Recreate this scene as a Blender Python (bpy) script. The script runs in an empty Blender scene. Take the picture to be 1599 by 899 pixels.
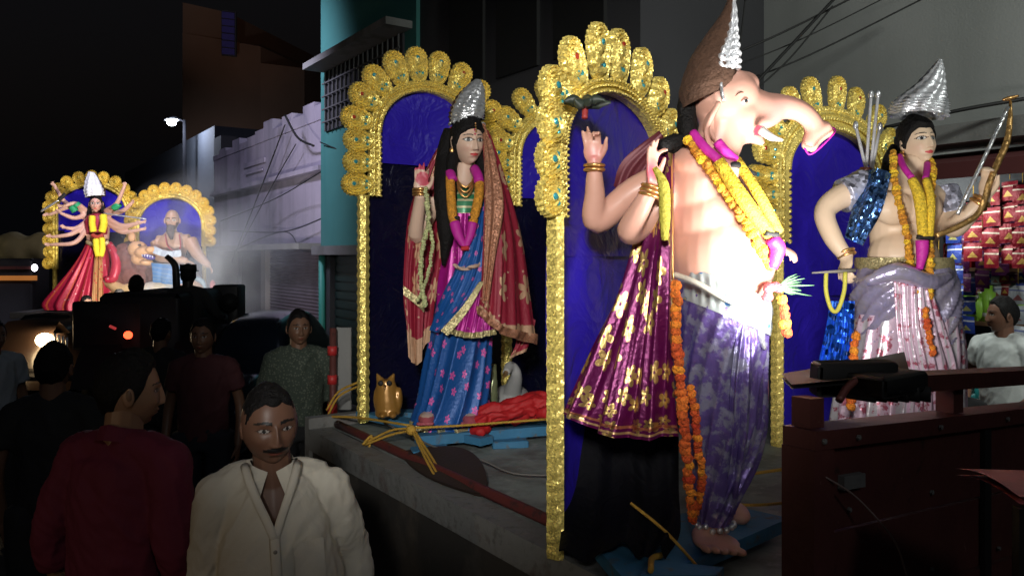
import bpy, math, random
import numpy as np
from mathutils import Vector, Matrix

R = math.radians
PI = math.pi
rnd = random.Random(7)
scene = bpy.context.scene
COL = scene.collection
# ------------------------------------------------------------------ camera
CAM_H, FP, CX, HY = 2.1, 1230.0, 799.5, 400.0
cam_d = bpy.data.cameras.new('camera')
cam_d.sensor_width = 36.0
cam_d.lens = 36.0 * FP / 1599.0
cam_d.shift_y = -(449.5 - HY) / 1599.0
cam_d.clip_start = 0.05
cam_d.clip_end = 2000.0
cam = bpy.data.objects.new('camera', cam_d)
COL.objects.link(cam)
cam.location = (0, 0, CAM_H)
cam.rotation_euler = (R(90), 0, 0)
scene.camera = cam
# ------------------------------------------------------------------ world: night sky
SUN_EL, SUN_ROT = R(-4.0), R(200)
world = bpy.data.worlds.new('World')
scene.world = world
world.use_nodes = True
wn = world.node_tree.nodes
wl = world.node_tree.links
bg = wn['Background']
sky = wn.new('ShaderNodeTexSky')
sky.sky_type = 'NISHITA'
sky.sun_disc = False
sky.sun_elevation = SUN_EL
sky.sun_rotation = SUN_ROT
glow = wn.new('ShaderNodeMix')          # city glow added to the night sky
glow.data_type = 'RGBA'
glow.blend_type = 'ADD'
glow.inputs[0].default_value = 1.0
glow.inputs[7].default_value = (0.009, 0.010, 0.013, 1)
wl.new(sky.outputs[0], glow.inputs[6])
wl.new(glow.outputs[2], bg.inputs[0])
bg.inputs[1].default_value = 0.05
bg.inputs[1].default_value = 0.15
scene.view_settings.view_transform = 'Standard'
scene.view_settings.look = 'None'
scene.view_settings.gamma = 1.0
scene.view_settings.exposure = 0.0
scene.render.engine = 'CYCLES'
scene.cycles.use_denoising = True
scene.cycles.max_bounces = 5
scene.cycles.diffuse_bounces = 3
scene.cycles.glossy_bounces = 3
scene.cycles.transparent_max_bounces = 8
scene.cycles.sample_clamp_indirect = 4.0


def aim(o, target):
    d = Vector(target) - o.location
    o.rotation_euler = d.to_track_quat('-Z', 'Y').to_euler()


def lamp(name, kind, loc, target, power, color, size=0.2, cone=60, blend=0.6):
    d = bpy.data.lights.new(name, kind)
    d.energy = power
    d.color = color
    if kind == 'AREA':
        d.shape = 'DISK'
        d.size = size
    else:
        d.shadow_soft_size = size
    if kind == 'SPOT':
        d.spot_size = R(cone)
        d.spot_blend = blend
    o = bpy.data.objects.new(name, d)
    o.location = loc
    if target is not None:
        aim(o, target)
    COL.objects.link(o)
    return o


def P(px, py, d):
    """photo pixel + depth -> point in the street"""
    return np.array([(px - CX) / FP * d, d, CAM_H - (py - HY) / FP * d])


U = np.array([-0.568, 0.823, 0.0])   # along the street, away
N = np.array([0.823, 0.568, 0.0])    # across the street, to the right


def S(s, D, z=0.0):
    """street coordinates: s along, D across, z up"""
    return U * s + N * D + np.array([0, 0, z])


def face_pt(D, px, z=None, py=None):
    """point of the vertical plane at street distance D that lies on photo column px"""
    t = (px - CX) / FP
    y = D / (0.823 * t + 0.568)
    if z is None:
        z = CAM_H - (py - HY) / FP * y
    return np.array([t * y, y, z])


# light of the sky glow (the one sun lamp, turned down to night)
sun_d = bpy.data.lights.new('sun', 'SUN')
sun_d.energy = 0.02
sun_d.angle = R(20)
sun_d.color = (0.75, 0.82, 1.0)
sun_o = bpy.data.objects.new('sun', sun_d)
sun_o.rotation_euler = (R(35), R(15), R(20))
COL.objects.link(sun_o)
# flood lamp on the headboard rail (its housing is built below), street lamp, float lamps
FLOOD = np.array([1.00, 1.98, 1.90])
lamp('flood_light_beam', 'SPOT', (0.80, 1.89, 1.95), (0.94, 2.5, 2.46), 74, (1.0, 0.97, 0.93), 0.11, 138, 0.5)
lamp('unseen_key_flood', 'SPOT', (-0.25, -1.3, 3.0), (0.02, 4.0, 2.28), 600, (1.0, 0.98, 0.93), 0.2, 40, 0.8)  # unseen key light added on the camera side for the goddess and arches
lamp('wall_fill_light', 'SPOT', (3.6, 0.5, 4.6), (3.4, 6.0, 4.2), 560, (0.95, 1.0, 0.93), 0.3, 100, 0.9)  # unseen light added to brighten the grey wall
STREET = P(268, 192, 24.0)
lamp('rear_fill_light', 'POINT', (2.2, -4.5, 6.0), None, 95, (0.95, 0.97, 1.0), 0.4)  # unseen fill added behind the camera to lift headboard and crowd
lamp('street_lamp_light', 'POINT', STREET + np.array([0.25, -0.45, -0.1]), None, 380, (0.72, 0.8, 1.0), 0.12)
lamp('facade_fill_light', 'SPOT', (-5.2, 9.5, 6.4), tuple(face_pt(5, 455, 3.0)), 900, (0.78, 0.76, 1.0), 0.3, 100, 0.7)  # unseen light added out of frame to brighten lavender and teal fronts
lamp('durga_float_flood', 'SPOT', tuple(P(232, 462, 9.7)), tuple(P(195, 385, 12.7)), 700, (1.0, 0.94, 0.86), 0.2, 120, 0.6)
HEADL = P(70, 531, 8.2)
lamp('headlamp_light', 'SPOT', tuple(HEADL + np.array([0.02, -0.12, 0])), (-0.6, 0, 1.3), 9, (1.0, 0.78, 0.5), 0.05, 110, 0.6)
lamp('car_headlights_behind', 'SPOT', (-3.4, -0.6, 1.5), (-0.7, 2.6, 1.5), 22, (1.0, 0.72, 0.42), 0.15, 50, 0.8)
lamp('shop_tube', 'AREA', tuple(face_pt(6.0, 1500, 2.55) - N * 0.5), tuple(face_pt(6.6, 1520, 1.7)), 9, (0.93, 1.0, 0.95), 0.5)
lamp('tower_fill_light', 'SPOT', tuple(P(370, 90, 20)), tuple(P(372, 42, 31)), 230, (1.0, 0.55, 0.28), 0.3, 30, 1.0)  # unseen light added in open air to brighten the tower

# ------------------------------------------------------------------ mesh tools


class MB:
    def __init__(self):
        self.v = []
        self.f = []
        self.m = []
        self.uv = []
        self.c = []
        self.n = 0

    def add(self, verts, faces, mat=0, uv=None, col=None):
        verts = np.asarray(verts, float).reshape(-1, 3)
        k = len(verts)
        self.v.append(verts)
        o = self.n
        for f in faces:
            self.f.append(tuple(int(i) + o for i in f))
            self.m.append(mat)
        self.uv.append(np.zeros((k, 2)) if uv is None else np.asarray(uv, float))
        self.c.append(np.ones((k, 3)) if col is None else np.broadcast_to(np.asarray(col, float), (k, 3)))
        self.n += k
        return self

    def merge(self, o, mat=None):
        off = self.n
        self.v += o.v
        self.uv += o.uv
        self.c += o.c
        self.f += [tuple(i + off for i in f) for f in o.f]
        self.m += (o.m if mat is None else [mat] * len(o.m))
        self.n += o.n
        return self

    def V(self):
        return np.concatenate(self.v) if self.v else np.zeros((0, 3))

    def setV(self, V):
        self.v = [V]
        self.uv = [np.concatenate(self.uv)]
        self.c = [np.concatenate(self.c)]

    def xf(self, M):
        M = np.array(M)
        V = self.V()
        self.setV(V @ M[:3, :3].T + M[:3, 3])
        return self

    def box(self, c, s, rot=None, mat=0, bev=0.0):
        h = np.array(s) / 2.0
        if bev <= 0:
            pts = np.array([[x, y, z] for x in (-1, 1) for y in (-1, 1) for z in (-1, 1)]) * h
            fs = [(0, 1, 3, 2), (4, 6, 7, 5), (0, 4, 5, 1), (2, 3, 7, 6), (0, 2, 6, 4), (1, 5, 7, 3)]
        else:
            # chamfered box: a corner is three points
            pts = []
            for x in (-1, 1):
                for y in (-1, 1):
                    for z in (-1, 1):
                        pts += [[x * h[0], y * (h[1] - bev), z * (h[2] - bev)], [x * (h[0] - bev), y * h[1], z * (h[2] - bev)], [x * (h[0] - bev), y * (h[1] - bev), z * h[2]]]
            pts = np.array(pts)

            def q(x, y, z, k):
                return ((x * 2 + y) * 2 + z) * 3 + k
            fs = [(q(0, 0, 0, 0), q(0, 0, 1, 0), q(0, 1, 1, 0), q(0, 1, 0, 0)), (q(1, 0, 0, 0), q(1, 1, 0, 0), q(1, 1, 1, 0), q(1, 0, 1, 0)),
                  (q(0, 0, 0, 1), q(1, 0, 0, 1), q(1, 0, 1, 1), q(0, 0, 1, 1)), (q(0, 1, 0, 1), q(0, 1, 1, 1), q(1, 1, 1, 1), q(1, 1, 0, 1)),
                  (q(0, 0, 0, 2), q(0, 1, 0, 2), q(1, 1, 0, 2), q(1, 0, 0, 2)), (q(0, 0, 1, 2), q(1, 0, 1, 2), q(1, 1, 1, 2), q(0, 1, 1, 2))]
            for a in (0, 1):
                for b in (0, 1):
                    fs.append((q(a, b, 0, 0), q(a, b, 1, 0), q(a, b, 1, 1), q(a, b, 0, 1)))
                    fs.append((q(a, 0, b, 0), q(a, 1, b, 0), q(a, 1, b, 2), q(a, 0, b, 2)))
                    fs.append((q(0, a, b, 1), q(1, a, b, 1), q(1, a, b, 2), q(0, a, b, 2)))
                    for z in (0, 1):
                        fs.append((q(a, b, z, 0), q(a, b, z, 1), q(a, b, z, 2)))
        uv = pts[:, [0, 2]] + pts[:, [1, 1]]
        if rot is not None:
            pts = pts @ np.array(rot)[:3, :3].T
        return self.add(pts + np.array(c), fs, mat, uv)

    def obox(self, p0, ax, ay, az, mat=0):
        """box from corner p0 with edge vectors"""
        p0, ax, ay, az = map(np.array, (p0, ax, ay, az))
        pts = [p0 + i * ax + j * ay + k * az for i in (0, 1) for j in (0, 1) for k in (0, 1)]
        L = [np.linalg.norm(ax), np.linalg.norm(ay), np.linalg.norm(az)]
        uv = [(i * L[0] + j * L[1], k * L[2]) for i in (0, 1) for j in (0, 1) for k in (0, 1)]
        fs = [(0, 1, 3, 2), (4, 6, 7, 5), (0, 4, 5, 1), (2, 3, 7, 6), (0, 2, 6, 4), (1, 5, 7, 3)]
        return self.add(pts, fs, mat, uv)

    def grid(self, G, mat=0, closed=False, uv=None, caps=False, col=None):
        G = np.asarray(G, float)
        nr, nc = G.shape[:2]
        fs = []
        for i in range(nr - 1):
            for j in range(nc if closed else nc - 1):
                a = i * nc + j
                b = i * nc + (j + 1) % nc
                fs.append((a, b, b + nc, a + nc))
        if caps:
            fs.append(tuple(range(nc - 1, -1, -1)))
            fs.append(tuple((nr - 1) * nc + j for j in range(nc)))
        if uv is None:
            uv = np.stack(np.meshgrid(np.linspace(0, 1, nc), np.linspace(0, 1, nr)), -1).reshape(-1, 2)
        return self.add(G.reshape(-1, 3), fs, mat, uv, col)

    def tube(self, pts, r, n=8, sm=0, mat=0, sq=None, col=None, caps=True):
        """tube through pts; r scalar or list; sq = (vector, factor) squashes the section along a vector"""
        pts = np.asarray(pts, float)
        r = np.full(len(pts), r) if np.isscalar(r) else np.asarray(r, float)
        if sm:
            t = np.linspace(0, len(pts) - 1, (len(pts) - 1) * sm + 1)
            r = np.interp(t, np.arange(len(r)), r)
            pts = crom(pts, t)
        T = np.gradient(pts, axis=0) if len(pts) > 1 else pts
        T /= np.linalg.norm(T, axis=1)[:, None] + 1e-9
        ref = np.array([0, 0, 1.0]) if abs(T[0][2]) < 0.9 else np.array([1.0, 0, 0])
        a = np.cross(T[0], ref)
        a /= np.linalg.norm(a)
        rings = []
        for i in range(len(pts)):
            a = a - T[i] * np.dot(a, T[i])
            a /= np.linalg.norm(a) + 1e-9
            b = np.cross(T[i], a)
            th = np.arange(n) * 2 * PI / n
            off = (np.cos(th)[:, None] * a + np.sin(th)[:, None] * b) * r[i]
            if sq is not None:
                w = np.array(sq[0], float)
                w /= np.linalg.norm(w)
                off = off - np.outer(off @ w, w) * (1 - sq[1])
            rings.append(pts[i] + off)
        L = np.concatenate([[0], np.cumsum(np.linalg.norm(np.diff(pts, axis=0), axis=1))])
        uv = np.array([[j / n, L[i]] for i in range(len(pts)) for j in range(n)])
        return self.grid(np.array(rings), mat, True, uv, caps, col)

    def ball(self, c, r, nu=14, nv=9, rot=None, mat=0, col=None):
        r = (r, r, r) if np.isscalar(r) else r
        pts, fs = [], []
        for i in range(nv + 1):
            el = -PI / 2 + PI * i / nv
            for j in range(nu):
                a = 2 * PI * j / nu
                pts.append([math.cos(el) * math.cos(a) * r[0], math.cos(el) * math.sin(a) * r[1], math.sin(el) * r[2]])
        for i in range(nv):
            for j in range(nu):
                a, b = i * nu + j, i * nu + (j + 1) % nu
                fs.append((a, b, b + nu, a + nu))
        pts = np.array(pts)
        if rot is not None:
            pts = pts @ np.array(rot)[:3, :3].T
        return self.add(pts + np.array(c), fs, mat, None, col)


def crom(p, t):
    """Catmull-Rom through points p at parameters t"""
    p = np.asarray(p, float)
    n = len(p)
    if n == 2:
        return p[0] + (p[1] - p[0]) * np.asarray(t)[:, None]
    e = np.vstack([2 * p[0] - p[1], p, 2 * p[-1] - p[-2]])
    i = np.clip(np.floor(t).astype(int), 0, n - 2)
    u = (np.asarray(t) - i)[:, None]
    a, b, c, d = e[i], e[i + 1], e[i + 2], e[i + 3]
    return 0.5 * ((2 * b) + (c - a) * u + (2 * a - 5 * b + 4 * c - d) * u ** 2 + (3 * b - a - 3 * c + d) * u ** 3)


def snoise(Q, freq, seed=0, oct_=2):
    """cheap smooth noise of points (n,3), about -1..1"""
    rs = np.random.RandomState(seed)
    out = np.zeros(len(Q))
    amp = 1.0
    for o in range(oct_):
        K = rs.normal(size=(5, 3))
        K /= np.linalg.norm(K, axis=1)[:, None]
        ph = rs.uniform(0, 6.28, 5)
        w = Q @ (K.T * freq * (2 ** o)) * 2 * PI
        out += amp * np.sin(w + ph + 1.3 * np.sin(w[:, ::-1] * 0.7 + ph)).mean(1) * 1.6
        amp *= 0.5
    return out / 1.3


def vnormals(V, F):
    Nn = np.zeros_like(V)
    q = np.array([f[:4] if len(f) >= 4 else (f[0], f[1], f[2], f[2]) for f in F])
    fn = np.cross(V[q[:, 2]] - V[q[:, 0]], V[q[:, 3]] - V[q[:, 1]])
    for k in range(4):
        np.add.at(Nn, q[:, k], fn)
    return Nn / (np.linalg.norm(Nn, axis=1)[:, None] + 1e-12)


ORG = {}


def to_mesh(mb, name, mats, smooth=True, org=(0, 0, 0)):
    me = bpy.data.meshes.new(name)
    V = mb.V() - np.array(org)
    me.from_pydata(V.tolist(), [], mb.f)
    for m in (mats if isinstance(mats, (list, tuple)) else [mats]):
        me.materials.append(m)
    nf = len(mb.f)
    me.polygons.foreach_set('use_smooth', np.full(nf, smooth))
    me.polygons.foreach_set('material_index', np.array(mb.m, dtype=np.int32))
    UVv = np.concatenate(mb.uv)
    lv = np.zeros(len(me.loops), dtype=np.int32)
    me.loops.foreach_get('vertex_index', lv)
    l = me.uv_layers.new(name='UVMap')
    l.data.foreach_set('uv', UVv[lv].ravel())
    Cc = np.concatenate(mb.c)
    if Cc.min() < 0.999:
        a = me.color_attributes.new('Col', 'FLOAT_COLOR', 'POINT')
        a.data.foreach_set('color', np.hstack([Cc, np.ones((len(Cc), 1))]).ravel())
    me.update()
    return me


def link(name, me, parent=None, loc=(0, 0, 0)):
    o = bpy.data.objects.new(name, me)
    COL.objects.link(o)
    o.location = loc
    if parent is not None:
        o.parent = parent
    return o


def tag(o, label=None, cat=None, group=None, kind=None):
    if label:
        o['label'] = label
    if cat:
        o['category'] = cat
    if group:
        o['group'] = group
    if kind:
        o['kind'] = kind
    return o


def thing(name, loc, label, cat, group=None, rz=0.0):
    o = bpy.data.objects.new(name, None)
    COL.objects.link(o)
    o.location = loc
    o.rotation_euler = (0, 0, rz)
    o.empty_display_size = 0.1
    ORG[o.name] = np.array(loc, float) if rz == 0 else None
    return tag(o, label, cat, group)


def part(name, mb, mats, parent, smooth=True, label=None, kind=None):
    """mesh given in world coordinates, child of a thing (unrotated) or of a part"""
    org = ORG.get(parent.name)
    if org is None:
        org = np.zeros(3)
    me = to_mesh(mb, name, mats, smooth, org)
    o = link(name, me, parent)
    ORG[o.name] = org
    return tag(o, label, kind=kind)


def solo(name, mb, mats, label=None, cat=None, group=None, smooth=True, kind=None, org=None):
    """a thing that is one mesh"""
    V = mb.V()
    if org is None:
        org = np.array([V[:, 0].mean(), V[:, 1].mean(), V[:, 2].min()]) if kind != 'structure' else np.zeros(3)
    me = to_mesh(mb, name, mats, smooth, org)
    o = link(name, me, None, org)
    ORG[o.name] = np.array(org, float)
    return tag(o, label, cat, group, kind)


def copy_tree(o, parent=None, only=None):
    c = o.copy()
    COL.objects.link(c)
    c.parent = parent
    for ch in list(o.children):
        copy_tree(ch, c)
    return c


def fuse(mb, voxel=0.006, smooth=4, keep=None):
    """union of closed shapes grown into one continuous surface"""
    me = bpy.data.meshes.new('tmp')
    me.from_pydata(mb.V().tolist(), [], mb.f)
    o = bpy.data.objects.new('tmp', me)
    COL.objects.link(o)
    m = o.modifiers.new('r', 'REMESH')
    m.mode = 'VOXEL'
    m.voxel_size = voxel
    if smooth:
        s = o.modifiers.new('s', 'SMOOTH')
        s.factor = 0.5
        s.iterations = smooth
    dg = bpy.context.evaluated_depsgraph_get()
    dg.update()
    ev = o.evaluated_get(dg).to_mesh()
    V = np.zeros(len(ev.vertices) * 3)
    ev.vertices.foreach_get('co', V)
    V = V.reshape(-1, 3)
    F = [tuple(p.vertices) for p in ev.polygons]
    out = MB()
    out.add(V, F)
    o.evaluated_get(dg).to_mesh_clear()
    bpy.data.objects.remove(o)
    bpy.data.meshes.remove(me)
    return out


def displace(mb, amt):
    V = mb.V()
    mb.setV(V + vnormals(V, mb.f) * amt[:, None])
    return mb


# ------------------------------------------------------------------ materials


class NT:
    def __init__(self, name):
        self.m = bpy.data.materials.new(name)
        self.m.use_nodes = True
        self.t = self.m.node_tree
        self.b = self.t.nodes['Principled BSDF']

    def n(self, kind, **kw):
        x = self.t.nodes.new('ShaderNode' + kind)
        for k, v in kw.items():
            if k.startswith('i_'):
                x.inputs[k[2:].replace('_', ' ')].default_value = v
            else:
                setattr(x, k, v)
        return x

    def l(self, a, b):
        self.t.links.new(a, b)

    def math(self, op, a, b=0.0, c=None):
        x = self.t.nodes.new('ShaderNodeMath')
        x.operation = op
        for i, v in enumerate((a, b) if c is None else (a, b, c)):
            if isinstance(v, (int, float)):
                x.inputs[i].default_value = v
            else:
                self.l(v, x.inputs[i])
        return x.outputs[0]

    def mix(self, fac, a, b, mode='MIX'):
        x = self.t.nodes.new('ShaderNodeMix')
        x.data_type = 'RGBA'
        x.blend_type = mode
        for i, v in ((0, fac), (6, a), (7, b)):
            if isinstance(v, (int, float)):
                x.inputs[i].default_value = v
            elif isinstance(v, tuple):
                x.inputs[i].default_value = (*v[:3], 1)
            else:
                self.l(v, x.inputs[i])
        return x.outputs[2]


def mat(name, col, rough=0.6, metal=0.0, var=0.15, vscale=6.0, bump=0.0, bscale=60.0, spec=0.5, sheen=0.0, attr=False,
        sequin=0.0, sq_scale=120.0, emit=None, emit_s=0.0, layers=(), streak=None, sss=0.0, coat=0.0, alpha=None, aniso_wrinkle=0.0, sq_var=0.0, orand=0.0):
    t = NT(name)
    b = t.b
    co = t.n('TexCoord')
    obj = co.outputs['Object']
    uv = co.outputs['UV']
    if attr:
        c = t.n('VertexColor', layer_name='Col').outputs[0]
    else:
        c = t.n('RGB').outputs[0]
        c.default_value = (*col, 1)
    nz = t.n('TexNoise', i_Scale=vscale, i_Detail=6.0)
    t.l(obj, nz.inputs['Vector'])
    if var:
        f = t.math('MULTIPLY_ADD', nz.outputs[0], 2 * var, 1 - var)
        hs = t.n('HueSaturation')
        t.l(f, hs.inputs['Value'])
        t.l(c, hs.inputs['Color'])
        c = hs.outputs[0]
    for L in layers:
        kind = L[0]
        if kind == 'flower':      # (kind, scale_u, scale_v, colour, petals, size, metal)
            mp = t.n('Mapping')
            mp.inputs['Scale'].default_value = (L[1], L[2], 1)
            t.l(uv, mp.inputs[0])
            vo = t.n('TexVoronoi', i_Scale=1.0, i_Randomness=0.8)
            vo.voronoi_dimensions = '2D'
            t.l(mp.outputs[0], vo.inputs['Vector'])
            sub = t.n('VectorMath', operation='SUBTRACT')
            t.l(mp.outputs[0], sub.inputs[0])
            t.l(vo.outputs['Position'], sub.inputs[1])
            sp = t.n('SeparateXYZ')
            t.l(sub.outputs[0], sp.inputs[0])
            ang = t.math('ARCTAN2', sp.outputs[1], sp.outputs[0])
            rr = t.math('MULTIPLY_ADD', t.math('ABSOLUTE', t.math('COSINE', t.math('MULTIPLY', ang, L[4] / 2.0))), L[5] * 0.65, L[5] * 0.45)
            mk = t.math('LESS_THAN', vo.outputs['Distance'], rr)
            hole = t.math('GREATER_THAN', vo.outputs['Distance'], L[5] * 0.16)
            mk = t.math('MULTIPLY', mk, hole)
            c = t.mix(mk, c, L[3])
            if len(L) > 6 and L[6] is not None:
                metal_link = t.math('MULTIPLY_ADD', mk, L[6] - metal, metal)
                t.l(metal_link, b.inputs['Metallic'])
        elif kind == 'band':      # (kind, axis, lo, hi, colour)
            sp = t.n('SeparateXYZ')
            t.l(uv, sp.inputs[0])
            a = t.math('GREATER_THAN', sp.outputs[L[1]], L[2])
            z = t.math('LESS_THAN', sp.outputs[L[1]], L[3])
            c = t.mix(t.math('MULTIPLY', a, z), c, L[4])
        elif kind == 'tri':       # (kind, u_centre, v0, height, colour) printed triangle
            sp = t.n('SeparateXYZ')
            t.l(uv, sp.inputs[0])
            du = t.math('ABSOLUTE', t.math('SUBTRACT', sp.outputs[0], L[1]))
            dv = t.math('SUBTRACT', sp.outputs[1], L[2])
            ins = t.math('LESS_THAN', t.math('MULTIPLY_ADD', du, 1.1, dv), L[3])
            c = t.mix(t.math('MULTIPLY', ins, t.math('GREATER_THAN', dv, 0.0)), c, L[4])
        elif kind == 'stripes':   # (kind, axis, freq, duty, colour)
            sp = t.n('SeparateXYZ')
            t.l(uv, sp.inputs[0])
            fr = t.math('FRACT', t.math('MULTIPLY', sp.outputs[L[1]], L[2]))
            c = t.mix(t.math('LESS_THAN', fr, L[3]), c, L[4])
        elif kind == 'dots':      # (kind, scale, radius, colour)  object space
            vo = t.n('TexVoronoi', i_Scale=L[1])
            t.l(obj, vo.inputs['Vector'])
            c = t.mix(t.math('LESS_THAN', vo.outputs['Distance'], L[2]), c, L[3])
        elif kind == 'cloud':     # (kind, scale, threshold, colour, softness) stains
            n2 = t.n('TexNoise', i_Scale=L[1], i_Detail=8.0, i_Roughness=0.65)
            t.l(obj, n2.inputs['Vector'])
            rp = t.n('MapRange')
            rp.inputs[1].default_value = L[2] - L[4]
            rp.inputs[2].default_value = L[2] + L[4]
            t.l(n2.outputs[0], rp.inputs[0])
            c = t.mix(rp.outputs[0], c, L[3])
        elif kind == 'drips':     # (kind, scale, threshold, colour, softness) vertical weathering
            mp = t.n('Mapping')
            mp.inputs['Scale'].default_value = (L[1], L[1], L[1] * 0.12)
            t.l(obj, mp.inputs[0])
            n2 = t.n('TexNoise', i_Scale=1.0, i_Detail=6.0)
            t.l(mp.outputs[0], n2.inputs['Vector'])
            rp = t.n('MapRange')
            rp.inputs[1].default_value = L[2] - L[4]
            rp.inputs[2].default_value = L[2] + L[4]
            t.l(n2.outputs[0], rp.inputs[0])
            c = t.mix(rp.outputs[0], c, L[3])
    if orand:
        oi = t.n('ObjectInfo')
        hs = t.n('HueSaturation')
        t.l(t.math('MULTIPLY_ADD', oi.outputs['Random'], 2 * orand, 1 - orand), hs.inputs['Value'])
        t.l(t.math('MULTIPLY_ADD', oi.outputs['Random'], 0.05, 0.475), hs.inputs['Hue'])
        t.l(c, hs.inputs['Color'])
        c = hs.outputs[0]
    if sequin or sq_var:
        vo = t.n('TexVoronoi', i_Scale=sq_scale)
        t.l(obj, vo.inputs['Vector'])
        if sq_var:
            sp = t.n('SeparateColor')
            t.l(vo.outputs['Color'], sp.inputs[0])
            hs = t.n('HueSaturation')
            t.l(t.math('MULTIPLY_ADD', sp.outputs[0], 2 * sq_var, 1 - sq_var), hs.inputs['Value'])
            t.l(c, hs.inputs['Color'])
            c = hs.outputs[0]
        if sequin:
            s1 = t.n('VectorMath', operation='SUBTRACT')
            t.l(vo.outputs['Color'], s1.inputs[0])
            s1.inputs[1].default_value = (0.5, 0.5, 0.5)
            s2 = t.n('VectorMath', operation='SCALE')
            t.l(s1.outputs[0], s2.inputs[0])
            s2.inputs[3].default_value = sequin
            g = t.n('NewGeometry')
            ad = t.n('VectorMath', operation='ADD')
            t.l(g.outputs['Normal'], ad.inputs[0])
            t.l(s2.outputs[0], ad.inputs[1])
            nn = t.n('VectorMath', operation='NORMALIZE')
            t.l(ad.outputs[0], nn.inputs[0])
            t.l(nn.outputs[0], b.inputs['Normal'])
    t.l(c, b.inputs['Base Color'])
    b.inputs['Roughness'].default_value = rough
    if not b.inputs['Metallic'].is_linked:
        b.inputs['Metallic'].default_value = metal
    b.inputs['Specular IOR Level'].default_value = spec
    if sheen:
        b.inputs['Sheen Weight'].default_value = sheen
    if coat:
        b.inputs['Coat Weight'].default_value = coat
        b.inputs['Coat Roughness'].default_value = 0.15
    if sss:
        b.inputs['Subsurface Weight'].default_value = sss
        b.inputs['Subsurface Radius'].default_value = (0.02, 0.008, 0.004)
        b.inputs['Subsurface Scale'].default_value = 0.5
    if (bump or aniso_wrinkle) and not sequin:
        bn = t.n('TexNoise', i_Scale=bscale, i_Detail=5.0)
        t.l(obj, bn.inputs['Vector'])
        h = bn.outputs[0]
        if aniso_wrinkle:
            n3 = t.n('TexNoise', i_Scale=aniso_wrinkle, i_Detail=4.0, i_Distortion=1.5)
            t.l(obj, n3.inputs['Vector'])
            rg = t.math('ABSOLUTE', t.math('SUBTRACT', n3.outputs[0], 0.5))
            h = t.math('MULTIPLY_ADD', t.math('SUBTRACT', 0.5, rg), 3.0, h)
        bm = t.n('Bump')
        bm.inputs['Strength'].default_value = bump if bump else 0.5
        bm.inputs['Distance'].default_value = 0.01
        t.l(h, bm.inputs['Height'])
        t.l(bm.outputs[0], b.inputs['Normal'])
    if emit:
        b.inputs['Emission Color'].default_value = (*emit, 1)
        b.inputs['Emission Strength'].default_value = emit_s
    if alpha is not None:
        b.inputs['Alpha'].default_value = alpha
    return t.m


M = {}
M['asphalt'] = mat('asphalt', (0.045, 0.043, 0.042), 0.85, bump=0.6, bscale=90, layers=[('cloud', 2.0, 0.6, (0.09, 0.08, 0.065), 0.1)])
M['concrete'] = mat('concrete', (0.25, 0.25, 0.24), 0.85, bump=0.3, layers=[('drips', 3, 0.62, (0.12, 0.12, 0.11), 0.1)])
M['white_wall'] = mat('lavender_plaster', (0.42, 0.38, 0.48), 0.85, bump=0.25, vscale=2, layers=[('drips', 2.0, 0.58, (0.2, 0.2, 0.25), 0.14), ('cloud', 1.2, 0.66, (0.22, 0.2, 0.22), 0.08)])
M['teal_wall'] = mat('teal_plaster', (0.055, 0.23, 0.21), 0.8, bump=0.2, vscale=2, layers=[('drips', 2.2, 0.64, (0.03, 0.18, 0.17), 0.1)])
M['grey_wall'] = mat('grey_plaster', (0.34, 0.35, 0.34), 0.9, bump=0.2, vscale=1.5, layers=[('drips', 1.0, 0.6, (0.25, 0.26, 0.25), 0.12)])
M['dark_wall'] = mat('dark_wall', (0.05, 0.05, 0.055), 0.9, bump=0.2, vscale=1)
M['tan_wall'] = mat('tan_brick_wall', (0.20, 0.11, 0.065), 0.9, bump=0.2, vscale=1)
M['blue_glass'] = mat('blue_glass', (0.08, 0.07, 0.3), 0.3)
M['shutter'] = mat('shutter_metal', (0.16, 0.13, 0.16), 0.5, 0.3, layers=[('cloud', 3, 0.6, (0.09, 0.07, 0.08), 0.1)])
M['dark_green_paint'] = mat('dark_green_paint', (0.01, 0.03, 0.025), 0.5)
M['teal_paint'] = mat('teal_pipe_paint', (0.05, 0.35, 0.28), 0.5)
M['brown_door'] = mat('brown_door', (0.09, 0.065, 0.05), 0.7)
M['cream_wall'] = mat('cream_pillar', (0.3, 0.27, 0.23), 0.8)
M['black'] = mat('black_rubber', (0.012, 0.012, 0.012), 0.7, var=0.2)
M['wire'] = mat('cable_rubber', (0.01, 0.01, 0.01), 0.6, var=0)
M['bed'] = mat('trailer_sheet_metal', (0.27, 0.31, 0.29), 0.6, 0.1, bump=0.6, bscale=14, vscale=3, var=0.3,
               layers=[('cloud', 5, 0.55, (0.13, 0.13, 0.12), 0.12), ('cloud', 11, 0.62, (0.38, 0.38, 0.36), 0.06)])
M['bed_edge'] = mat('worn_edge_metal', (0.22, 0.22, 0.21), 0.65, 0.1, bump=0.4, bscale=30, layers=[('cloud', 6, 0.62, (0.12, 0.08, 0.07), 0.08), ('cloud', 25, 0.6, (0.14, 0.14, 0.13), 0.06)])
M['bed_side'] = mat('dark_trailer_side', (0.05, 0.045, 0.04), 0.7, bump=0.3, bscale=20, layers=[('cloud', 4, 0.6, (0.1, 0.085, 0.07), 0.08)])
M['pipe_red'] = mat('worn_red_pipe', (0.12, 0.025, 0.022), 0.55, bump=0.3, bscale=25, layers=[('cloud', 14, 0.62, (0.04, 0.02, 0.02), 0.05)])
M['grille'] = mat('window_grille_metal', (0.12, 0.12, 0.12), 0.6)
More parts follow.
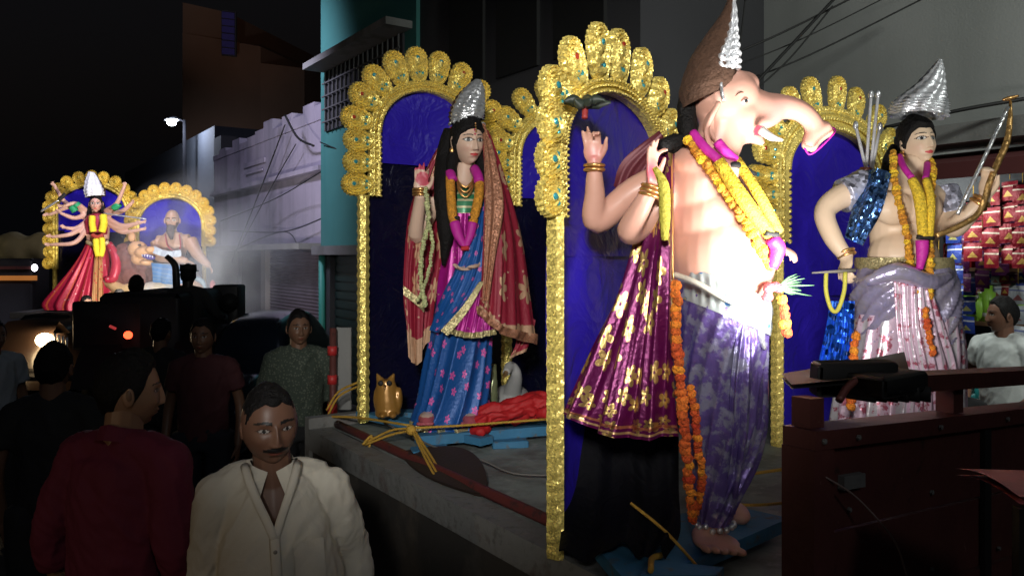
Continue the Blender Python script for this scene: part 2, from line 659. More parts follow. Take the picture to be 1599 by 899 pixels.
M['red_paint'] = mat('worn_red_paint', (0.125, 0.04, 0.034), 0.5, 0.1, bump=0.3, bscale=25, vscale=8, var=0.3, layers=[('cloud', 14, 0.66, (0.05, 0.025, 0.02), 0.05), ('cloud', 30, 0.7, (0.3, 0.16, 0.13), 0.04)])
M['red_fender'] = mat('red_fender_paint', (0.48, 0.13, 0.15), 0.4, bump=0.1, layers=[('cloud', 20, 0.64, (0.35, 0.14, 0.14), 0.05)])
M['rope'] = mat('yellow_rope', (0.62, 0.36, 0.05), 0.6, bump=0.8, bscale=200)
M['blue_wood'] = mat('blue_painted_plank', (0.05, 0.2, 0.36), 0.6, bump=0.35, bscale=35, var=0.3, layers=[('cloud', 18, 0.62, (0.12, 0.13, 0.13), 0.06)])
M['brown_board'] = mat('brown_board', (0.035, 0.022, 0.016), 0.65, bump=0.2)
M['gold'] = mat('gold_sequin_foil', (0.90, 0.71, 0.19), 0.36, 0.45, sequin=0.6, sq_scale=190, sq_var=0.35, var=0.2, vscale=30)
M['gold_far'] = mat('gold_foil', (0.83, 0.60, 0.09), 0.45, 0.35, sequin=0.6, sq_scale=40, var=0.2)
M['gem'] = mat('turquoise_gem', (0.05, 0.35, 0.4), 0.15, 0.3, var=0.3)
M['gem_red'] = mat('red_gem', (0.5, 0.06, 0.03), 0.2, 0.3)
M['blue_foil'] = mat('royal_blue_plastic', (0.028, 0.014, 0.40), 0.3, 0.0, bump=0.7, bscale=4, aniso_wrinkle=5.0, var=0.1, coat=0.3)
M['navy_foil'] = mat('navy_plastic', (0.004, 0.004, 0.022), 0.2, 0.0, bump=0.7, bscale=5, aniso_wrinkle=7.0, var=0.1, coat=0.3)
M['wood'] = mat('bamboo_post', (0.16, 0.08, 0.04), 0.7, bump=0.4)
M['skin_attr'] = mat('painted_skin', (1, 1, 1), 0.42, var=0.05, attr=True, spec=0.4)
M['hair'] = mat('black_hair', (0.008, 0.007, 0.007), 0.65, spec=0.25, var=0.3, vscale=40, bump=0.9, bscale=120)
M['silver'] = mat('silver_foil', (0.80, 0.82, 0.84), 0.32, 0.75, sequin=0.5, sq_scale=110, var=0.15)
M['brown_papier'] = mat('brown_papier', (0.075, 0.036, 0.02), 0.9, bump=1.0, bscale=70, vscale=20, var=0.3)
M['bangle'] = mat('gold_bangle', (0.75, 0.42, 0.15), 0.3, 0.8)
M['marigold'] = mat('marigold_flowers', (0.80, 0.42, 0.03), 0.8, orand=0.25, bump=1.0, bscale=160, sq_var=0.35, sq_scale=180)
M['marigold_o'] = mat('orange_marigold', (0.75, 0.17, 0.02), 0.8, orand=0.3, bump=1.0, bscale=160, sq_var=0.35, sq_scale=180)
M['magenta'] = mat('magenta_ribbon', (0.55, 0.02, 0.34), 0.6, bump=0.4)
M['yellow_plush'] = mat('yellow_tinsel', (0.85, 0.58, 0.04), 0.8, bump=1.0, bscale=130, sq_var=0.3, sq_scale=130)
M['leaf'] = mat('palm_green', (0.05, 0.12, 0.05), 0.6)
# ================================================================== SETTING
def sD(D, px):
    return float(face_pt(D, px, 0) @ U)


g = MB()
g.grid(np.array([[[x, y, 0] for x in (-400, 0, 400)] for y in (-200, 0, 900)]))
solo('ground', g, M['asphalt'], kind='structure', smooth=False)


def facade(name, D, s0, s1, z0, z1, m, label, cat='building', depth=5.0):
    root = thing(name, S((s0 + s1) / 2, D), label, cat)
    b = MB()
    b.obox(S(s0, D, z0), U * (s1 - s0), N * depth, (0, 0, z1 - z0))
    part('wall', b, m, root, False)
    return root


def wallbox(s0, s1, D0, D1, z0, z1, mb=None):
    mb = mb or MB()
    return mb.obox(S(s0, D0, z0), U * (s1 - s0), N * (D1 - D0), (0, 0, z1 - z0))


# ---- lavender plastered two-storey building with stepped parapet
a, b_ = sD(5.0, 512), sD(5.0, 334)
wb = facade('plastered_building', 5.0, a, b_, 2.32, 4.45, M['white_wall'], 'pale lavender plastered building with stepped parapet and roller shutter', 'building', 4.0)
steps = [4.72, 4.80, 4.66, 4.78, 4.62, 4.84, 4.72, 4.66, 4.60, 4.74, 4.58, 4.66, 4.56]
L_ = (b_ - a) / len(steps)
for i, h in enumerate(steps):
    part('parapet_block', wallbox(a + i * L_ + 0.004, a + (i + 1) * L_ - 0.004, 4.98, 5.2, 4.452, h), M['white_wall'], wb, False)
part('ledge', wallbox(a, b_ - 0.3, 4.82, 5.02, 3.55, 3.63), M['white_wall'], wb, False)
part('canopy_slab', wallbox(a, b_ - 0.8, 4.5, 5.02, 2.22, 2.32), M['concrete'], wb, False)
f_ = wallbox(sD(4.99, 415), sD(4.99, 382), 4.96, 4.99, 4.02, 4.12)
f_.merge(wallbox(sD(4.99, 412), sD(4.99, 385), 4.95, 4.97, 3.86, 3.90))
part('moulding', f_, M['white_wall'], wb, False)
shut0, shut1 = sD(5, 500), sD(5, 418)
nsl = 34
sh = part('roller_shutter', wallbox(shut0, shut1, 5.06, 5.10, 0, 2.22), M['shutter'], wb, False)
for i in range(nsl):
    z = 0.06 + i * 2.14 / nsl
    sb = MB()
    q = [S(shut0, 5.06, z), S(shut0, 5.03, z + 0.03), S(shut0, 5.06, z + 0.058)]
    r_ = [p + U * (shut1 - shut0) for p in q]
    sb.grid(np.array([q, r_]))
    part('slat', sb, M['shutter'], sh, False)
part('pillar', wallbox(sD(5, 418), sD(5, 411), 4.95, 5.1, 0, 2.22), M['cream_wall'], wb, False)
dr = part('door', wallbox(sD(5, 411), sD(5, 372), 5.08, 5.12, 0, 2.1), M['brown_door'], wb, False)
part('wall_panel', wallbox(sD(5, 372), sD(5, 334), 5.0, 5.2, 0, 2.22), M['dark_wall'], wb, False)
part('end_wall', wallbox(sD(5, 512), sD(5, 500), 5.0, 5.2, 0, 2.22), M['dark_wall'], wb, False)
# ---- teal building
a, b_ = sD(4.4, 650), sD(4.4, 501)
tb = facade('teal_building', 4.4, a, b_, 2.25, 9.5, M['teal_wall'], 'teal plastered building with a barred window under a concrete sunshade', 'building', 5.0)
w0, w1 = sD(4.4, 632), sD(4.4, 510)
wd = part('window', wallbox(w0, w1, 4.37, 4.399, 3.95, 4.83), M['dark_wall'], tb, False)
nb = 17
for i in range(nb):
    s = w0 + (w1 - w0) * (i + 0.5) / nb
    part('bar', wallbox(s - 0.012, s + 0.012, 4.34, 4.36, 3.95, 4.83), M['grille'], wd, False)
for j in range(4):
    z = 4.08 + 0.19 * j
    part('cross_bar', wallbox(w0, w1, 4.322, 4.338, z - 0.01, z + 0.01), M['grille'], wd, False)
sb = MB()
for (s_, D0, D1) in ((w0 - 0.2, 4.05, 4.4),):
    sb.obox(S(s_, D0, 4.84), U * (w1 - s_ + 0.05), N * (D1 - D0), (0, 0, 0.09))
part('sunshade', sb, M['concrete'], tb, False)
part('ledge', wallbox(a, b_, 4.25, 4.42, 2.12, 2.25), M['concrete'], tb, False)
part('dark_shutter', wallbox(a, b_ - 0.35, 4.5, 4.55, 0, 2.12), M['dark_green_paint'], tb, False)
for i in range(16):
    part('slat', wallbox(a, b_ - 0.36, 4.48, 4.5, 0.05 + i * 0.13, 0.15 + i * 0.13), M['dark_green_paint'], tb, False)
pb = MB()
pb.tube([S(b_ - 0.15, 4.36, 0), S(b_ - 0.15, 4.36, 2.12)], 0.05, 10)
part('drain_pipe', pb, M['teal_paint'], tb)
part('corner_wall', wallbox(b_ - 0.34, b_, 4.41, 4.7, 0, 2.12), M['dark_wall'], tb, False)
# ---- dark building in the middle
a, b_ = sD(4.45, 1000), sD(4.45, 648)
db = facade('unlit_building', 4.45, a, b_, 0, 11, M['dark_wall'], 'unlit dark building front behind the gold arches', 'building', 5.0)
for i in range(3):
    s = a + 0.4 + i * 0.95
    w = part('window', wallbox(s, s + 0.7, 4.41, 4.449, 3.9, 5.0), M['black'], db, False)
# ---- grey building with the shop
a, b_ = sD(6.0, 1900), sD(6.0, 1090)
gb = thing('grey_building', S((a + b_) / 2, 6.0), 'big blank grey plastered wall above the packet shop, cables across it', 'building')
part('wall', wallbox(a, b_, 6.0, 10, 3.0, 12), M['grey_wall'], gb, False)
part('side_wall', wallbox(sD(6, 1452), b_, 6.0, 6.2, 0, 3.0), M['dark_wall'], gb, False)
part('ledge', wallbox(a, sD(6, 1440), 5.45, 6.0, 2.86, 2.99), M['concrete'], gb, False)
aw = MB()
aw.obox(S(a, 5.2, 2.66), U * (sD(6, 1440) - a), N * 0.6 + np.array([0, 0, 0.14]), (0, 0, 0.03))
aw.obox(S(a, 5.19, 2.60), U * (sD(6, 1440) - a), N * 0.02, (0, 0, 0.10))
M['awning'] = mat('dark_red_awning', (0.12, 0.03, 0.03), 0.7)
part('awning', aw, M['awning'], gb, False)
part('shop_back_wall', wallbox(a, sD(6, 1452), 7.2, 7.3, 0, 3.0), mat('shop_wall', (0.16, 0.2, 0.21), 0.8), gb, False)
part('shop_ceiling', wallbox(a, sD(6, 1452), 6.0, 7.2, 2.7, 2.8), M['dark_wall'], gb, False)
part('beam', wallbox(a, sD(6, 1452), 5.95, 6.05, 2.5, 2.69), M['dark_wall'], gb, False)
# ---- shop stock
PACK = {k: mat(k + '_packet_foil', c, 0.35, 0.2, bump=0.5, bscale=30, aniso_wrinkle=20, layers=[('band', 1, 0.70, 0.78, c2), ('tri', 0.5, 0.2, 0.32, c3)])
        for k, c, c2, c3 in (('red', (0.24, 0.010, 0.022), (0.6, 0.5, 0.4), (0.55, 0.33, 0.08)), ('blue', (0.03, 0.06, 0.32), (0.5, 0.5, 0.55), (0.5, 0.45, 0.15)),
                             ('purple', (0.14, 0.02, 0.12), (0.45, 0.3, 0.3), (0.45, 0.25, 0.08)), ('silver', (0.4, 0.42, 0.45), (0.1, 0.12, 0.3), (0.3, 0.1, 0.1)))}


def packet_mesh(k):
    mb = MB()
    n = 5
    G = []
    for side in (-1, 1):
        rows = []
        for i in range(n):
            row = []
            for j in range(n):
                u, v = j / (n - 1), i / (n - 1)
                th = 0.018 * math.sin(PI * u) ** 0.6 * math.sin(PI * v) ** 0.6
                row.append([(u - 0.5) * 0.118, side * th, (v - 0.5) * 0.135])
            rows.append(row)
        mb.grid(rows)
    return to_mesh(mb, 'packet', PACK[k], True)


PM = {k: packet_mesh(k) for k in PACK}
strips = [(1466, 'blue', 3, 2.10, 6.0), (1490, 'blue', 5, 2.34, 5.9), (1502, 'purple', 4, 2.42, 6.15), (1520, 'red', 3, 2.50, 5.92), (1534, 'purple', 3, 2.30, 6.2), (1548, 'red', 4, 2.60, 5.9),
          (1562, 'purple', 2, 2.25, 6.2), (1577, 'red', 4, 2.63, 5.92), (1597, 'red', 4, 2.60, 5.9), (1612, 'purple', 4, 2.55, 6.1), (1632, 'red', 4, 2.6, 5.9), (1658, 'blue', 6, 2.6, 5.95),
          (1478, 'silver', 4, 1.85, 6.3), (1510, 'blue', 3, 1.95, 6.25), (1590, 'silver', 4, 1.9, 6.25)]
ordn = ['leftmost', 'second', 'third', 'fourth', 'fifth', 'sixth', 'seventh']
cnt = {}
strips.sort()
for (px, k, n, zt, D) in strips:
    cnt[k] = cnt.get(k, 0) + 1
    p = face_pt(D, px, zt)
    root = thing('packet_strip', p, 'hanging strip of %s snack packets, %s %s strip from the left in the shop' % (k, ordn[cnt[k] - 1], k), 'snack packets', 'snack packet strips hanging in the shop')
    ax = math.atan2(-U[1], -U[0])
    for i in range(n):
        o = link('packet', PM[k], root, (rnd.uniform(-0.006, 0.006), 0, -0.08 - i * 0.145))
        o.rotation_euler = (rnd.uniform(-0.15, 0.15), rnd.uniform(-0.06, 0.06), ax + rnd.uniform(-0.35, 0.35))
    sb = MB()
    sb.tube([p, p + np.array([0, 0, 0.2])], 0.003, 5)
    part('string', sb, M['rope'], root)
# small sachets on the back rack
kk = ['purple', 'silver', 'blue', 'red', 'silver', 'purple', 'blue', 'silver', 'red', 'purple', 'blue', 'silver', 'red', 'blue']
for i, k in enumerate(kk):
    p = face_pt(6.75, 1462 + i * 13.5, 2.62 - 0.2 * (i % 3 == 1) - 0.45 * (i % 4 == 3))
    root = thing('packet_strip', p, 'small %s sachet strip at the back of the shop, %s from the left' % (k, 'first second third fourth fifth sixth seventh eighth ninth tenth eleventh twelfth thirteenth fourteenth'.split()[i]), 'snack packets', 'small sachet strips at the back of the shop')
    ax = math.atan2(-U[1], -U[0])
    for j in range(7 + i % 3):
        o = link('packet', PM[k], root, (rnd.uniform(-0.006, 0.006), 0, -0.05 - j * 0.105))
        o.rotation_euler = (rnd.uniform(-0.2, 0.2), rnd.uniform(-0.08, 0.08), ax + rnd.uniform(-0.4, 0.4))
        o.scale = (0.62, 1, 0.72)
# counter and goods
cb = thing('shop_counter', S(sD(5.75, 1520), 5.75), 'shop counter with a dark front and two shelves of goods behind', 'counter')
part('counter_top', wallbox(sD(5.75, 1800), sD(5.75, 1462), 5.75, 6.2, 0.98, 1.02), M['concrete'], cb, False)
part('front_panel', wallbox(sD(5.75, 1800), sD(5.75, 1464), 5.78, 5.82, 0, 0.979), M['dark_wall'], cb, False)
part('shelf', wallbox(sD(6.6, 1800), sD(6.6, 1462), 6.6, 7.19, 1.55, 1.58), M['wood'], cb, False)
part('shelf', wallbox(sD(6.6, 1800), sD(6.6, 1462), 6.6, 7.19, 1.98, 2.01), M['wood'], cb, False)
gc = {'teal': (0.03, 0.3, 0.3), 'green': (0.25, 0.5, 0.05), 'orange': (0.6, 0.2, 0.03), 'white': (0.6, 0.6, 0.6), 'red': (0.45, 0.03, 0.03), 'yellow': (0.6, 0.5, 0.08), 'blue': (0.04, 0.12, 0.45), 'brown': (0.2, 0.08, 0.04)}
GM = {k: mat(k + '_goods', c, 0.4, layers=[('band', 1, 0.04, 0.07, (0.7, 0.7, 0.65))]) for k, c in gc.items()}
keys = list(gc)
gi = 0
ORD = 'first second third fourth fifth sixth seventh eighth ninth tenth eleventh twelfth thirteenth fourteenth fifteenth'.split()
for (D, z, px0, px1, n) in ((5.95, 1.02, 1468, 1600, 13), (6.7, 1.58, 1470, 1640, 15), (6.7, 2.01, 1470, 1640, 14)):
    for i in range(n):
        px = px0 + (px1 - px0) * (i + 0.5) / n
        p = face_pt(D, px, z)
        k = keys[(gi * 5 + i * 3) % len(keys)]
        gi += 1
        mb = MB()
        h = rnd.uniform(0.14, 0.3)
        if i % 3 == 0:
            mb.tube([p, p + [0, 0, h * 0.8], p + [0, 0, h * 0.84], p + [0, 0, h]], [0.05, 0.05, 0.03, 0.03], 12)
            kind = 'jar'
        elif i % 3 == 1:
            mb.box(p + np.array([0, 0, h / 2]), (0.11, 0.09, h), Matrix.Rotation(rnd.uniform(0, 3), 3, 'Z'), bev=0.01)
            kind = 'carton'
        else:
            mb.ball(p + np.array([0, 0, h * 0.4]), (0.07, 0.05, h * 0.4), 10, 7)
            mb.tube([p + [0, 0, h * 0.75], p + [0, 0, h * 0.95]], [0.012, 0.03], 8)
            kind = 'bag'
        row = {1.02: 'on the shop counter', 1.58: 'on the lower shop shelf', 2.01: 'on the upper shop shelf'}[z]
        solo('goods_' + kind, mb, GM[k], 'small %s %s, %s item from the left %s' % (k, kind, ORD[i], row), kind, 'goods ' + row)
M['tractor_dark'] = mat('dark_tractor_paint', (0.02, 0.018, 0.02), 0.5)
# ---- far tan tower with blue window strip
p0, p1 = P(285, 0, 31), P(445, 110, 31)
tw = thing('brick_tower', (p0[0], 31, 0), 'tall dim tan brick tower with a blue window strip', 'building')
b = MB()
zt = P(285, 4, 31)[2]
b.obox((p0[0], 31, 0), (p1[0] - p0[0] - 1.6, 2.0, 0), (2, 8, 0), (0, 0, zt - 1.2))
b.obox((p0[0], 31.02, zt - 1.2), (p1[0] - p0[0] - 2.7, 1.3, 0), (2, 8, 0), (0, 0, 1.2))
part('wall', b, M['tan_wall'], tw, False)
b = MB()
b.obox((p1[0] - 1.6, 33.0, 0), (1.6, 0.9, 0), (2, 8, 0), (0, 0, zt - 1.9))
part('side_wing', b, M['tan_wall'], tw, False)
wx = P(337, 20, 31)[0]
ws = MB()
ws.obox((wx, 31.6, P(337, 80, 31)[2]), (0.5, 0.25, 0), (0, 0.1, 0), (0, 0, 1.8))
wst = part('window_strip', ws, M['dark_wall'], tw, False)
for i in range(6):
    ws = MB()
    ws.obox((wx + 0.03, 31.56, P(337, 80, 31)[2] + 0.04 + i * 0.29), (0.43, 0.21, 0), (0, 0.05, 0), (0, 0, 0.24))
    part('pane', ws, M['blue_glass'], wst, False)
# ---- dark building with the lit street lamp
ldb = facade('corner_building', 5.9, sD(5.9, 335), sD(5.9, 195), 0, 5.9, mat('dark_grey_wall', (0.035, 0.04, 0.05), 0.9, bump=0.2), 'dark building below the lit street lamp', 'building', 4)  # one even, very dark grey base colour
pp = face_pt(5.85, 336, 0)
part('corner_pillar', wallbox(sD(5.5, 345), sD(5.5, 334), 5.5, 5.9, 0, 5.3), M['dark_wall'], ldb, False)
part('window', wallbox(sD(5.86, 290), sD(5.86, 262), 5.85, 5.88, 3.7, 5.0), M['black'], ldb, False)
ll = facade('far_left_building', 9.5, sD(9.5, 190), 60, 0, 6.0, M['dark_wall'], 'black unlit building at the end of the street behind the far goddess', 'building', 5)
M['pole_black'] = mat('black_pole_paint', (0.006, 0.006, 0.007), 0.9, spec=0.05)
st = thing('street_lamp', (STREET[0] + 0.35, STREET[1] + 0.1, 0), 'lit white street lamp on a tall grey pole beside the dark building', 'street lamp')
b = MB()
b.tube([(STREET[0] + 0.35, STREET[1] + 0.1, 0), (STREET[0] + 0.35, STREET[1] + 0.1, STREET[2] + 0.1)], [0.07, 0.05], 10)
part('pole', b, M['pole_black'], st)
b = MB()
b.tube([(STREET[0] + 0.35, STREET[1] + 0.1, STREET[2] + 0.05), STREET + np.array([0.1, 0, 0.16]), STREET + np.array([-0.05, -0.05, 0.14])], 0.03, 8, 4)
part('arm', b, M['pole_black'], st)
b = MB()
b.ball(STREET + np.array([0, 0, 0.09]), (0.24, 0.15, 0.06), 16, 8)
part('lamp_housing', b, M['concrete'], st)
b = MB()
b.ball(STREET, (0.14, 0.11, 0.09), 14, 8)
part('bulb', b, mat('lit_bulb', (1, 1, 1), 0.3, emit=(0.85, 0.92, 1), emit_s=25), st)
# ---- yellowish tarps and parked lorry far left
b = MB()
for i in range(5):
    b.ball(P(8 + i * 16, 392 - (i % 2) * 5, 16), (0.30, 0.3, 0.32), 14, 9)
tp = fuse(b, 0.05, 3)
displace(tp, snoise(tp.V(), 1.2, 3) * 0.06)
solo('tarpaulin', tp, mat('yellow_tarp', (0.33, 0.26, 0.1), 0.8, bump=0.5), 'dull yellow tarpaulin heap above the lit lorry side', 'tarpaulin')
lo = thing('lorry', P(10, 440, 15.0), 'dark lorry with an orange lit side strip at the left edge', 'lorry')
b = MB()
b.box(P(-40, 480, 15.3), (2.6, 0.6, 1.9), bev=0.04)
part('body', b, mat('lorry_body', (0.01, 0.008, 0.008), 0.6), lo)
b = MB()
b.box(P(2, 434, 14.95), (1.35, 0.03, 0.09))
part('orange_strip', b, mat('orange_strip', (0.6, 0.22, 0.05), 0.4, emit=(1, 0.35, 0.08), emit_s=0.25), lo, False)
b = MB()
b.box(P(2, 418, 14.95), (1.35, 0.05, 0.06))
part('roof_rail', b, M['red_paint'], lo, False)
b = MB()
b.ball(P(54, 418, 14.9), (0.06, 0.04, 0.07), 10, 8)
part('side_lamp', b, mat('white_marker', (1, 1, 1), 0.3, emit=(0.9, 0.85, 1), emit_s=6), lo)
for px in (10, -60):
    b = MB()
    b.tube([P(px, 560, 14.9), P(px, 560, 15.1)], 0.42, 16)
    part('wheel', b, M['black'], lo)
# ---- cables
wires = [([(1120, 190, 5.2), (1180, 130, 5.3), (1320, -20, 5.6)], 0.011, 'thick black cable rising steeply over the grey wall'),
         ([(1150, 165, 5.3), (1230, 95, 5.4), (1300, 10, 5.5)], 0.006, 'thin cable rising steeply beside the thick one'),
         ([(1120, 95, 5.5), (1220, 52, 5.5), (1345, -10, 5.6)], 0.008, 'uppermost shallow cable crossing the grey wall corner'),
         ([(1130, 110, 5.6), (1250, 62, 5.6), (1400, -12, 5.7)], 0.005, 'faint middle cable crossing the grey wall'),
         ([(1130, 138, 5.5), (1260, 88, 5.6), (1450, -6, 5.7)], 0.007, 'long diagonal cable over the middle of the grey wall'),
         ([(1380, 200, 5.2), (1500, 172, 5.0), (1640, 148, 4.8)], 0.013, 'black cable running just above the concrete ledge to the bow'),
         ([(362, 410, 16), (405, 300, 15.5), (445, 195, 14.5)], 0.013, 'steep cable across the lavender building'),
         ([(372, 390, 16), (425, 290, 15), (462, 225, 14)], 0.01, 'second steep cable left of the drain pipe on the lavender building'),
         ([(360, 360, 16), (440, 362, 14.5), (505, 340, 13), (575, 305, 11)], 0.012, 'sagging cable from the lavender building to the teal one'),
         ([(345, 345, 16), (430, 310, 14.5), (512, 262, 12)], 0.010, 'straight cable crossing the lavender wall below its ledge'),
         ([(445, 180, 13.8), (465, 215, 13.6), (490, 228, 13.4)], 0.02, 'short looped cable at the lavender parapet end'),
         ([(500, 222, 11.8), (560, 248, 11), (640, 290, 10)], 0.009, 'cable sloping down over the teal wall'),
         ([(345, 400, 16), (440, 362, 14.4), (470, 390, 13.8), (500, 392, 13)], 0.010, 'drooping cable above the roller shutter'),
         ([(1165, -10, 5.4), (1150, 120, 5.3), (1140, 200, 5.2)], 0.006, 'hanging cable at the dark end of the grey wall')]
for pts, r, lab in wires:
    b = MB()
    b.tube([P(*q) for q in pts], r, 6, 8)
    solo('overhead_cable', b, M['wire'], lab, 'cable', 'cables strung over the street')
# ================================================================== TRAILER
BZ = 1.2
tr = thing('trailer', S(2.5, 2.7, 0), 'open flatbed trailer carrying the idols with a dark red headboard', 'trailer')
b = MB()
n1, n2 = 60, 50
Gb = np.array([[S(1.065 + 2.885 * i / n1, 1.56 + 2.5 * j / n2, BZ) for j in range(n2 + 1)] for i in range(n1 + 1)])
Gb[:, :, 2] += 0.008 * snoise(Gb.reshape(-1, 3), 0.9, 4).reshape(n1 + 1, n2 + 1)
b.grid(Gb)
part('bed_sheet', b, M['bed'], tr)
part('bed_frame', wallbox(1.02, 3.95, 1.56, 4.06, 1.05, 1.18), M['bed_side'], tr, False)
part('side_rail', wallbox(-0.6, 3.95, 1.45, 1.558, 1.1, 1.205), M['bed_edge'], tr, False)
part('side_wall', wallbox(-0.6, 3.95, 1.47, 1.50, 0.62, 1.098), M['bed_side'], tr, False)
b = MB()
b.tube([S(-0.6, 1.585, 1.225), S(1.9, 1.585, 1.225), S(2.9, 1.59, 1.222), S(3.9, 1.585, 1.225)], 0.021, 8, 3)
part('side_pipe', b, M['pipe_red'], tr)
part('front_beam', wallbox(3.951, 4.01, 1.45, 4.06, 1.0, 1.26), M['bed_edge'], tr, False)
for D in (1.7, 3.8):
    part('chassis_beam', wallbox(-0.6, 3.95, D, D + 0.1, 0.75, 1.04), M['black'], tr, False)
for s in (2.2, 3.1):
    for D in (1.52, 3.8):
        b = MB()
        b.tube([S(s, D, 0.42), S(s, D + 0.02, 0.42), S(s, D + 0.24, 0.42), S(s, D + 0.26, 0.42)], [0.34, 0.42, 0.42, 0.34], 28)
        w = part('wheel', b, M['black'], tr)
        b = MB()
        b.tube([S(s, D - 0.01, 0.42), S(s, D + 0.1, 0.42)], [0.2, 0.2], 20)
        part('rim', b, M['bed_edge'], w)
# headboard: planks in a frame
hb0 = 1.06
slope = -0.06


def hbox(D0, D1, s0, s1, z0, z1):
    m_ = MB()
    return m_.obox(S(s0, D0, z0 + slope * (D0 - 1.45)), U * (s1 - s0), N * (D1 - D0) + np.array([0, 0, slope * (D1 - D0)]), (0, 0, z1 - z0))


for i in range(4):
    z0 = 0.95 + i * 0.186
    part('headboard_plank', hbox(1.52, 4.06, hb0 - 0.045 - 0.004 * (i % 2), hb0 - 0.01, z0 + 0.004, z0 + 0.182), M['red_paint'], tr, False)
part('headboard_top_beam', hbox(1.45, 4.06, hb0 - 0.07, hb0 + 0.01, 1.695, 1.735), M['red_paint'], tr, False)
part('corner_post', hbox(1.449, 1.519, hb0 - 0.068, hb0 + 0.012, 0.6, 1.694), M['red_paint'], tr, False)
for D in (1.46, 2.06, 2.66, 3.3):
    part('rail_post', hbox(D, D + 0.05, hb0 - 0.05, hb0 - 0.005, 1.737, 1.80), M['red_paint'], tr, False)
part('top_rail', hbox(1.80, 4.06, hb0 - 0.075, hb0 + 0.0, 1.802, 1.842), M['red_paint'], tr, False)
for D in (1.475, 1.60, 1.95, 2.3, 2.65, 3.0):
    for dz in (1.714, 1.55, 1.36):
        bm_ = MB()
        p_ = S(hb0 - 0.072 if dz > 1.7 else hb0 - 0.05, D, dz + slope * (D - 1.45))
        bm_.tube([p_, p_ - U * 0.006, p_ - U * 0.007], [0.006, 0.006, 0.003], 6)
        part('bolt', bm_, M['bed_edge'], tr, False)
part('strap_hinge', hbox(2.2, 2.235, hb0 - 0.062, hb0 - 0.05, 1.30, 1.69), M['black'], tr, False)
part('latch', hbox(1.56, 1.64, hb0 - 0.066, hb0 - 0.05, 1.60, 1.63), M['bed_edge'], tr, False)
b = MB()
b.tube([P(1278, 738, 1.66), P(1330, 770, 1.68), P(1370, 810, 1.70), P(1400, 850, 1.72), P(1418, 905, 1.73)], 0.0022, 6, 6)
solo('thin_wire', b, mat('pale_wire', (0.3, 0.22, 0.2), 0.5), 'thin pale wire hanging over the red headboard', 'wire')
b = MB()
fr = Matrix.Rotation(R(-10), 3, 'X')
c = P(1600, 742, 1.45)
for i in range(9):
    pass
rows = []
for i in range(10):
    v = i / 9
    row = []
    for j in range(12):
        u = j / 11
        q = P(1492 + 330 * u, 731, 1.5) * (1 - v) + P(1592 + 330 * u, 775, 1.32) * v
        q = q + np.array([0, 0, 0.012 * math.sin(PI * v) - 0.01 * u])
        row.append(q)
    rows.append(row)
b.grid(rows)
low = [[p - np.array([0, 0, 0.012]) for p in r] for r in rows]
b.grid(low)
mg = thing('tractor', (1.6, 1.0, 0), 'corner of a parked red tractor behind the headboard at the right edge', 'tractor')
part('mudguard', b, M['red_fender'], mg)
b = MB()
b.obox(P(1592, 776, 1.32) - [0, 0, 0.55], P(1922, 776, 1.32) - P(1592, 776, 1.32), (0, 0.02, 0), (0, 0, 0.53))
part('side_panel', b, M['black'], mg, False)
b = MB()
b.tube([(1.5, 1.42, 0.62), (1.78, 1.2, 0.62)], 0.6, 28)
part('wheel', b, M['black'], mg)
# flood lamp on the rail
fl = thing('flood_lamp', P(1320, 600, 1.82), 'black flood lamp clamped on the red rail, lighting the idols', 'flood lamp')
b = MB()
A = [P(1222, 582, 1.78), P(1412, 551, 1.95), P(1418, 575, 1.90), P(1290, 596, 1.75)]
b.grid(np.array([[P(1220, 583, 1.95), P(1300, 570, 1.99), P(1412, 549, 2.06)], [P(1236, 600, 1.74), P(1330, 592, 1.78), P(1420, 580, 1.86)]]))
b.grid(np.array([[P(1220, 590, 1.95), P(1300, 578, 1.99), P(1412, 558, 2.06)], [P(1236, 607, 1.74), P(1330, 600, 1.78), P(1420, 588, 1.86)]]))
part('reflector_plate', b, M['black'], fl, False)
b = MB()
b.box(P(1385, 597, 1.83), (0.19, 0.10, 0.05), Matrix.Rotation(R(35), 3, 'Z'), bev=0.008)
for i in range(6):
    b.box(P(1338 + i * 17, 612, 1.80 + i * 0.012), (0.006, 0.09, 0.035), Matrix.Rotation(R(35), 3, 'Z'))
part('housing', b, M['black'], fl)
b = MB()
b.tube([P(1310, 625, 1.76), P(1322, 606, 1.78), P(1340, 590, 1.80)], 0.009, 8, 4)
part('bracket', b, M['red_paint'], fl)
b = MB()
Rg = Matrix.Rotation(R(8), 3, 'Z') @ Matrix.Rotation(R(6), 3, 'X')
b.box((0.80, 1.845, 1.815), (0.20, 0.05, 0.08), Rg, bev=0.008)
part('lamp_case', b, M['black'], fl)
b = MB()
b.box(np.array((0.80, 1.845, 1.815)) + np.array(Rg @ Vector((0, 0.0275, 0))), (0.18, 0.004, 0.065), Rg)
part('glass', b, mat('lit_glass', (1, 1, 1), 0.3, emit=(1, 0.97, 0.9), emit_s=12), fl)

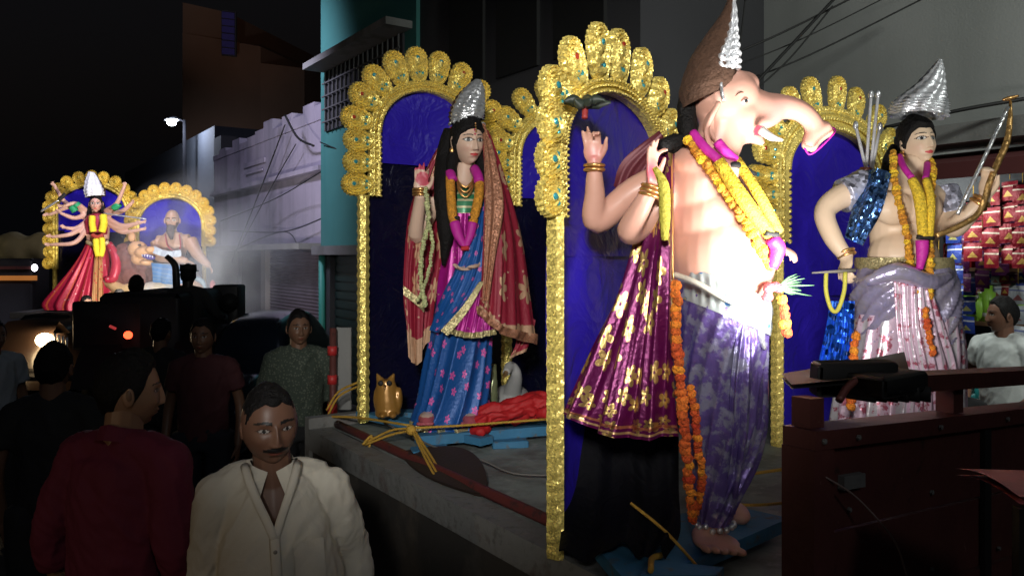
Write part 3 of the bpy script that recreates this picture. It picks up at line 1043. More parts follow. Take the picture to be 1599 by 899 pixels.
# ================================================================== ARCHED BACKDROPS
def petal_mesh(name, L, W, mats, n=20, detail=True):
    """scalloped domed petal pointing up (+Z) from its root, rosette at its upper end"""
    mb = MB()
    rr = [1.0, 0.93, 0.84, 0.74, 0.6, 0.48, 0.36, 0.22, 0.1, 0.0]
    hh = [0.0, 0.020, 0.008, 0.022, 0.006, 0.019, 0.006, 0.022, 0.026, 0.030]
    rings = []
    for k, (q, h) in enumerate(zip(rr, hh)):
        ring = []
        for j in range(n * 2):
            th = 2 * PI * j / (n * 2)
            sc = 1 + (0.05 if j % 2 else -0.05) * (1 if q > 0.3 else 0)
            x = math.sin(th) * W / 2 * q * sc
            zc = L - W * 0.55 + (-math.cos(th)) * -1 * 0
            cz = math.cos(th)
            z = (L - W / 2) * (1 - 0.0) + cz * W / 2 * q * sc if cz > 0 else (L - W / 2) + cz * (L - W / 2) * q
            ring.append([x, -h - 0.004, z])
        rings.append(ring)
    back = [[p[0], 0.006, p[2]] for p in rings[0]]
    mb.grid([back] + rings, closed=True)
    return to_mesh(mb, name, mats, False)


def gem_mesh(mats):
    mb = MB()
    mb.ball((0, -0.026, 0), (0.012, 0.008, 0.012), 8, 4)
    return to_mesh(mb, 'gem', mats, False)


GEM, GEMR = gem_mesh(M['gem']), gem_mesh(M['gem_red'])


def arch(label, base_mid, direction, wo, zsp, rz, z0, half_post, band, plen, pw, side_n, side_len, k_arc, zbot_band, gold, upper_bottom, low_mat=None, small=False, pwid=0.026):
    """local frame: X along the arch, -Y the front, Z up. wo: half opening; rz: rise of the opening's top"""
    ang = math.atan2(direction[1], direction[0])
    root = thing('arched_backdrop', (base_mid[0], base_mid[1], z0), label, 'backdrop', 'gold arched backdrops of the idols', rz=ang)
    z = lambda v: v - z0

    def lp(name, mb, mats, par=root, smooth=True, lab=None):
        o = link(name, to_mesh(mb, name, mats, smooth), par)
        ORG[o.name] = None
        return tag(o, lab)
    # posts
    for sx in (-1, 1):
        mb = MB()
        nz_ = 26 if not small else 6
        rings = []
        for i in range(nz_ * 2):
            zz = z(zbot_band) * i / (nz_ * 2 - 1)
            w = pwid * (1 + (0.14 if i % 2 else -0.10)) if not small else 0.03
            rings.append([[sx * half_post - w, -0.02, zz], [sx * half_post, -0.036, zz], [sx * half_post + w, -0.02, zz], [sx * half_post + w, 0.015, zz], [sx * half_post - w, 0.015, zz]])
        mb.grid(rings, closed=True, caps=True)
        lp('post', mb, gold, smooth=False)
    # upper blue foil, lower navy sheet
    mb = MB()
    nx, nz2 = 30, 16
    G = []
    for i in range(nz2 + 1):
        row = []
        for j in range(nx + 1):
            x = (-1 + 2 * j / nx) * (wo + 0.02)
            top = zsp + (rz + 0.015) * math.sqrt(max(0, 1 - (x / (wo + 0.02)) ** 2))
            zz = upper_bottom + (top - upper_bottom) * i / nz2
            row.append([x, 0.022 + 0.004 * math.sin(9 * x + 5 * zz) + 0.003 * math.sin(23 * zz - 11 * x), z(zz)])
        G.append(row)
    mb.grid(G)
    lp('blue_sheet', mb, M['blue_foil'])
    mb = MB()
    G = []
    for i in range(25):
        row = []
        for j in range(25):
            x = (-1 + 2 * j / 24) * (half_post - 0.01)
            zz = z0 + 0.01 + (upper_bottom + 0.02 - z0) * i / 24
            row.append([x, 0.034 + 0.006 * math.sin(17 * x + 3 * zz) + 0.006 * math.sin(6 * zz + 9 * x), z(zz)])
        G.append(row)
    mb.grid(G)
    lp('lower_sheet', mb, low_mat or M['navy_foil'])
    # band round the opening
    mb = MB()

    def outline(off, nseg=40):
        pts = [(-(wo + off), zbot_band)]
        for i in range(nseg + 1):
            th = PI - PI * i / nseg
            pts.append(((wo + off) * math.cos(th), zsp + (rz + off) * math.sin(th)))
        pts.append(((wo + off), zbot_band))
        return pts
    prof = [(0.0, 0.02), (0.0, -0.012), (band * 0.2, -0.026), (band * 0.45, -0.014), (band * 0.7, -0.028), (band, -0.012), (band, 0.02)]
    rows = [[[px_, y, z(pz)] for (px_, pz) in outline(off)] for (off, y) in prof]
    mb.grid(rows)
    bnd = lp('arch_band', mb, gold, smooth=False)
    # rows of little sequin studs on the band
    if not small:
        for q_ in (0.12, 0.5, 0.88):
            sb_ = MB()
            ol = outline(band * q_, 60)
            for (px_, pz) in ol + [(sx_ * (wo + band * q_), zsp - (zsp - zbot_band) * k_ / 12) for sx_ in (-1, 1) for k_ in range(12)]:
                sb_.ball((px_, -0.024, z(pz)), (band * 0.10, 0.010, band * 0.10), 6, 4)
            o_ = lp('stud_row', sb_, gold, bnd, False)
            o_['kind'] = 'stuff'
    # petals
    PMs = {}

    def put(x, zz, rot, L, W, lab=None):
        key = (round(L, 2), round(W, 2))
        if key not in PMs:
            PMs[key] = petal_mesh('petal', L, W, gold)
        o = link('petal', PMs[key], root, (x, -0.004 - 0.006 * (rnd.random()), z(zz)))
        o.rotation_euler = (rnd.uniform(-0.12, 0.12), rot, 0)
        if not small:
            g_ = link('gem', GEM if rnd.random() < 0.8 else GEMR, o, (0, 0, L - W / 2))
            for q in range(3):
                g_ = link('gem', GEM, o, (W * 0.16 * (q - 1), 0.006, (L - W / 2) * 0.42 + 0.012 * (q % 2)))
                g_.scale = (0.8, 0.8, 0.8)
    for i in range(k_arc):
        th = PI - PI * (i + 0.5) / k_arc
        x, zz = (wo + band * 0.6) * math.cos(th), zsp + (rz + band * 0.6) * math.sin(th)
        f = math.sin(th)
        L = side_len + (plen - side_len) * f
        nx_, nz_ = math.cos(th) / (wo), math.sin(th) / (rz)
        rot = math.atan2(math.cos(th), math.sin(th) * 0.9)
        put(x, zz, rot, L, pw)
    for i in range(side_n):
        zz = zsp - (zsp - zbot_band) * (i + 0.5) / side_n
        for sx in (-1, 1):
            put(sx * (wo + band * 0.5), zz, sx * PI / 2, side_len, min(pw, (zsp - zbot_band) / side_n * 1.08))
    return root


dL = N[:2]
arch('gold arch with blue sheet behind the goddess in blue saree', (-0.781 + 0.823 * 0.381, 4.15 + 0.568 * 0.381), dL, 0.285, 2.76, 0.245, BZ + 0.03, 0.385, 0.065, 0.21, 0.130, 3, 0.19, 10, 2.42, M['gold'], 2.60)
dG = np.array([0.57, 0.82])
arch('gold arch with long petals behind the elephant headed idol', (0.125 + 0.57 * 0.40, 2.355 + 0.82 * 0.40), dG, 0.355, 2.44, 0.205, BZ, 0.40, 0.05, 0.20, 0.122, 2, 0.12, 9, 2.22, M['gold'], 2.1, M['blue_foil'], pwid=0.016)
arch('gold arch with broad gold sides behind the archer idol', (1.63, 4.0), dL, 0.37, 2.52, 0.215, BZ, 0.45, 0.12, 0.20, 0.125, 4, 0.24, 9, 2.17, M['gold'], 1.9, M['blue_foil'])
pS = S(3.84, 3.08)
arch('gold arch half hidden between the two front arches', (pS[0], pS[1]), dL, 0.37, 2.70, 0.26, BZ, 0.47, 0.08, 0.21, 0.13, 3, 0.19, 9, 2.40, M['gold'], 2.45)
# ================================================================== FIGURE TOOLS
def smooth01(x):
    x = np.clip(x, 0, 1)
    return x * x * (3 - 2 * x)


def head_mb(skin=(0.5, 0.3, 0.2), lip=(0.4, 0.12, 0.1), eye=(0.0145, 0.0055), brow=0.0030, browcol=(0.01, 0.01, 0.01), moustache=False, res=(150, 120), idol=False,
            female=False, bindi=False, nose=1.0, beard=False, wide=1.0):
    na, ne = res
    t = np.linspace(-1, 1, na, endpoint=False)
    az = PI * np.sign(t) * np.abs(t) ** 1.5
    el = np.linspace(-PI / 2, PI / 2, ne)
    A, E = np.meshgrid(az, el)
    x0, y0, z0 = np.cos(E) * np.sin(A), -np.cos(E) * np.cos(A), np.sin(E)
    X = 0.074 * np.sign(x0) * np.abs(x0) ** 0.93
    Y = 0.094 * y0
    Z = 0.114 * z0
    zz = np.clip(-Z / 0.114, 0, 1)
    front = smooth01(-y0 * 1.6)
    jaw = 0.36 if female or idol else 0.27
    X = X * (1 - jaw * zz ** 1.7)
    Y = np.where(y0 < 0, Y * (0.94 + 0.06 * zz), Y * (1 - 0.42 * zz))
    Y = Y + 0.012 * zz ** 2 * front * -1
    # cranium
    X = X * (1 + 0.04 * smooth01(Z / 0.05) * smooth01(y0))

    def G(cx, cz, sx, sz):
        return np.exp(-((X - cx) / sx) ** 2 - ((Z - cz) / sz) ** 2)
    aX = np.abs(X)

    def GG(cx, cz, sx, sz):
        return np.exp(-((aX - cx) / sx) ** 2 - ((Z - cz) / sz) ** 2)
    D = np.zeros_like(X)
    D += 0.008 * GG(0.030, 0.006, 0.018, 0.012) * 1.0        # sockets (inward)
    D -= 0.004 * GG(0.030, 0.005, 0.011, 0.007)              # eyeball
    D -= 0.004 * GG(0.028, 0.026, 0.022, 0.007)              # brow
    D -= 0.006 * GG(0.042, -0.030, 0.018, 0.018)             # cheek
    bridge = smooth01((0.030 - Z) / 0.062) * smooth01((Z + 0.046) / 0.009)
    D -= nose * (0.006 + 0.018 * smooth01((0.025 - Z) / 0.058)) * np.exp(-(X / (0.0075 + 0.006 * smooth01((0.0 - Z) / 0.04))) ** 2) * smooth01((0.032 - Z) / 0.02) * smooth01((Z + 0.046) / 0.008)
    D -= 0.006 * GG(0.011, -0.038, 0.006, 0.006) * nose
    D -= 0.006 * G(0, -0.062, 0.024, 0.013)
    D -= 0.0035 * G(0, -0.0575, 0.018, 0.004) + 0.004 * G(0, -0.068, 0.015, 0.0045)
    D += 0.004 * G(0, -0.0625, 0.021, 0.0018)
    D += 0.003 * G(0, -0.080, 0.02, 0.006)
    D -= 0.008 * G(0, -0.098, 0.018, 0.012)
    if moustache:
        D -= 0.008 * np.exp(-(X / 0.030) ** 2 - ((Z + 0.049 + 0.14 * aX) / 0.0085) ** 2)
    Y = Y + D * front
    Vv = np.stack([X * wide, Y, Z], -1)
    C = np.broadcast_to(np.array(skin), Vv.shape).copy()
    fm = (y0 < -0.15)

    def paint(mask, col, soft=None):
        C[mask & fm] = col
    ex, ez = 0.0305, 0.006
    ew, eh = eye
    dx, dz = (aX - ex) / ew, (Z - ez) / (eh * (1 - 0.35 * ((aX - ex) / ew) ** 2).clip(0.3, 1))
    r = np.sqrt(dx ** 2 + dz ** 2)
    blush = (0.75 * np.array(skin) + 0.25 * np.array(lip))
    w = (GG(0.042, -0.035, 0.02, 0.018) * 0.6)[..., None]
    C = np.where(fm[..., None], C * (1 - w) + blush * w, C)
    paint((r < 1.45) & (Z > ez - eh * 0.2), (0.03, 0.015, 0.01) if idol else tuple(0.5 * np.array(skin)))
    paint(r < 1.15, (0.02, 0.012, 0.01))
    paint(r < 0.92, (0.75, 0.73, 0.7) if idol else (0.42, 0.38, 0.35))
    paint(np.sqrt((aX - ex) ** 2 + (Z - ez) ** 2) < eh * 0.95, (0.012, 0.01, 0.01))
    bz = 0.0255 + 0.005 * (1 - ((aX - 0.030) / 0.024) ** 2)
    paint((np.abs(Z - bz) < brow * (1.15 - 0.5 * ((aX - 0.02) / 0.03).clip(0, 1))) & (aX > 0.010) & (aX < 0.053), browcol)
    upper = 0.0055 * (1 - (X / 0.023) ** 2) * (0.75 + 0.25 * np.cos(X * 300))
    paint((aX < 0.022) & (Z > -0.0625 - 0.0075 * (1 - (X / 0.022) ** 2)) & (Z < -0.0595 + upper), lip)
    if moustache:
        paint((aX < 0.033) & (np.abs(Z + 0.0495 + 0.14 * aX) < 0.0088 * (1.1 - aX / 0.055)), (0.012, 0.01, 0.01))
    if beard:
        paint((Z < -0.052 - 0.0 * aX) | ((aX > 0.045) & (Z < -0.02)), (0.05, 0.025, 0.018))
        paint((aX < 0.033) & (np.abs(Z + 0.049 + 0.1 * aX) < 0.007), (0.05, 0.025, 0.018))
    if bindi:
        paint(np.sqrt(X ** 2 + (Z - 0.033) ** 2) < 0.0045, (0.6, 0.02, 0.1))
        paint((aX < 0.003) & (Z > 0.045), (0.6, 0.02, 0.15))
    mb = MB()
    mb.grid(Vv, closed=True, caps=True, col=C.reshape(-1, 3))
    # ears
    for sx in (-1, 1):
        e = MB()
        e.ball((0, 0, 0), (0.009, 0.019, 0.031), 14, 10, col=skin)
        e.ball((sx * 0.006, -0.004, 0.003), (0.004, 0.010, 0.018), 10, 8, col=tuple(0.55 * np.array(skin)))
        e.xf(Matrix.Translation((sx * 0.076, 0.006, -0.006)) @ Matrix.Rotation(sx * R(22), 4, 'Z') @ Matrix.Rotation(R(-8), 4, 'X'))
        mb.merge(e)
    return mb


def hair_mb(style='short', hairline=0.062, res=(90, 70), vol=1.0, seed=1):
    na, ne = res
    az = np.linspace(-PI, PI, na, endpoint=False)
    el = np.linspace(-PI / 2, PI / 2, ne)
    A, E = np.meshgrid(az, el)
    x0, y0, z0 = np.cos(E) * np.sin(A), -np.cos(E) * np.cos(A), np.sin(E)
    X, Y, Z = 0.074 * x0, 0.094 * y0, 0.114 * z0
    zz = np.clip(-Z / 0.114, 0, 1)
    X = X * (1 - 0.3 * zz ** 1.7)
    Y = np.where(y0 < 0, Y * 0.94, Y * (1 - 0.42 * zz))
    # hairline height as a function of azimuth: high in front, dips behind the ears
    a = np.abs(A)
    line = np.interp(a, [0, 0.5, 0.95, 1.25, 1.45, 1.8, 2.2, PI], [hairline, hairline + 0.004, hairline * 0.7, 0.0, -0.03, 0.0, -0.055, -0.07] if style == 'short' else [hairline + 0.01, hairline, 0.03, -0.02, -0.06, -0.1, -0.12, -0.13])
    m = smooth01((Z - line) / 0.02 + 0.5)
    Vv = np.stack([X, Y, Z], -1)
    nz = snoise(Vv.reshape(-1, 3), 18, seed, 3).reshape(X.shape)
    sc = 0.90 + m * (0.20 * vol + 0.05 * nz)
    top = 1 + 0.05 * smooth01(Z / 0.08) * m
    Vv = Vv * sc[..., None]
    Vv[..., 2] *= top
    mb = MB()
    mb.grid(Vv, closed=True, caps=True)
    return mb


def hand_mb(mb, wrist, d, n, side, sc=1.0, curl=0.35, col=None, fingers=None, spread=0.0):
    """wrist point, d finger direction, n palm normal, side +1/-1 thumb side along cross(d,n)"""
    wrist, d, n = map(lambda q: np.array(q, float), (wrist, d, n))
    d /= np.linalg.norm(d)
    n = n - d * (n @ d)
    n /= np.linalg.norm(n)
    s = np.cross(d, n) * side
    Rm = Matrix((tuple(s), tuple(n), tuple(d))).transposed()
    mb.ball(wrist + d * 0.048 * sc, np.array((0.040, 0.0155, 0.056)) * sc, 14, 10, Rm, col=col)
    mb.tube([wrist - d * 0.02 * sc, wrist + d * 0.025 * sc], [0.027 * sc, 0.028 * sc], 10, col=col, sq=(n, 0.75))
    Ls = [0.070, 0.078, 0.073, 0.058]
    cs = fingers or [curl] * 4
    for i in range(4):
        off = 0.028 - 0.0185 * i
        p = wrist + (d * (0.088 - 0.004 * abs(i - 1.3)) + s * off) * sc
        dirv = d + s * (0.10 + spread) * (1.2 - i) * 0.5
        dirv /= np.linalg.norm(dirv)
        pts = [p - dirv * 0.02 * sc, p]
        ang = 0
        for k, fr in enumerate((0.42, 0.32, 0.26)):
            ang += cs[i] * (0.7, 1.1, 0.8)[k]
            dv = dirv * math.cos(ang) + n * math.sin(ang)
            p = p + dv * Ls[i] * fr * sc
            pts.append(p)
        mb.tube(pts, np.array([0.0092, 0.0092, 0.0085, 0.0078, 0.0055]) * sc, 9, 3, col=col)
    p = wrist + (d * 0.025 + s * 0.026) * sc
    td = d * 0.75 + s * 0.6 + n * 0.25
    td /= np.linalg.norm(td)
    t2 = d * 0.95 + s * 0.25 + n * 0.35
    t2 /= np.linalg.norm(t2)
    mb.tube([p - td * 0.01 * sc, p + td * 0.035 * sc, p + (td * 0.035 + t2 * 0.027) * sc, p + (td * 0.035 + t2 * 0.05) * sc], np.array([0.014, 0.0115, 0.0095, 0.0065]) * sc, 9, 3, col=col)


def xform(loc, yaw=0, pitch=0, roll=0, sc=1.0):
    return Matrix.Translation(Vector(loc)) @ Matrix.Rotation(R(yaw), 4, 'Z') @ Matrix.Rotation(R(roll), 4, 'Y') @ Matrix.Rotation(R(pitch), 4, 'X') @ Matrix.Scale(sc, 4)


def colored(mb, col):
    mb.c = [np.broadcast_to(np.array(col, float), (mb.n, 3))]
    mb.v = [mb.V()]
    mb.uv = [np.concatenate(mb.uv)]
    return mb


def wrinkle(mb, amp=0.006, freq=5.0, seed=0, dirn=(0, 0, 1), stretch=0.45):
    """ridged cloth folds, stretched along dirn"""
    V = mb.V()
    d = np.array(dirn, float)
    d /= np.linalg.norm(d)
    Q = V - np.outer(V @ d, d) * (1 - stretch)
    n = snoise(Q, freq, seed, 2)
    n2 = snoise(Q, freq * 2.3, seed + 9, 1)
    rd = 1 - np.abs(n) * 2.2
    return displace(mb, amp * np.clip(rd, -0.6, 1) + amp * 0.35 * n2)


def person(label, x, y, h, yaw, shirt, pants, skin=(0.22, 0.115, 0.07), z=0.0, arms=None, head_yaw=0, head_pitch=0, lean=0.0, moustache=False, sleeve=1.0, voxel=0.012, hres=(70, 60),
           group=None, wide=1.0, hl=0.070, sit=False, collar=True, cap=False, belly=0.0, bulk=1.0, hair=True, hair_m=None, placket=False, tuck=True):
    k = h / 1.715
    root = thing('person', (x, y, z), label, 'person', group, R(yaw) if yaw else 1e-6)
    ORG[root.name] = np.zeros(3)
    B = bulk
    sh = [(-0.165 * B, 0, 1.375), (0.165 * B, 0, 1.375)]
    arms = arms or [[(-0.23, 0.03, 1.12), (-0.235, -0.05, 0.87)], [(0.23, 0.03, 1.12), (0.235, -0.05, 0.87)]]
    ln = math.tan(R(lean))

    def W(p):
        p = np.array(p, float)
        return np.array([p[0] + ln * max(0, p[2] - 0.9), p[1], p[2]]) * k
    # body: neck, chest, arms, hands, legs and feet grown together
    mb = MB()
    mb.tube([W((0, 0.0, 1.36)), W((0, 0.0, 1.46)), W((0, -0.004, 1.55))], np.array([0.062, 0.057, 0.054]) * k, 12, 3)
    mb.tube([W((0, 0, 1.0)), W((0, 0, 1.2)), W((0, 0, 1.32)), W((0, 0, 1.40))], np.array([0.10, 0.12, 0.12, 0.085]) * k, 14, 3, sq=((0, 1, 0), 0.7))
    mb.tube([W((-0.14, 0, 1.37)), W((0.14, 0, 1.37))], 0.035 * k, 10)
    for i, (el, wr) in enumerate(arms):
        mb.tube([W(sh[i]), W(el), W(wr)], np.array([0.036, 0.036, 0.026]) * k, 10, 5)
        dd = W(wr) - W(el)
        nn = np.array([1.0 if i == 0 else -1.0, 0, 0.0]) if abs(dd[0]) < 0.8 * np.linalg.norm(dd) else np.array([0, 0, -1.0])
        hand_mb(mb, W(wr), dd, nn, 1 if i == 0 else -1, 0.95 * k, 0.5)
    if sit:
        legs = [[(-0.10, 0, 0.93), (-0.14, -0.42, 0.95), (-0.14, -0.45, 0.52)], [(0.10, 0, 0.93), (0.14, -0.42, 0.95), (0.14, -0.45, 0.52)]]
    else:
        legs = [[(-0.10, 0, 0.90), (-0.115, -0.01, 0.48), (-0.12, 0.02, 0.09)], [(0.10, 0, 0.90), (0.115, -0.01, 0.48), (0.12, 0.02, 0.09)]]
    for L in legs:
        mb.tube([np.array(q) * k for q in L], np.array([0.08, 0.052, 0.036]) * k, 10, 4)
        f = np.array(L[-1])
        mb.ball((f + np.array([0, -0.06, -0.055])) * k, np.array((0.043, 0.12, 0.035)) * k, 12, 8)
    body = fuse(mb, max(voxel * 0.6, 0.005), 2)
    colored(body, skin)
    hd = head_mb(skin, tuple(np.array(skin) * (0.9, 0.5, 0.5)), moustache=moustache, res=hres, wide=wide, nose=0.8, brow=0.0042 if moustache else 0.003)
    hp = W((0, -0.016, 1.585))
    Mx = xform(hp, head_yaw, head_pitch, lean * 0.5, k)
    hd.xf(Mx)
    body.merge(hd)
    part('body', body, M['skin_attr'], root)
    if hair:
        hm = hair_mb('short', hairline=hl, vol=0.95, res=(80, 60), seed=rnd.randint(0, 99))
        hm.xf(Mx)
        part('hair', hm, hair_m or M['hair'], root)
    if cap:
        cm = MB()
        cm.tube([(0, 0.0, 0.045), (0, 0, 0.12)], [0.09, 0.085], 20)
        cm.box((0, -0.10, 0.05), (0.12, 0.09, 0.012), bev=0.003)
        cm.xf(Mx)
        part('cap', cm, M['black'], root)
    # shirt
    sm = MB()
    bz = 0.80 if not tuck else 0.90
    P5 = [(0, 0, bz), (0, -0.01 * belly, 1.0), (0, -0.02 * belly, 1.12), (0, 0, 1.28), (0, 0, 1.38), (0, 0.01, 1.435)]
    sm.tube([W(q) for q in P5], np.array([0.160, 0.160 + 0.012 * belly, 0.163 + 0.012 * belly, 0.172, 0.148, 0.085]) * k * B, 28, 4, sq=((0, 1, 0), 0.66 + 0.1 * belly))
    sm.tube([W(sh[0]), W((-0.08, 0.005, 1.415)), W((0.08, 0.005, 1.415)), W(sh[1])], np.array([0.060, 0.056, 0.056, 0.060]) * k, 14, 4)
    for sx in (0, 1):
        sm.ball(W(sh[sx]), 0.066 * k, 14, 10)
    for i, (el, wr) in enumerate(arms):
        s0, e0, w0 = W(sh[i]), W(el), W(wr)
        if sleeve >= 1:
            end = e0 + (w0 - e0) * (sleeve - 1)
            sm.tube([s0, s0 + (e0 - s0) * 0.5, e0, end], np.array([0.066, 0.062, 0.054, 0.050]) * k, 16, 5)
        else:
            end = s0 + (e0 - s0) * sleeve
            sm.tube([s0, (s0 + end) / 2, end], np.array([0.066, 0.066, 0.066]) * k, 14, 4)
    s = fuse(sm, voxel, 12 if voxel < 0.01 else 6)
    wrinkle(s, 0.0065 * k, 4.5, rnd.randint(0, 99), (0.35, 0, 1), 0.35)
    wrinkle(s, 0.003 * k, 11, rnd.randint(0, 99), (0.8, 0, 1), 0.3)
    Vq = s.V()

    def sy(x, z):
        dd = (Vq[:, 0] - x) ** 2 + (Vq[:, 2] - z) ** 2
        m_ = dd < (0.02 * k) ** 2
        return Vq[m_, 1].min() if m_.any() else -0.1 * k
    if placket:
        c0 = W((0, 0, 1.30))
        keep = []
        for f in s.f:
            c = Vq[list(f)].mean(0)
            if c[1] < 0 and c[2] > c0[2] and abs(c[0] - ln * (1.38 - 0.9) * k) < 0.40 * (c[2] - c0[2]):
                continue
            keep.append(f)
        s.f = keep
        s.m = [0] * len(keep)
    so = part('shirt', s, shirt, root)
    if collar:
        cb = MB()
        for sx in (-1, 1):
            rows = []
            for i in range(7):
                a = i / 6
                th = a * PI
                cx, cy = 0.062 * math.sin(th) * sx, -0.052 * math.cos(th) * -1
                cx = sx * 0.066 * math.sin(th)
                cy = 0.060 * math.cos(th)
                if i == 6:
                    cx = sx * 0.012
                zt = 1.497 - 0.045 * a
                zb = zt - 0.040 - 0.025 * (a > 0.7) - 0.02 * (a > 0.9)
                rows.append([W((cx * 0.98, cy + 0.003, zt)), W((cx * 1.3 + sx * 0.03 * a ** 2, cy * 1.32 - 0.030 * a, zb))])
            cb.grid(rows)
            cb.grid([[q * 1.0 + np.array([0, 0.004, -0.003]) for q in r] for r in rows])
        part('collar', cb, shirt, so)
    if placket:
        q = MB()
        ptsl = []
        for i in range(12):
            zq = 1.30 - i * 0.045
            w_ = W((0, 0, zq))
            ptsl.append(np.array([w_[0], sy(w_[0], w_[2]) + 0.001, w_[2]]))
        q.tube(ptsl, 0.015 * k, 8, 2, sq=((0, 1, 0), 0.25))
        for sx in (-1, 1):
            vp = []
            for a in np.linspace(0, 1, 8):
                w_ = W((sx * 0.076 * (1 - a), 0, 1.47 - 0.185 * a))
                vp.append(np.array([w_[0], sy(w_[0], w_[2]) - 0.001, w_[2]]))
            q.tube(vp, 0.0135 * k, 8, 2, sq=((0, 1, 0), 0.35))
        part('placket', q, shirt, so)
        for i in range(5):
            q = MB()
            q.ball(ptsl[1 + 2 * i] + np.array([0, -0.008, 0]), (0.006, 0.003, 0.006), 8, 6)
            part('button', q, M['cream_wall'], so)
        q = MB()
        G = [[(lambda w_: np.array([w_[0], sy(w_[0], w_[2]) - 0.0035, w_[2]]))(W((0.050 + 0.085 * u, 0, 1.27 - 0.115 * v - (0.012 if 0.2 < u < 0.8 and v > 0.9 else 0)))) for u in np.linspace(0, 1, 7)] for v in np.linspace(0, 1, 7)]
        q.grid(G)
        part('pocket', q, shirt, so)
    pm = MB()
    for L in legs:
        q = [np.array(v) * k for v in L]
        pm.tube([q[0] + np.array([0, 0, 0.05]), q[0] * 0.5 + q[1] * 0.5, q[1], q[2] + np.array([0, 0, 0.0])], np.array([0.10, 0.092, 0.075, 0.066]) * k, 14, 3)
    pm.tube([np.array((0, 0, 0.84)) * k, np.array((0, 0, 1.0)) * k], np.array([0.155, 0.15]) * k, 20, sq=((0, 1, 0), 0.7))
    pt = fuse(pm, voxel * 1.3, 2)
    wrinkle(pt, 0.006, 4, 3)
    part('trousers', pt, pants, root)
    return root


# ---- cloth tools driven by photo columns
def pskirt(rings, n=160, nf=22, seed=0, sub=7, phase=0.0, nrow=0, sharp=1.0, spin=0.0):
    """rings: (px_left, px_right, py, depth, half_depth_m, fold_amp). Closed folded garment"""
    C, A = [], []
    for (l, r, y, d, ry, am) in rings:
        C.append(P((l + r) / 2, y, d))
        A.append([(r - l) / 2 / FP * d, ry, am])
    t = np.linspace(0, len(rings) - 1, (len(rings) - 1) * sub + 1)
    C = crom(C, t)
    A = crom(np.array(A), t)
    rs = np.random.RandomState(seed)
    ph = rs.uniform(0, 6.28, 4)
    th = np.linspace(0, 2 * PI, n, endpoint=True) + PI / 2
    rows, uv = [], []
    Ls = np.concatenate([[0], np.cumsum(np.linalg.norm(np.diff(C, axis=0), axis=1))])
    for i in range(len(t)):
        w = th + spin * t[i] / len(rings)
        f = np.abs(np.sin(w * nf / 2 + ph[0] + 0.7 * np.sin(3 * w + ph[1]) + phase * t[i]))
        f = 1 - 2 * f ** 0.8
        f2 = np.sin(w * nf * 0.37 + ph[2] + t[i] * 0.4)
        rr = 1 + A[i][2] * (f * sharp + 0.5 * f2)
        rows.append(np.stack([C[i][0] + A[i][0] * rr * np.cos(th), C[i][1] + A[i][1] * rr * np.sin(th), np.full(n, C[i][2])], -1))
        uv += [[(j / (n - 1)), Ls[i]] for j in range(n)]
    mb = MB()
    mb.grid(np.array(rows), uv=uv)
    return mb


def drape(rows, nu=50, nv=60, folds=5, amp=0.012, seed=0, thick=0.004, fold_v0=0.3):
    """cloth hung through rows of photo points (px,py,depth), top row first"""
    rows = [[P(*q) for q in r] for r in rows]
    m = max(len(r) for r in rows)
    rr = [crom(np.array(r), np.linspace(0, len(r) - 1, nu)) for r in rows]
    rr = np.array(rr)
    t = np.linspace(0, len(rows) - 1, nv)
    G = np.stack([crom(rr[:, j], t) for j in range(nu)], 1)
    du = np.gradient(G, axis=1)
    dv = np.gradient(G, axis=0)
    nn = np.cross(du, dv)
    nn /= np.linalg.norm(nn, axis=2)[..., None] + 1e-9
    rs = np.random.RandomState(seed)
    ph = rs.uniform(0, 6.28, 3)
    u = np.linspace(0, 1, nu)[None, :]
    v = np.linspace(0, 1, nv)[:, None]
    f = np.sin(2 * PI * folds * u + ph[0] + 1.2 * np.sin(2.2 * v + ph[1]))
    f = np.sign(f) * np.abs(f) ** 0.8 + 0.4 * np.sin(2 * PI * folds * 2.3 * u + 3 * v + ph[2])
    G = G + nn * (amp * f * (fold_v0 + (1 - fold_v0) * v))[..., None]
    back = G - nn * thick
    mb = MB()
    Lh = np.linalg.norm(rr[-1][-1] - rr[-1][0])
    uv = np.stack(np.meshgrid(np.linspace(0, 1, nu), np.linspace(0, 1, nv)), -1).reshape(-1, 2)
    mb.grid(G, uv=uv)
    mb.grid(back, uv=uv)
    # rim
    rim = np.concatenate([G[0], G[1:, -1], G[-1, ::-1][1:], G[::-1, 0][1:-1]])
    rimb = np.concatenate([back[0], back[1:, -1], back[-1, ::-1][1:], back[::-1, 0][1:-1]])
    mb.grid(np.stack([rim, rimb]), closed=True)
    return mb


def ptube(pts, r, n=10, sm=6, sq=None):
    """tube through photo points; r in photo pixels"""
    q = [P(*p) for p in pts]
    r = [r] * len(pts) if np.isscalar(r) else r
    rr = [ri / FP * p[2] for ri, p in zip(r, pts)]
    return MB().tube(q, rr, n, sm, sq=sq)


def flower_mesh(name, r, m, seed=1):
    mb = MB()
    mb.ball((0, 0, 0), (r, r, r * 0.8), 14, 9)
    V = mb.V()
    V = V * (1 + 0.16 * snoise(V, 1.1 / r, seed, 2))[:, None]
    mb.setV(V)
    return to_mesh(mb, name, m, False)


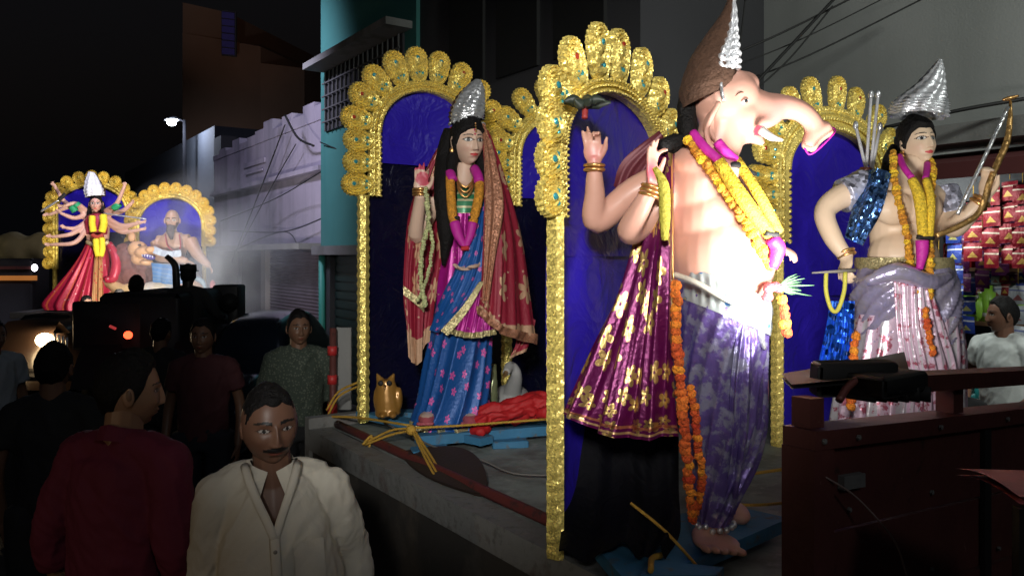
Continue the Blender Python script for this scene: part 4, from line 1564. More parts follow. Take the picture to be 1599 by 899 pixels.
def garland(label, pts, rpx, m, step=1.5, group='flower garlands on the idols', name='garland', fname='flower', jit=0.25):
    q = [P(*p) for p in pts]
    t = np.linspace(0, len(q) - 1, 400)
    C = crom(np.array(q), t)
    rad = rpx / FP * pts[0][2]
    Ls = np.concatenate([[0], np.cumsum(np.linalg.norm(np.diff(C, axis=0), axis=1))])
    nfl = int(Ls[-1] / (rad * step))
    root = thing(name, C[0], label, 'garland', group)
    sb = MB()
    sb.tube(C[::8], rad * 0.25, 6)
    part('string', sb, M['rope'], root)
    mes = [flower_mesh(fname, rad, m, s) for s in (1, 2, 3)]
    for i in range(nfl):
        p = np.array([np.interp(Ls[-1] * (i + 0.5) / nfl, Ls, C[:, a]) for a in range(3)])
        p = p + np.array([rnd.uniform(-1, 1), rnd.uniform(-1, 1), 0]) * rad * jit - C[0]
        o = link(fname, mes[i % 3], root, p)
        o.rotation_euler = (rnd.uniform(0, 6), rnd.uniform(0, 6), rnd.uniform(0, 6))
        s = rnd.uniform(0.85, 1.12)
        o.scale = (s, s, s)
    return root


def bangle(parent, p, d, r, w=0.006, n=2, m='bangle'):
    d = np.array(d, float)
    d /= np.linalg.norm(d)
    a = np.cross(d, (0.3, 0.2, 1))
    a /= np.linalg.norm(a)
    b = np.cross(d, a)
    for i in range(n):
        mb = MB()
        c = np.array(p) + d * (i - (n - 1) / 2) * w * 2.2
        th = np.linspace(0, 2 * PI, 25)[:-1]
        th2 = np.linspace(0, 2 * PI, 9)[:-1]
        G = np.array([[c + (a * math.cos(t) + b * math.sin(t)) * (r + w * math.cos(s)) + d * w * math.sin(s) for s in th2] for t in np.append(th, th[0])])
        mb.grid(G, closed=True)
        part('bangle', mb, M[m], parent)


def crown_cone(rings, front_m, back_m, root, split=0.0, rows=26, n=60, relief=0.05, names=('crown_front', 'crown_back'), yaw=0.0):
    """rings: (px_l, px_r, py_l, py_r, depth, half depth). Front half silver, back half bare"""
    def build(a0, a1):
        C, X, Ry = [], [], []
        for (l, r, yl, yr, d, ry) in rings:
            p0, p1 = P(l, yl, d), P(r, yr, d)
            C.append((p0 + p1) / 2)
            X.append((p1 - p0) / 2)
            Ry.append([ry])
        t = np.linspace(0, len(rings) - 1, rows)
        Cc, Xx, Rr = crom(C, t), crom(X, t), crom(np.array(Ry), t)
        G = []
        for i in range(rows):
            row = []
            for j in range(n):
                th = a0 + (a1 - a0) * j / (n - 1)
                rel = 1 + relief * (math.sin(i * 2.2) * 0.5 + math.sin(th * 9 + i * 0.9) * math.cos(i * 1.1)) * (1 if relief else 0)
                row.append(Cc[i] + Xx[i] * math.cos(th) * rel + np.array([0, 1, 0]) * Rr[i][0] * math.sin(th) * rel)
            G.append(row)
        return MB().grid(G)
    y = R(yaw)
    part(names[0], build(-PI + split + y, 0 - split * 0 + y), front_m, root)
    part(names[1], build(0 + y, PI + split + y), back_m, root)
# ================================================================== IDOL OF THE GODDESS IN THE BLUE SAREE
def flr(name, base, fcol, su, sv, petals, size, rough=0.4, metal=0.1, fm=0.6, **k):
    return mat(name, base, rough, metal, layers=[('flower', su, sv, fcol, petals, size, fm)] + k.pop('more', []), bump=0.3, bscale=80, **k)


M['saree_blue'] = flr('blue_saree', (0.012, 0.09, 0.33), (0.62, 0.10, 0.38), 17, 9.5, 5, 0.19, 0.42, 0.15, 0.1, more=[('band', 1, 0.735, 0.79, (0.5, 0.48, 0.3))])
M['saree_mag'] = mat('magenta_satin', (0.42, 0.012, 0.26), 0.35, 0.2, bump=0.2, layers=[('dots', 30, 0.13, (0.6, 0.35, 0.3))])
M['saree_drape'] = flr('blue_drape', (0.012, 0.10, 0.36), (0.62, 0.12, 0.38), 4, 11, 5, 0.19, 0.42, 0.15, 0.1)
M['gold_lace'] = mat('gold_lace', (0.55, 0.47, 0.24), 0.45, 0.5, sequin=0.6, sq_scale=250, sq_var=0.35)
M['veil_red'] = flr('red_net_veil', (0.30, 0.012, 0.035), (0.55, 0.33, 0.2), 2.8, 4.5, 7, 0.27, 0.55, 0.1, 0.4, more=[('dots', 22, 0.14, (0.5, 0.3, 0.2)), ('band', 1, 0.90, 1.0, (0.55, 0.33, 0.2))])
M['veil_copper'] = mat('copper_net_veil', (0.42, 0.19, 0.11), 0.5, 0.35, sequin=0.5, sq_scale=170, sq_var=0.4)
M['green_silk'] = mat('green_silk', (0.04, 0.22, 0.10), 0.35, 0.2, layers=[('stripes', 1, 30, 0.3, (0.55, 0.5, 0.3))])
SK_L = (0.76, 0.53, 0.40)
d0 = 3.88


def goddess(dz=0.0):
    root = thing('goddess_idol', P(705, 665, d0), 'painted goddess idol in blue and magenta saree with red veil and silver crown', 'idol')
    mb = MB()
    mb.tube([P(720, 345, d0), P(720, 305, d0), P(722, 285, d0), P(726, 255, d0)], [0.11, 0.12, 0.055, 0.042], 16, 5, sq=((0, 1, 0), 0.75))
    mb.tube([P(680, 312, d0), P(765, 312, d0)], 0.05, 12)
    mb.tube([P(720, 345, d0), P(720, 400, d0), P(722, 470, d0), P(715, 560, d0)], [0.11, 0.10, 0.13, 0.12], 16, 3, sq=((0, 1, 0), 0.75))
    # raised arm
    mb.tube([P(678, 312, d0), P(650, 368, d0 - 0.05), P(657, 305, d0 - 0.16)], [0.05, 0.04, 0.027], 12, 6)
    hand_mb(mb, P(657, 304, d0 - 0.165), (0.03, 0.0, 1), (0.25, -1, 0.0), 1, 0.93, 0.18, fingers=[0.55, 0.12, 0.1, 0.15])
    # other arm under the veil
    mb.tube([P(762, 314, d0), P(775, 370, d0 - 0.02), P(748, 410, d0 - 0.16)], [0.05, 0.04, 0.027], 12, 6)
    hand_mb(mb, P(748, 410, d0 - 0.165), (-0.8, -0.4, -0.3), (0, -0.3, 1), -1, 0.9, 0.4)
    # feet
    for fx, fd in ((668, d0 - 0.14), (735, d0 - 0.12)):
        c = P(fx, 652, fd)
        mb.ball(c, (0.045, 0.10, 0.03), 14, 10)
        for i in range(5):
            mb.ball(c + np.array([-0.034 + 0.016 * i, -0.10 + 0.004 * abs(i - 1), -0.008]), (0.010, 0.018, 0.010), 8, 6)
    b = fuse(mb, 0.0055, 3)
    V = b.V()
    C = np.tile(SK_L, (len(V), 1))
    hc = P(660, 280, d0 - 0.165)
    dist = np.linalg.norm((V - hc) * np.array([1, 1, 1]), axis=1)
    C[dist < 0.035] = (0.6, 0.10, 0.14)
    C[(V[:, 2] > P(0, 266, d0 - 0.16)[2]) & (V[:, 0] < P(675, 0, d0)[0]) & (dist < 0.2)] = (0.55, 0.06, 0.12)
    C[V[:, 2] < P(0, 649, 3.7)[2]] = (0.45, 0.10, 0.12)
    b.c = [C]
    b.v = [V]
    b.uv = [np.concatenate(b.uv)]
    hd = head_mb(SK_L, (0.6, 0.07, 0.07), eye=(0.0185, 0.0078), brow=0.0022, idol=True, female=True, bindi=True, res=(170, 140), nose=0.95)
    hM = xform(P(730, 221, d0 - 0.02), 28, 6, -2, 1.02)
    hd.xf(hM)
    b.merge(hd)
    part('body', b, M['skin_attr'], root)
    # hair: cap and long locks
    hb = hair_mb('long', hairline=0.050, vol=1.25, seed=4)
    hb.xf(hM)
    hb.merge(ptube([(705, 205, d0 + 0.03), (694, 250, d0 - 0.0), (692, 300, d0 - 0.10), (697, 360, d0 - 0.13), (693, 415, d0 - 0.13)], [13, 14, 15, 14, 3], 14))
    hb.merge(ptube([(712, 215, d0 - 0.0), (705, 260, d0 - 0.06), (704, 310, d0 - 0.13), (703, 350, d0 - 0.13)], [8, 9, 9, 3], 12))
    hb.merge(ptube([(748, 215, d0 + 0.03), (753, 260, d0 + 0.0), (757, 310, d0 - 0.05), (755, 345, d0 - 0.05)], [9, 11, 10, 3], 12))
    displace(hb, snoise(hb.V(), 22, 6, 2) * 0.003)
    part('hair', hb, M['hair'], root)
    crown_cone([(703, 755, 194, 187, d0 + 0.0, 0.085), (702, 757, 178, 176, d0, 0.085), (711, 757, 155, 157, d0, 0.065), (727, 756, 136, 138, d0, 0.04), (742, 751, 124, 125, d0, 0.012)],
               M['silver'], M['brown_papier'], root, 0.5, 34, 70, 0.07)
    cb = MB()
    for i in range(9):   # beaded rim of the crown
        a = PI + PI * i / 8
        cb.ball(P(729, 194, d0) + np.array([0.085 * math.cos(a), 0.085 * math.sin(a), 0.0]), 0.008, 8, 6)
    part('crown_beads', cb, M['silver'], root, kind='stuff')
    # tikka and earring
    cb = MB()
    for i in range(4):
        cb.ball(hM @ Vector((0, -0.093 + 0.002 * i, 0.046 + 0.012 * i)), 0.005, 8, 6)
    part('forehead_jewel', cb, M['bangle'], root)
    for sx in (-1, 1):
        cb = MB()
        cb.ball(hM @ Vector((sx * 0.082, -0.002, -0.045)), (0.012, 0.006, 0.016), 10, 8)
        part('earring', cb, M['bangle'], root)
    # blouse and magenta upper saree
    bl = pskirt([(702, 752, 292, d0, 0.07, 0), (684, 765, 308, d0, 0.10, 0.01), (686, 762, 330, d0, 0.115, 0.01), (690, 758, 352, d0, 0.11, 0.02)], 80, 9)
    part('blouse', bl, M['green_silk'], root)
    up = pskirt([(693, 760, 335, d0, 0.125, 0.02), (690, 762, 355, d0, 0.13, 0.03), (690, 765, 395, d0, 0.125, 0.04), (682, 775, 440, d0, 0.15, 0.05), (680, 780, 480, d0, 0.16, 0.04)], 140, 17, 3)
    part('saree_bodice', up, M['saree_mag'], root)
    sk = pskirt([(684, 776, 462, d0, 0.155, 0.02), (678, 775, 482, d0, 0.168, 0.04), (672, 768, 520, d0, 0.17, 0.05), (663, 766, 575, d0, 0.175, 0.07), (656, 764, 620, d0, 0.185, 0.07), (644, 762, 660, d0, 0.21, 0.075)], 220, 14, 8, 8, spin=0.8)
    so = part('saree_skirt', sk, M['saree_blue'], root)
    hm = pskirt([(643, 763, 655, d0, 0.213, 0.09), (642, 764, 663, d0, 0.216, 0.075)], 220, 14, 8, 2)
    part('hem', hm, M['gold_lace'], so)
    # magenta pleat panel over the front
    pl = drape([[(752, 400, d0 - 0.16), (760, 398, d0 - 0.16), (775, 402, d0 - 0.14)], [(722, 460, d0 - 0.19), (748, 462, d0 - 0.2), (778, 455, d0 - 0.16)], [(700, 516, d0 - 0.21), (736, 524, d0 - 0.23), (772, 518, d0 - 0.19)]], 60, 40, 6, 0.010, 2)
    po = part('saree_pleats', pl, M['saree_mag'], root)
    pl = drape([[(699, 511, d0 - 0.222), (736, 519, d0 - 0.242), (773, 513, d0 - 0.202)], [(698, 520, d0 - 0.222), (736, 528, d0 - 0.242), (774, 522, d0 - 0.202)]], 60, 4, 6, 0.010, 2, fold_v0=1)
    part('pleat_border', pl, M['gold_lace'], po)
    # blue diagonal drape with pleats
    dr = drape([[(746, 300, d0 - 0.07), (754, 302, d0 - 0.07), (765, 306, d0 - 0.02)], [(738, 360, d0 - 0.17), (748, 362, d0 - 0.18), (762, 366, d0 - 0.12)], [(716, 410, d0 - 0.19), (734, 420, d0 - 0.21), (758, 430, d0 - 0.18)],
                [(690, 462, d0 - 0.19), (712, 474, d0 - 0.22), (740, 458, d0 - 0.22)], [(672, 515, d0 - 0.12), (684, 518, d0 - 0.2), (706, 500, d0 - 0.235)]], 60, 70, 4, 0.008, 5)
    do = part('saree_drape', dr, M['saree_drape'], root)
    bd = drape([[(748, 440, d0 - 0.235), (757, 438, d0 - 0.225)], [(722, 478, d0 - 0.245), (733, 482, d0 - 0.245)], [(688, 516, d0 - 0.24), (700, 524, d0 - 0.245)]], 8, 40, 0.5, 0.002, 5)
    part('drape_border', bd, M['gold_lace'], do)
    # veils
    vl = drape([[(752, 196, d0 - 0.02), (757, 200, d0 + 0.0), (764, 212, d0 + 0.06)], [(757, 270, d0 - 0.10), (770, 268, d0 - 0.08), (786, 275, d0 + 0.05)], [(756, 360, d0 - 0.18), (785, 365, d0 - 0.14), (812, 370, d0 + 0.02)],
                [(752, 450, d0 - 0.22), (786, 475, d0 - 0.18), (826, 465, d0 + 0.0)], [(746, 488, d0 - 0.23), (785, 520, d0 - 0.2), (836, 535, d0 - 0.02)]], 70, 90, 3.5, 0.012, 1)
    vo = part('red_veil', vl, M['veil_red'], root)
    vl = drape([[(753, 193, d0 - 0.03), (757, 194, d0 - 0.03)], [(757, 260, d0 - 0.12), (776, 262, d0 - 0.11)], [(757, 330, d0 - 0.19), (786, 322, d0 - 0.17)], [(755, 420, d0 - 0.225), (774, 400, d0 - 0.21)], [(753, 470, d0 - 0.24), (764, 470, d0 - 0.24)]], 24, 60, 1.5, 0.006, 3)
    part('copper_edge', vl, M['veil_copper'], vo)
    vl = drape([[(745, 476, d0 - 0.245), (785, 508, d0 - 0.215), (837, 522, d0 - 0.035)], [(745, 490, d0 - 0.25), (785, 522, d0 - 0.22), (837, 538, d0 - 0.04)]], 60, 8, 3.5, 0.010, 1, fold_v0=1)
    part('veil_border', vl, M['veil_copper'], vo)
    vl = drape([[(800, 480, d0 + 0.02), (836, 500, d0 + 0.02)], [(806, 530, d0), (832, 520, d0)], [(795, 560, d0), (822, 548, d0)]], 20, 20, 1.5, 0.006, 3)
    part('veil_tail', vl, M['veil_red'], vo)
    vl = drape([[(703, 200, d0 + 0.02), (707, 196, d0 + 0.03), (712, 192, d0 + 0.06)], [(668, 258, d0 + 0.0), (680, 256, d0 + 0.03), (700, 250, d0 + 0.06)], [(640, 325, d0 - 0.02), (660, 330, d0 - 0.0), (690, 330, d0 + 0.06)],
                [(632, 400, d0 - 0.06), (650, 415, d0 - 0.08), (688, 415, d0 - 0.04)], [(630, 470, d0 - 0.08), (650, 490, d0 - 0.1), (676, 480, d0 - 0.06)], [(640, 545, d0 - 0.08), (650, 570, d0 - 0.1), (668, 530, d0 - 0.06)]], 50, 90, 2.5, 0.014, 7)
    v2 = part('red_veil', vl, M['veil_red'], root)
    vl = drape([[(630, 446, d0 - 0.12), (650, 462, d0 - 0.13), (664, 476, d0 - 0.12)], [(630, 460, d0 - 0.125), (650, 476, d0 - 0.135), (662, 488, d0 - 0.12)]], 30, 6, 1, 0.003, 7)
    part('veil_border', vl, M['gold_lace'], v2)
    wr = P(657, 300, d0 - 0.16)
    bangle(root, wr, (0, 0, 1), 0.034, 0.006, 3, 'bangle')
    return root


GOD = goddess()
# garlands and things the goddess wears
M['orange_plush'] = mat('orange_tinsel', (0.72, 0.31, 0.03), 0.8, bump=1.0, bscale=130, sq_var=0.3, sq_scale=130)
gt = thing('garland', P(722, 275, d0), 'orange and magenta ribbon garland round the neck of the goddess in blue', 'garland', 'flower garlands on the idols')
for pts, r, m, nm in (([(704, 268, d0 - 0.07), (703, 285, d0 - 0.12), (706, 330, d0 - 0.17), (710, 348, d0 - 0.17)], 7.5, 'orange_plush', 'tinsel_tube'),
                      ([(749, 282, d0 - 0.10), (747, 310, d0 - 0.16), (738, 348, d0 - 0.18)], 7.5, 'orange_plush', 'tinsel_tube'),
                      ([(700, 262, d0 - 0.02), (704, 274, d0 - 0.10), (707, 282, d0 - 0.125)], 8, 'magenta', 'ribbon'), ([(741, 264, d0 - 0.04), (746, 274, d0 - 0.10), (748, 284, d0 - 0.125)], 8, 'magenta', 'ribbon'),
                      ([(710, 348, d0 - 0.18), (716, 368, d0 - 0.2), (726, 386, d0 - 0.21)], [9, 8, 5], 'magenta', 'ribbon'), ([(738, 348, d0 - 0.19), (734, 368, d0 - 0.2), (727, 386, d0 - 0.21)], [8, 7, 5], 'magenta', 'ribbon'),
                      ([(702, 338, d0 - 0.18), (717, 341, d0 - 0.19)], 3, 'black', 'tie'), ([(731, 340, d0 - 0.19), (747, 341, d0 - 0.18)], 3, 'black', 'tie')):
    part(nm, ptube(pts, r, 12), M[m], gt)
part('flower', ptube([(720, 388, d0 - 0.22), (732, 387, d0 - 0.22)], [4, 4], 8), mat('red_rose', (0.55, 0.02, 0.03), 0.7), gt)
ng = thing('necklace', P(722, 290, d0), 'layered gold necklace on the goddess in blue', 'necklace')
for i in range(3):
    part('chain', ptube([(712, 272, d0 - 0.05), (716, 284 + 6 * i, d0 - 0.115), (727, 292 + 8 * i, d0 - 0.125), (737, 284 + 6 * i, d0 - 0.11), (741, 272, d0 - 0.05)], 1.8, 8), M['bangle'], ng)
M['jasmine'] = mat('jasmine_buds', (0.5, 0.52, 0.25), 0.7, sq_var=0.4, sq_scale=150)
garland('pale jasmine garland hanging from the raised hand of the goddess in blue', [(664, 292, d0 - 0.22), (669, 345, d0 - 0.22), (660, 385, d0 - 0.22), (657, 430, d0 - 0.22), (664, 478, d0 - 0.2)], 4.2, M['jasmine'], 1.3)
garland('second jasmine strand beside the first below the raised hand', [(668, 340, d0 - 0.23), (675, 380, d0 - 0.22), (668, 430, d0 - 0.22), (652, 470, d0 - 0.2)], 3.6, M['jasmine'], 1.4)
# mostly hidden second goddess, swan, owl
G2 = copy_tree(GOD)
G2['label'] = 'goddess idol almost hidden behind the gold post of the front arch, blue skirt showing'
off = S(0.12, 0.98) - np.array([0, 0, 0])
G2.location = Vector(GOD.location) + Vector((0.80, 0.62, 0.0))
for o in list(G2.children):
    if 'veil' in o.name and False:
        bpy.data.objects.remove(o)

ow = thing('owl_figure', P(605, 645, 3.98), 'golden painted owl figurine standing beside the goddess', 'owl')
mb = MB()
q = lambda px, py, d=3.98: P(px, py, d)
mb.tube([q(606, 648), q(604, 625), q(603, 603), q(602, 592)], np.array([20, 19, 16, 13]) / FP * 3.98, 16, 5, sq=((0, 1, 0), 0.9))
for sx in (-1, 1):
    mb.tube([q(602 + sx * 9, 592), q(602 + sx * 14, 582)], np.array([6, 1.5]) / FP * 3.98, 8)
    mb.ball(q(606 + sx * 17, 622), (0.02, 0.03, 0.06), 10, 8)
    mb.ball(q(606 + sx * 8, 648, 3.92), (0.02, 0.03, 0.015), 10, 8)
f = fuse(mb, 0.006, 3)
part('body', f, mat('golden_owl_paint', (0.42, 0.21, 0.045), 0.3, 0.3, vscale=20, coat=0.4), ow)
for sx in (-1, 1):
    e = MB()
    e.ball(q(601 + sx * 6.5, 598, 3.935), (0.014, 0.006, 0.014), 12, 8)
    part('eye', e, M['black'], ow)
e = MB()
e.tube([q(601, 601, 3.935), q(601, 609, 3.92)], [0.008, 0.002], 8)
part('beak', e, M['bangle'], ow)
sw = thing('swan_figure', P(800, 640, 4.3), 'pale grey swan figurine between the two goddess idols', 'swan')
mb = MB()
mb.ball(P(798, 625, 4.3), (0.11, 0.16, 0.09), 16, 10)
mb.tube([P(800, 610, 4.2), P(806, 585, 4.1), P(797, 572, 4.08), P(790, 582, 4.0)], [0.05, 0.03, 0.03, 0.02], 12, 5)
f = fuse(mb, 0.008, 3)
part('body', f, mat('swan_paint', (0.45, 0.45, 0.44), 0.5), sw)
mb = MB()
mb.tube([P(790, 582, 4.0), P(786, 590, 3.93)], [0.014, 0.004], 8)
part('beak', mb, M['bangle'], sw)
gv = thing('glass_vase', P(768, 655, 3.9), 'greenish ribbed vase behind the skirt of the goddess', 'vase')
part('vase_body', ptube([(768, 640, 4.02), (766, 615, 4.02), (770, 590, 4.02), (766, 570, 4.02)], [9, 12, 6, 9], 14), mat('vase_glass', (0.25, 0.28, 0.15), 0.2, 0.3), gv)
# red cloth bundle on the planks
mb = MB()
for (x, y, d, r) in ((752, 655, 3.75, 12), (775, 645, 3.78, 15), (800, 642, 3.8, 17), (822, 636, 3.82, 16), (845, 632, 3.84, 18), (750, 668, 3.72, 7), (860, 640, 3.8, 14)):
    mb.ball(P(x, y, d), (r / FP * d * 1.9, 0.08, r / FP * d * 0.85), 14, 9)
f = fuse(mb, 0.006, 8)
wrinkle(f, 0.016, 7, 5, (1, 0, 0.5), 0.3)
wrinkle(f, 0.007, 15, 6, (1, 0, 0.7), 0.25)
solo('red_cloth', f, mat('red_cloth', (0.50, 0.012, 0.015), 0.65, bump=0.2), 'crumpled bright red cloth lying on the blue planks', 'cloth')

# ---- blue planks, ropes, brown board
pk = thing('plank_base', P(735, 672, 3.8), 'blue painted wooden plank base under the goddess', 'plank base')
for (p0, p1, w, t_) in (((566, 652, 4.25), (760, 684, 3.62), 0.085, 0.035), ((640, 650, 4.2), (905, 642, 4.1), 0.08, 0.04), ((650, 688, 3.62), (862, 664, 3.85), 0.07, 0.045), ((600, 644, 4.3), (860, 660, 4.0), 0.09, 0.03)):
    a_, b2 = P(*p0), P(*p1)
    a_[2] = b2[2] = BZ + 0.035
    ax = b2 - a_
    sd = np.cross((0, 0, 1), ax)
    sd /= np.linalg.norm(sd)
    m_ = MB()
    m_.obox(a_ - sd * w / 2 + np.array([0, 0, 0.001 * rnd.random()]), ax, sd * w, (0, 0, t_))
    part('plank', m_, M['blue_wood'], pk, False)
for (px, py, an) in ((672, 690, 15), (795, 672, 10)):
    c = P(px, py, 3.55 if px < 700 else 3.72)
    c[2] = BZ + 0.02
    m_ = MB()
    m_.box(c, (0.17, 0.10, 0.034), Matrix.Rotation(R(an), 3, 'Z'), bev=0.004)
    part('block', m_, M['blue_wood'], pk, False)
rp = thing('rope', P(642, 670, 3.55), 'yellow rope knotted at the corner of the blue planks and tied to the side pipe', 'rope')
for pts in ([(572, 690, 3.72), (610, 672, 3.66), (642, 668, 3.58)], [(570, 694, 3.70), (612, 678, 3.64), (642, 672, 3.58)], [(642, 668, 3.58), (664, 715, 3.3), (690, 762, 3.08)], [(644, 672, 3.58), (672, 720, 3.28), (697, 765, 3.07)], [(646, 670, 3.58), (678, 720, 3.29), (701, 762, 3.08)],
            [(642, 668, 3.58), (720, 664, 3.6), (856, 654, 3.7)], [(505, 650, 4.2), (560, 652, 4.0), (640, 664, 3.6)], [(566, 694, 3.7), (580, 680, 3.72), (576, 700, 3.7)], [(688, 758, 3.08), (694, 768, 3.07), (702, 762, 3.08)]):
    part('strand', ptube(pts, 2.0, 7), M['rope'], rp)
part('knot', MB().ball(P(642, 671, 3.56), 0.024, 12, 9), M['rope'], rp)
rp = thing('rope', P(1180, 735, 3.0), 'yellow rope stretched low behind the elephant headed idol', 'rope')
part('strand', ptube([(1155, 742, 2.9), (1225, 732, 2.9)], 2.6, 7), M['rope'], rp)
rp = thing('rope', P(1180, 786, 2.5), 'yellow rope tied across the foot end of the elephant headed idol', 'rope')
part('strand', ptube([(1120, 786, 2.55), (1180, 788, 2.5), (1232, 784, 2.4)], 2.4, 7), M['rope'], rp)
part('strand', ptube([(985, 785, 2.3), (1040, 830, 2.22), (1100, 896, 2.12)], 2.6, 7), M['rope'], rp)
part('strand', ptube([(1016, 890, 2.0), (1018, 872, 2.1), (1032, 866, 2.15)], 5, 7), M['rope'], rp)
rp = thing('rope', P(530, 620, 4.4), 'yellow rope tied from the red pole to the arch foot', 'rope')
part('strand', ptube([(512, 648, 4.3), (530, 618, 4.3), (566, 600, 4.2)], 1.8, 7), M['rope'], rp)
part('strand', ptube([(510, 640, 4.3), (528, 612, 4.3), (560, 596, 4.2)], 1.8, 7), M['rope'], rp)
cb_ = MB()
zz = BZ + 0.012
c0, c1 = P(628, 706, 3.55), P(757, 776, 2.92)
ax = c1 - c0
pts = []
for i in range(25):
    u = i / 24
    p = c0 + ax * u
    nrm = np.array([-ax[1], ax[0], 0]) / np.linalg.norm(ax[:2])
    pts.append(p + (-nrm) * -0.0 + nrm * -0.0)
up_, lo_ = [], []
nrm = np.array([0.62, 0.78, 0])
for i in range(25):
    u = i / 24
    p = c0 + ax * u
    w = 0.17 * math.sin(PI * u) ** 0.75
    up_.append([p[0] + nrm[0] * w, p[1] + nrm[1] * w, zz + 0.012 + 0.05 * math.sin(PI * u)])
    lo_.append([p[0] - nrm[0] * w * 0.45, p[1] - nrm[1] * w * 0.45, zz + 0.006])
G_ = np.array([[np.array(a_) * (1 - v) + np.array(b2) * v for a_, b2 in zip(up_, lo_)] for v in np.linspace(0, 1, 7)])
cb_.grid(G_)
cb_.grid(G_ - np.array([0, 0, 0.008]))
solo('crescent_board', cb_, M['brown_board'], 'dark brown crescent shaped board lying on the trailer floor by the rope', 'board')
solo('bed_wire', ptube([(600, 660, 3.9), (680, 698, 3.5), (745, 715, 3.35), (800, 738, 3.2), (868, 742, 3.15)], 1.6, 7), mat('grey_wire', (0.16, 0.15, 0.14), 0.6), 'thin grey wire trailing over the trailer floor', 'wire')
rpole = thing('red_pole', S(4.25, 1.75, 0), 'red striped pole standing at the front corner of the trailer', 'pole')
part('pole', MB().tube([P(520, 760, 4.5) * [1, 1, 0] + [0, 0, 0.0], P(520, 512, 4.5)], 0.02, 10), M['red_paint'], rpole)
part('grey_board', MB().box(P(537, 575, 4.6), (0.09, 0.03, 0.48), bev=0.004), M['concrete'], rpole, False)
for y in (540, 585, 630):
    part('cuff', MB().tube([P(519, y, 4.5), P(519, y + 14, 4.5)], 0.028, 10), mat('red_tape', (0.5, 0.03, 0.03), 0.5), rpole)

# ================================================================== ELEPHANT HEADED IDOL
SK_G = (0.62, 0.34, 0.26)
dg = 2.30
root = thing('elephant_headed_idol', P(1110, 860, dg), 'large pink elephant headed idol with round belly, purple dhoti and silver crown', 'idol')
GAN = root
mb = MB()
E = lambda px, py, rx, rz, ry, d=dg: mb.ball(P(px, py, d), (rx / FP * d, ry, rz / FP * d), 28, 20)
E(1124, 398, 82, 88, 0.165)
E(1146, 412, 60, 66, 0.15)
E(1098, 300, 62, 80, 0.125)
E(1112, 345, 72, 80, 0.14)
E(1092, 262, 54, 40, 0.12)
E(1122, 268, 36, 22, 0.09, dg - 0.07)
mb.tube([P(1100, 265, dg), P(1118, 235, dg), P(1132, 190, dg)], [0.085, 0.068, 0.07], 16, 4)
mb.tube([P(1120, 440, dg), P(1120, 560, dg)], [0.13, 0.10], 16)
# rear raised arms
mb.tube([P(1062, 268, dg + 0.03), P(990, 300, dg + 0.05), P(932, 345, dg + 0.03), P(929, 300, dg + 0.0), P(928, 258, dg - 0.02)], np.array([27, 24, 21, 16, 11.5]) / FP * dg, 14, 6)
mb.tube([P(1066, 290, dg - 0.03), P(1020, 335, dg - 0.02), P(984, 362, dg - 0.05), P(1000, 325, dg - 0.1), P(1018, 292, dg - 0.12)], np.array([27, 24, 21, 16, 11.5]) / FP * dg, 14, 6)
hb2 = MB()
hand_mb(hb2, P(928, 256, dg - 0.02), (-0.1, 0.0, 1), (-0.15, -1, 0), 1, 0.74, 0.5, fingers=[0.75, 0.9, 0.4, 0.1])
hand_mb(hb2, P(1019, 290, dg - 0.12), (-0.05, -0.1, 1), (0.75, -0.5, 0.0), 1, 0.80, 0.22, fingers=[0.6, 0.2, 0.15, 0.1])
# far-side front arm with the hand at the belly
mb.tube([P(1135, 285, dg + 0.14), P(1190, 350, dg + 0.24), P(1214, 392, dg + 0.16)], np.array([24, 20, 13]) / FP * dg, 12, 5)
hand_mb(mb, P(1214, 388, dg + 0.15), (0.25, -0.7, -0.1), (-0.4, 0, -1), 1, 0.66, 0.6)
# foot
hb2.tube([P(1126, 720, dg - 0.0), P(1116, 800, dg - 0.03), P(1112, 835, dg - 0.05)], [0.045, 0.04, 0.036], 14)
hb2.ball(P(1118, 846, dg - 0.09), (0.062, 0.072, 0.020), 18, 10, Matrix.Rotation(R(28), 3, 'Z'))
hb2.ball(P(1106, 836, dg - 0.05), (0.048, 0.05, 0.032), 16, 10)
for i in range(5):
    hb2.ball(P(1102 + i * 13, 856 + 1.2 * i, dg - 0.155 + 0.004 * i), (0.0105 + 0.004 * (i == 4), 0.026, 0.011), 12, 8, Matrix.Rotation(R(20 + 6 * i), 3, 'Z'))
mb.ball(P(1150, 800, dg + 0.2), (0.04, 0.08, 0.03), 12, 8)
# elephant head: skull, cheek, brow, trunk, jaw
E(1128, 160, 46, 50, 0.085)
E(1146, 150, 36, 40, 0.085)
E(1150, 185, 40, 36, 0.075)
E(1160, 132, 25, 20, 0.05)
mb.tube([P(1160, 172, dg), P(1195, 172, dg), P(1222, 167, dg), P(1250, 174, dg), P(1268, 190, dg), P(1272, 206, dg)], np.array([38, 30, 19.5, 16.5, 15.5, 15]) / FP * dg, 20, 6, sq=((0, 1, 0), 0.9))
mb.tube([P(1262, 232, dg - 0.01), P(1272, 212, dg), P(1298, 199, dg - 0.01)], np.array([12, 16, 12]) / FP * dg, 16, 5)
mb.tube([P(1150, 205, dg), P(1175, 212, dg), P(1193, 226, dg)], np.array([22, 14, 4]) / FP * dg, 14, 5)
b = fuse(mb, 0.0055, 9)
b.merge(fuse(hb2, 0.0045, 2))
V = b.V()
b.setV(V)
C = np.tile(SK_G, (len(V), 1))
